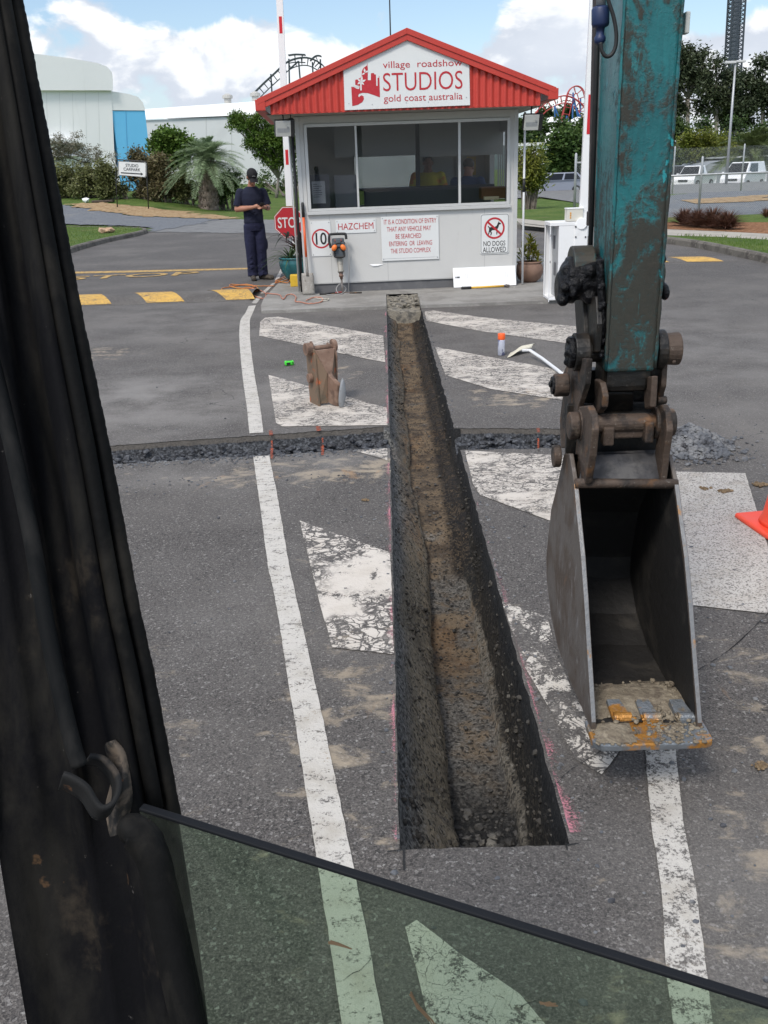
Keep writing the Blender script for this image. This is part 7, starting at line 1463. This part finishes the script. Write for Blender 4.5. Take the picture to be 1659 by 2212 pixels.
far_tree('yellow green low tree before the dark trees, above the white ute', 1500, 280, 106, 50, L_yg, 3000, .8, 'far_tree', 'trees beyond the car park', 345); far_tree('yellow green spreading low tree left of the lamp pole foot', 1562, 288, 108, 36, L_yg, 2000, .8, 'far_tree', 'trees beyond the car park', 345)
for i, (px, top, Y, hw, lb) in enumerate(((1130, 262, 150, 22, 'dark distant tree just right of the booth floodlight'), (1165, 262, 160, 26, 'distant tree under the left foot of the red coaster'), (1210, 262, 165, 24, 'distant tree below the crest of the red coaster'), (1262, 255, 160, 26, 'distant tree behind the tall white barrier arm'), (1180, 236, 240, 20, 'farthest small tree seen through the low coaster hump'), (1225, 232, 245, 26, 'farthest dark tree between the blue coaster columns'))): far_tree(lb, px, top, Y, hw, L_dark, 1300, 1.1, 'distant_tree', 'distant trees beyond the road', 352)
# russet grass clump and small weeds on the right verge
for i, (px, py, hw_, lb) in enumerate(((1478, 487, 18, 'russet grass clump nearest the teal arm'), (1505, 490, 20, 'russet grass clump second from the teal arm'), (1538, 492, 22, 'widest russet grass clump under the fence post'), (1570, 495, 18, 'russet grass clump farthest right on the mulch'))):
    p = G(px, py, .124); blade_plant('russet_grass', lb, 'plant', p, 520, .62 if i != 2 else .70, .026, L_red, .28, rt_, (.30, 1.45), 'russet grass clumps on the mulch')
for px, py, lb in ((1655, 470, 'small russet tuft at the right picture edge'),): blade_plant('russet_grass', lb, 'plant', G(px, py, .124), 90, .4, .028, L_red, .25, rt_, (.5, 1.4), 'russet grass clumps on the mulch')
blade_plant('weed', 'weeds sprouting beside the tall white barrier arm on the verge', 'plant', G(1268, 478, .124), 120, .35, .03, L_dark, .3, rt_, (.4, 1.4))
# ------------------------------------------------------------------ chain link fences
M_post = M_gry; M_wire = mesh_wire_mat('chain_link_wire', (.36, .38, .38), .06, .0042)
def fence(label, pts, hgt, rails, uvs=1.0, post_r=.035, mesh_top=None):
    pts = [Vector(p) for p in pts]; r = thing('chain_link_fence', label, 'fence', pts[0])
    for p in pts: mb = MB(); mb.tube([p-Vector((0, 0, .1)), p+Vector((0, 0, hgt)), p+Vector((0, 0, hgt+.04))], [post_r, post_r, post_r*.4], 10); mb.build('post', M_post, r, smooth=True)
    for z in rails: mb = MB(); mb.tube([p+Vector((0, 0, z)) for p in pts], post_r*.8, 8); mb.build('rail', M_post, r, smooth=True)
    mb = MB(); us = []; L = 0
    for a, b in zip(pts, pts[1:]): mb.poly([a+Vector((0, .0, .03)), b+Vector((0, .0, .03)), b+Vector((0, 0, mesh_top or hgt-.05)), a+Vector((0, 0, mesh_top or hgt-.05))]); l = (b-a).length; us.append((L, L+l)); L += l
    o = mb.build('wire_mesh', M_wire, r, fixn=False); uv = o.data.uv_layers.new(name='UVMap'); tp = mesh_top or hgt-.05
    for i, (u0, u1) in enumerate(us):
        for j, q in enumerate(((u0, 0), (u1, 0), (u1, tp), (u0, tp))): uv.data[i*4+j].uv = q
    return r
p1 = T(1508, 470); pz = .13; f0 = Vector((p1.x, p1.y, pz)); top = V(1527, 340, p1.y).z-pz; rail = V(1520, 377, p1.y).z-pz
fence('chain link fence with top rail running across the gravel bank on the right', [f0+Vector((-2.3, .4, -.02)), f0, f0+Vector((3.0, -.5, 0)), f0+Vector((7.5, -1.2, .1))], top, [rail], mesh_top=rail)
q = [V(1453, 400, 44), V(1601, 400, 44), V(1698, 402, 44), V(1340, 398, 44)]; fence('rear chain link fence standing behind the parked white vehicles', [Vector((p.x, 44, -.4)) for p in (q[3], q[0], q[1], q[2])], V(1453, 318, 44).z+.4, [])
p2 = T(1240, 468); hh = V(1246, 333, p2.y).z; fence('short galvanised fence panel beside the tall white barrier arm', [Vector((p2.x, p2.y, 0)), Vector((p2.x+2.6, p2.y+.3, 0))], hh, [hh-.28], post_r=.045)
# ------------------------------------------------------------------ vehicles
M_tyre = pmat('tyre', (.012, .012, .013), .85); M_rim = pmat('alloy_rim', (.45, .46, .47), .35, .6); M_win = pmat('car_window', (.012, .013, .016), .12, 0, (), None, False, .3); M_lamp = pmat('headlamp', (.70, .72, .74), .12, .2, (), None, False, .8); M_bump = pmat('black_trim', (.02, .02, .022), .5)
def vehicle(name, label, cat, front, head, L, Wd, body, roofp, mat, wheels, wr=.31, grille=True, belt=.92, group=None, pale=False):
    """side outline (x from the nose back, z) swept across the width; glasshouse tapers inward"""
    f = Vector((sin(head), cos(head), 0)); s_ = Vector((f.y, -f.x, 0)); o = Vector(front); at = lambda x, y, z: o-f*x+s_*y+Vector((0, 0, z)); r = thing(name, label, cat, at(L/2, 0, 0), group); hw = Wd/2
    mb = MB(); n = len(body); rows = []
    for y, k in ((-hw*.86, .985), (-hw, 1.0), (hw, 1.0), (hw*.86, .985)): pass
    cy_ = .55; prof_ = lambda y, q: [at(lerp(L/2, x, q), y, lerp(.55, z, q)) for x, z in body]
    rows = [prof_(-hw*.90, .93), prof_(-hw*.985, .985), prof_(-hw, 1), prof_(hw, 1), prof_(hw*.985, .985), prof_(hw*.90, .93)]
    mb.grid([rw+[rw[0]] for rw in rows]); mb.poly(rows[0]); mb.poly(rows[-1]); BD = mb.build('body', mat, r, smooth=False, bevel=.05, seg=3)
    (x0, x1, t0, t1, zb, ztop) = roofp; iw, tw = hw*.94, hw*.74
    lo = [(x0, -iw), (x1, -iw), (x1, iw), (x0, iw)]; hi = [(t0, -tw), (t1, -tw), (t1, tw), (t0, tw)]
    mb = MB(); mb.hexa([at(x, y, zb) for x, y in lo]+[at(x, y, ztop) for x, y in hi]); mb.build('cabin', mat, r, bevel=.07, seg=3)
    P = [[at(x, y, zb) for x, y in lo], [at(x, y, ztop) for x, y in hi]]; cen = at((x0+x1)/2, 0, (zb+ztop)/2)
    def pane(i, j, u0, u1, v0, v1, nm):
        A, B_, C_, D = P[0][i], P[0][j], P[1][j], P[1][i]; pt = lambda u, v: lerp(lerp(A, B_, u), lerp(D, C_, u), v); q = [pt(u0, v0), pt(u1, v0), pt(u1, v1), pt(u0, v1)]; nn = (q[1]-q[0]).cross(q[3]-q[0]).normalized(); nn = nn if nn.dot(q[0]-cen) > 0 else -nn
        mb = MB(); mb.prism([p+nn*.004 for p in q], nn*.012); mb.build(nm, M_win, r)
    pane(3, 0, .05, .95, .08, .90, 'windscreen'); pane(1, 2, .08, .92, .2, .86, 'rear_window')
    for a, b in ((0, 1), (2, 3)):
        for u0, u1 in ((.06, .47), (.52, .92)) if L < 4.5 and not pale else ((.10, .55),) if pale else ((.06, .47), (.52, .92)): pane(a, b, (u0 if a == 0 else 1-u1), (u1 if a == 0 else 1-u0), .12, .86, 'side_window')
    for x in wheels:
        for y in (-1, 1):
            mb = MB(); c = at(x, y*hw*.90, wr); mb.cyl(c-s_*y*.11, c+s_*y*.095, wr, None, 22); mb.build('wheel', M_tyre, r, bevel=.02); mb = MB(); mb.cyl(c+s_*y*.09, c+s_*y*.105, wr*.62, wr*.55, 18); o2 = mb.build('rim', M_rim, bpy.data.objects[r.children[-1].name] if False else None or WH(r))
    for y in (-1, 1): mb = MB(); mb.ell(at(.16, y*hw*.74, body_z(body, .16)), (.16, .16, .10), None, 12, 8); mb.build('headlight', M_lamp, r, smooth=True)
    mb = MB(); mb.box(at(.02, 0, .62 if not pale else .72), (Wd*.42, .10, .16), Matrix((s_, f, _Z)).transposed()); mb.box(at(.0, 0, .34), (Wd*.62, .12, .14), Matrix((s_, f, _Z)).transposed()); mb.build('grille', M_bump, r, bevel=.02)
    for y in (-1, 1): mb = MB(); mb.box(at(x0+.25, y*(hw+.09), zb+.10), (.17, .10, .13), Matrix((s_, f, _Z)).transposed()); mb.build('mirror', mat, r, bevel=.03)
    return r
def WH(r): return [c for c in r.children if c.name.startswith('wheel')][-1] if any(c.name.startswith('wheel') for c in r.children) else LASTW[0]
LASTW = [None]
def body_z(body, x): return .66
_hb = [(.0, .32), (.04, .62), (.55, .88), (1.2, .98), (4.1, .99), (4.2, .62), (4.18, .30), (3.6, .22), (.4, .20)]
M_silver = pmat('silver_car_paint', (.30, .32, .38), .32, .3, (), None, False, .6, .5); M_wcar = pmat('white_car_paint', (.78, .78, .78), .3, 0, (), None, False, .5, .5); M_rcar = pmat('red_car_paint', (.45, .03, .03), .3, 0, (), None, False, .5, .5); M_dcar = pmat('dark_grey_car_paint', (.10, .115, .13), .3, .3, (), None, False, .5, .4)
rt0 = V(1239, 412, 76); zg = H(12, 76)+.03
vehicle('hatchback', 'silver hatchback on the far road right of the booth', 'car', (V(1237, 413, 75).x, 74, zg), radians(90+40), 4.2, 1.76, _hb, (.75, 4.05, 1.65, 3.55, .95, 1.50), M_silver, (.82, 3.42))
vehicle('hatchback', 'pale silver car tail half hidden by the golden shrub', 'car', (V(1137, 413, 70).x, 70, zg), radians(-100), 4.2, 1.76, _hb, (.75, 4.05, 1.65, 3.55, .95, 1.50), M_silver, (.82, 3.42))
vehicle('hatchback', 'red car partly hidden between barrier arm and teal arm', 'car', (V(1281, 405, 88).x, 88, zg), radians(-75), 4.2, 1.76, _hb, (.75, 4.05, 1.65, 3.55, .95, 1.50), M_rcar, (.82, 3.42))
zc_ = H(20, 78)+.05
_ub = [(.0, .42), (.03, .78), (.25, 1.02), (1.25, 1.10), (4.9, 1.12), (5.0, .62), (4.9, .40), (.5, .36)]
vehicle('utility_truck', 'white utility truck parked behind the fence nearest the teal arm', 'ute', (V(1474, 400, 77).x, 77, zc_), radians(180+38), 4.9, 1.80, _ub, (1.15, 3.0, 1.85, 2.85, 1.08, 1.80), M_wcar, (.95, 3.9), .37, pale=True)
_vb = [(.0, .40), (.03, .80), (.30, 1.05), (.8, 1.16), (1.0, 1.2), (4.75, 1.22), (4.8, .62), (4.75, .38), (.5, .34)]
vehicle('delivery_van', 'white van parked at the right edge behind the fence', 'van', (V(1580, 400, 74).x, 74, zc_), radians(180+40), 4.75, 1.86, _vb, (.55, 4.72, 1.55, 4.65, 1.12, 1.95), M_wcar, (.95, 3.85), .33, pale=True)
vehicle('off_road_car', 'dark grey car half hidden by the teal arm behind the fence', 'car', (V(1442, 400, 80).x, 80, zc_), radians(180+40), 4.6, 1.84, _ub[:4]+[(4.5, 1.12), (4.6, .62), (4.5, .4), (.5, .36)], (1.1, 4.4, 1.8, 4.2, 1.08, 1.85), M_dcar, (.9, 3.6), .37)
# grey shed behind the vehicles and pale wall right of the booth
mb = MB(); a, b = V(1500, 400, 100), V(1800, 400, 98); z1_ = V(1600, 341, 99).z; mb.prism([(a.x, 100, -1.2), (b.x, 98, -1.2), (b.x, 98, z1_), (V(1590, 330, 99).x, 99, z1_), (V(1535, 340, 100).x, 100, z1_-.4), (a.x, 100, z1_-1.2)], (0, 9, 0)); r = thing('grey_shed', 'long grey shed wall behind the parked white vehicles', 'shed', ((a.x+b.x)/2, 100, -1)); mb.build('wall', pmat('grey_shed_cladding', (.24, .26, .28), .7, 0, (((.18, .20, .22), .6, .45, .65, .6),)), r)
mb = MB(); q_ = V(1560, 340, 100).x; mb.box(((q_+b.x)/2, 104, z1_+.10), (b.x-q_, 11, .16)); mb.build('roof', pmat('pale_shed_roof', (.45, .46, .46), .6), r)
mb = MB(); a, b = V(1130, 335, 110), V(1215, 312, 110); mb.box(((a.x+b.x)/2+1.0, 112, (V(1170, 313, 110).z-2)/2), (abs(b.x-a.x)+3, 5, V(1170, 313, 110).z+2)); r = thing('white_depot', 'low white depot building right of the booth behind the golden shrub', 'building', ((a.x+b.x)/2, 112, -1)); mb.build('wall', M_bld, r); mb = MB(); mb.box(((a.x+b.x)/2+1.0, 112, V(1170, 313, 110).z+.1), (abs(b.x-a.x)+3.6, 5.6, .3)); mb.build('roof', M_bld2, r)
mb = MB(); rows = []
for i in range(25):
    x = lerp(1100, 1300, i/24); zt2 = V(x, 268+6*sin((x-1100)*.11), 190).z; xx = V(x, 268, 190).x; rows.append([Vector((xx, 190, -2)), Vector((xx, 190, zt2-1)), Vector((xx, 194, zt2+1.0)), Vector((xx, 206, zt2))])
mb.grid(rows); tag(mb.build('marquee', M_bld, smooth=True), 'white scalloped marquee roof below the red roller coaster', 'marquee')
# ------------------------------------------------------------------ roller coasters, tower, lamp pole
def coaster(label, spines, cols, Y, mt, mc, wd, grp=None, name='roller_coaster'):
    r = thing(name, label, 'roller coaster', (V(spines[0][0][0], 300, Y).x, Y, 0)); k = Y*.94/FPX
    for sp in spines:
        pts = [V(x, y, Y) for x, y in smooth_path(sp, 7)]; nrm_ = []
        for i, p in enumerate(pts): d = (pts[min(i+1, len(pts)-1)]-pts[max(i-1, 0)]).normalized(); nrm_.append(Vector((-d.z, 0, d.x)))
        mb = MB()
        for off, yo in ((wd/2, -.6), (wd/2, .6), (-wd/2, 0)): mb.tube([p+q*off+Vector((0, yo, 0)) for p, q in zip(pts, nrm_)], k*1.15, 5)
        acc = 0
        for i in range(1, len(pts)):
            acc += (pts[i]-pts[i-1]).length
            if acc > wd*.8: acc = 0; mb.tube([pts[i]+nrm_[i]*wd/2+Vector((0, -.6, 0)), pts[i]-nrm_[i]*wd/2, pts[i]+nrm_[i]*wd/2+Vector((0, .6, 0))], k*.8, 4)
        mb.build('track', mt, r)
    for (a, b) in cols: p, q = V(*a, Y), V(*b, Y); mb = MB(); mb.tube([p, q], k*1.7, 6); mb.build('support_column', mc, r)
    return r
M_ct = pmat('dark_teal_steel', (.022, .040, .045), .6); M_cr = pmat('coaster_red', (.42, .06, .06), .5); M_cb = pmat('coaster_blue', (.035, .13, .36), .5)
coaster('dark green roller coaster track left of the booth roof', [[(555, 206), (575, 186), (598, 165), (622, 143), (645, 134), (668, 134), (690, 145), (702, 160)], [(624, 128), (640, 126), (660, 127)], [(675, 138), (685, 129), (693, 130)]], [((585, 160), (588, 210)), ((624, 127), (626, 215)), ((645, 132), (652, 215)), ((675, 134), (678, 215)), ((692, 128), (694, 215)), ((625, 150), (645, 132))], 170, M_ct, M_ct, 1.15)
coaster('red roller coaster with tall looping crest and blue columns right of the booth', [[(1158, 256), (1170, 240), (1185, 228), (1205, 218), (1222, 215), (1240, 222), (1256, 236), (1270, 258)], [(1216, 275), (1222, 250), (1228, 225), (1234, 202), (1243, 194), (1252, 198), (1257, 214), (1260, 240), (1262, 275)], [(1172, 282), (1185, 276), (1200, 271), (1215, 270)]], [((1166, 250), (1168, 276)), ((1198, 228), (1200, 290)), ((1199, 232), (1214, 276)), ((1238, 200), (1236, 290)), ((1238, 204), (1250, 262)), ((1240, 222), (1256, 262)), ((1254, 212), (1254, 285)), ((1224, 250), (1222, 285)), ((1226, 252), (1232, 280))], 230, M_cr, M_cb, 1.5)
r = thing('lattice_tower', 'tall dark lattice drop tower rising behind the gum trees', 'tower', (V(1575, 330, 260).x, 260, 0)); mt_ = pmat('tower_steel', (.045, .055, .07), .6); a, b = V(1572, 330, 260), V(1597, -90, 260); mb = MB(); hw_ = 1.6
cn4 = [Vector((x, y, 0))*hw_ for x, y in ((-1, -1), (1, -1), (1, 1), (-1, 1))]
for i, c in enumerate(cn4): mb.tube([a+c, b+c], .26, 5)
mb.build('leg', mt_, r); mb = MB(); N = 46
for i in range(N):
    p, q = lerp(a, b, i/N), lerp(a, b, (i+1)/N)
    for j in range(4): mb.tube([p+cn4[j], q+cn4[(j+1) % 4]], .11, 4); mb.tube([q+cn4[j], q+cn4[(j+1) % 4]], .11, 4)
mb.build('bracing', mt_, r); mb = MB(); mb.box((a+b)/2, (1.6, 1.6, (b-a).length), (b-a).to_track_quat('Z', 'Y').to_matrix()); mb.build('lift_core', pmat('tower_core', (.16, .19, .23), .6), r)
pb_, pt = V(1577, 300, 70), V(1589, 135, 70); r = thing('lamp_pole', 'slim grey lamp pole standing before the gum trees', 'lamp pole', (pb_.x, 70, -.3)); mb = MB(); mb.tube([Vector((pb_.x, 70, -.5)), pt], [.11, .07], 8); mb.build('pole', M_gry, r, smooth=True)
mb = MB(); mb.box(pt+Vector((-.35, 0, .02)), (.75, .3, .16)); mb.box(pt+Vector((.35, 0, .06)), (.6, .3, .14)); mb.build('lamp_head', pmat('pale_lamp_head', (.55, .55, .54), .5), r, bevel=.03)
# car park sign on the bank
b = T(253, 428); Ys = b.y-4.5; q0, q1 = V(254, 346, Ys), V(316, 352, Ys); r = thing('carpark_sign', 'white car park sign with black arrow on a black hoop frame', 'sign', (V(285, 400, Ys).x, Ys, H(b.x, Ys)))
mb = MB(); mb.tube([Vector((V(251, 430, Ys).x, Ys, H(b.x, Ys)-.1))]+[V(x, y, Ys) for x, y in ((251, 400), (250.5, 350), (252, 345.5), (258, 345), (310, 348.5), (315, 350), (317, 354), (318, 400))]+[Vector((V(318.5, 435, Ys).x, Ys, H(b.x, Ys)-.3))], .028, 8); mb.build('hoop_frame', M_black, r, smooth=True)
mb = MB(); Pp = [V(x, y, Ys-.05) for x, y in ((255, 350), (257, 347.5), (312, 350.5), (316, 353), (316, 380), (313, 383.5), (258, 379), (255, 377))]; mb.prism(Pp, (0, .03, 0)); PL = mb.build('plate', M_sign, r)
xd = (V(310, 366, Ys)-V(260, 363, Ys)).normalized(); zd = _Z-xd*_Z.dot(xd); zd.normalize(); ke = Ys*.94/FPX
mb = MB(); c = V(286, 365, Ys-.055); fr_ = [(p-c)*1.0+c for p in Pp]
mb.tube([c+(p-c)*.965+Vector((0, -.0, 0)) for p in fr_], .012, 4, closed=True); mb.build('border', M_sblk, PL)
for tx, x, y, w, h in (('STUDIO', 285, 357.5, 27, 6.2), ('CARPARK', 285, 366, 36, 6.2)): text_mesh(tx, V(x, y, Ys-.06), xd, zd, w*ke, h*ke, M_sblk, PL, 'lettering', .002, .002)
mb = MB(); A0, A1 = V(261, 373, Ys-.062), V(309, 376, Ys-.062); h_ = 2.0*ke; d_ = (A1-A0).normalized()
mb.poly([A0-zd*h_*.5, A1-d_*5*ke-zd*h_*.5, A1-d_*5*ke-zd*h_*1.6, A1, A1-d_*5*ke+zd*h_*1.6, A1-d_*5*ke+zd*h_*.5, A0+zd*h_*.5]); mb.build('arrow', M_sblk, PL, fixn=False)
# sandstone lump on the left island, drain pit on the bank
mb = MB(); rg = random.Random(8); p = G(226, 503, .13)
for k in range(5): mb.rock(p+Vector((rg.gauss(0, .12), rg.gauss(0, .08), .06)), rg.uniform(.12, .2), rg, .8)
tag(mb.build('sandstone_lump', pmat('sandstone', (.42, .27, .17), .9, 0, (((.52, .40, .28), 9, .5, .65, .7),))), 'small sandstone lump on the grass of the left island', 'rock')
p = T(215, 437); mb = MB(); mb.box(p+Vector((.2, 0, .05)), (1.1, .5, .10)); tag(mb.build('drain_grate', M_rust, None, bevel=.02), 'rusty drain grate on the mulch of the left bank', 'drain'); mb = MB(); mb.rock(p+Vector((-.7, 0, .12)), .2, rg); tag(mb.build('white_stone', M_bld), 'white stone beside the drain grate on the left bank', 'stone')
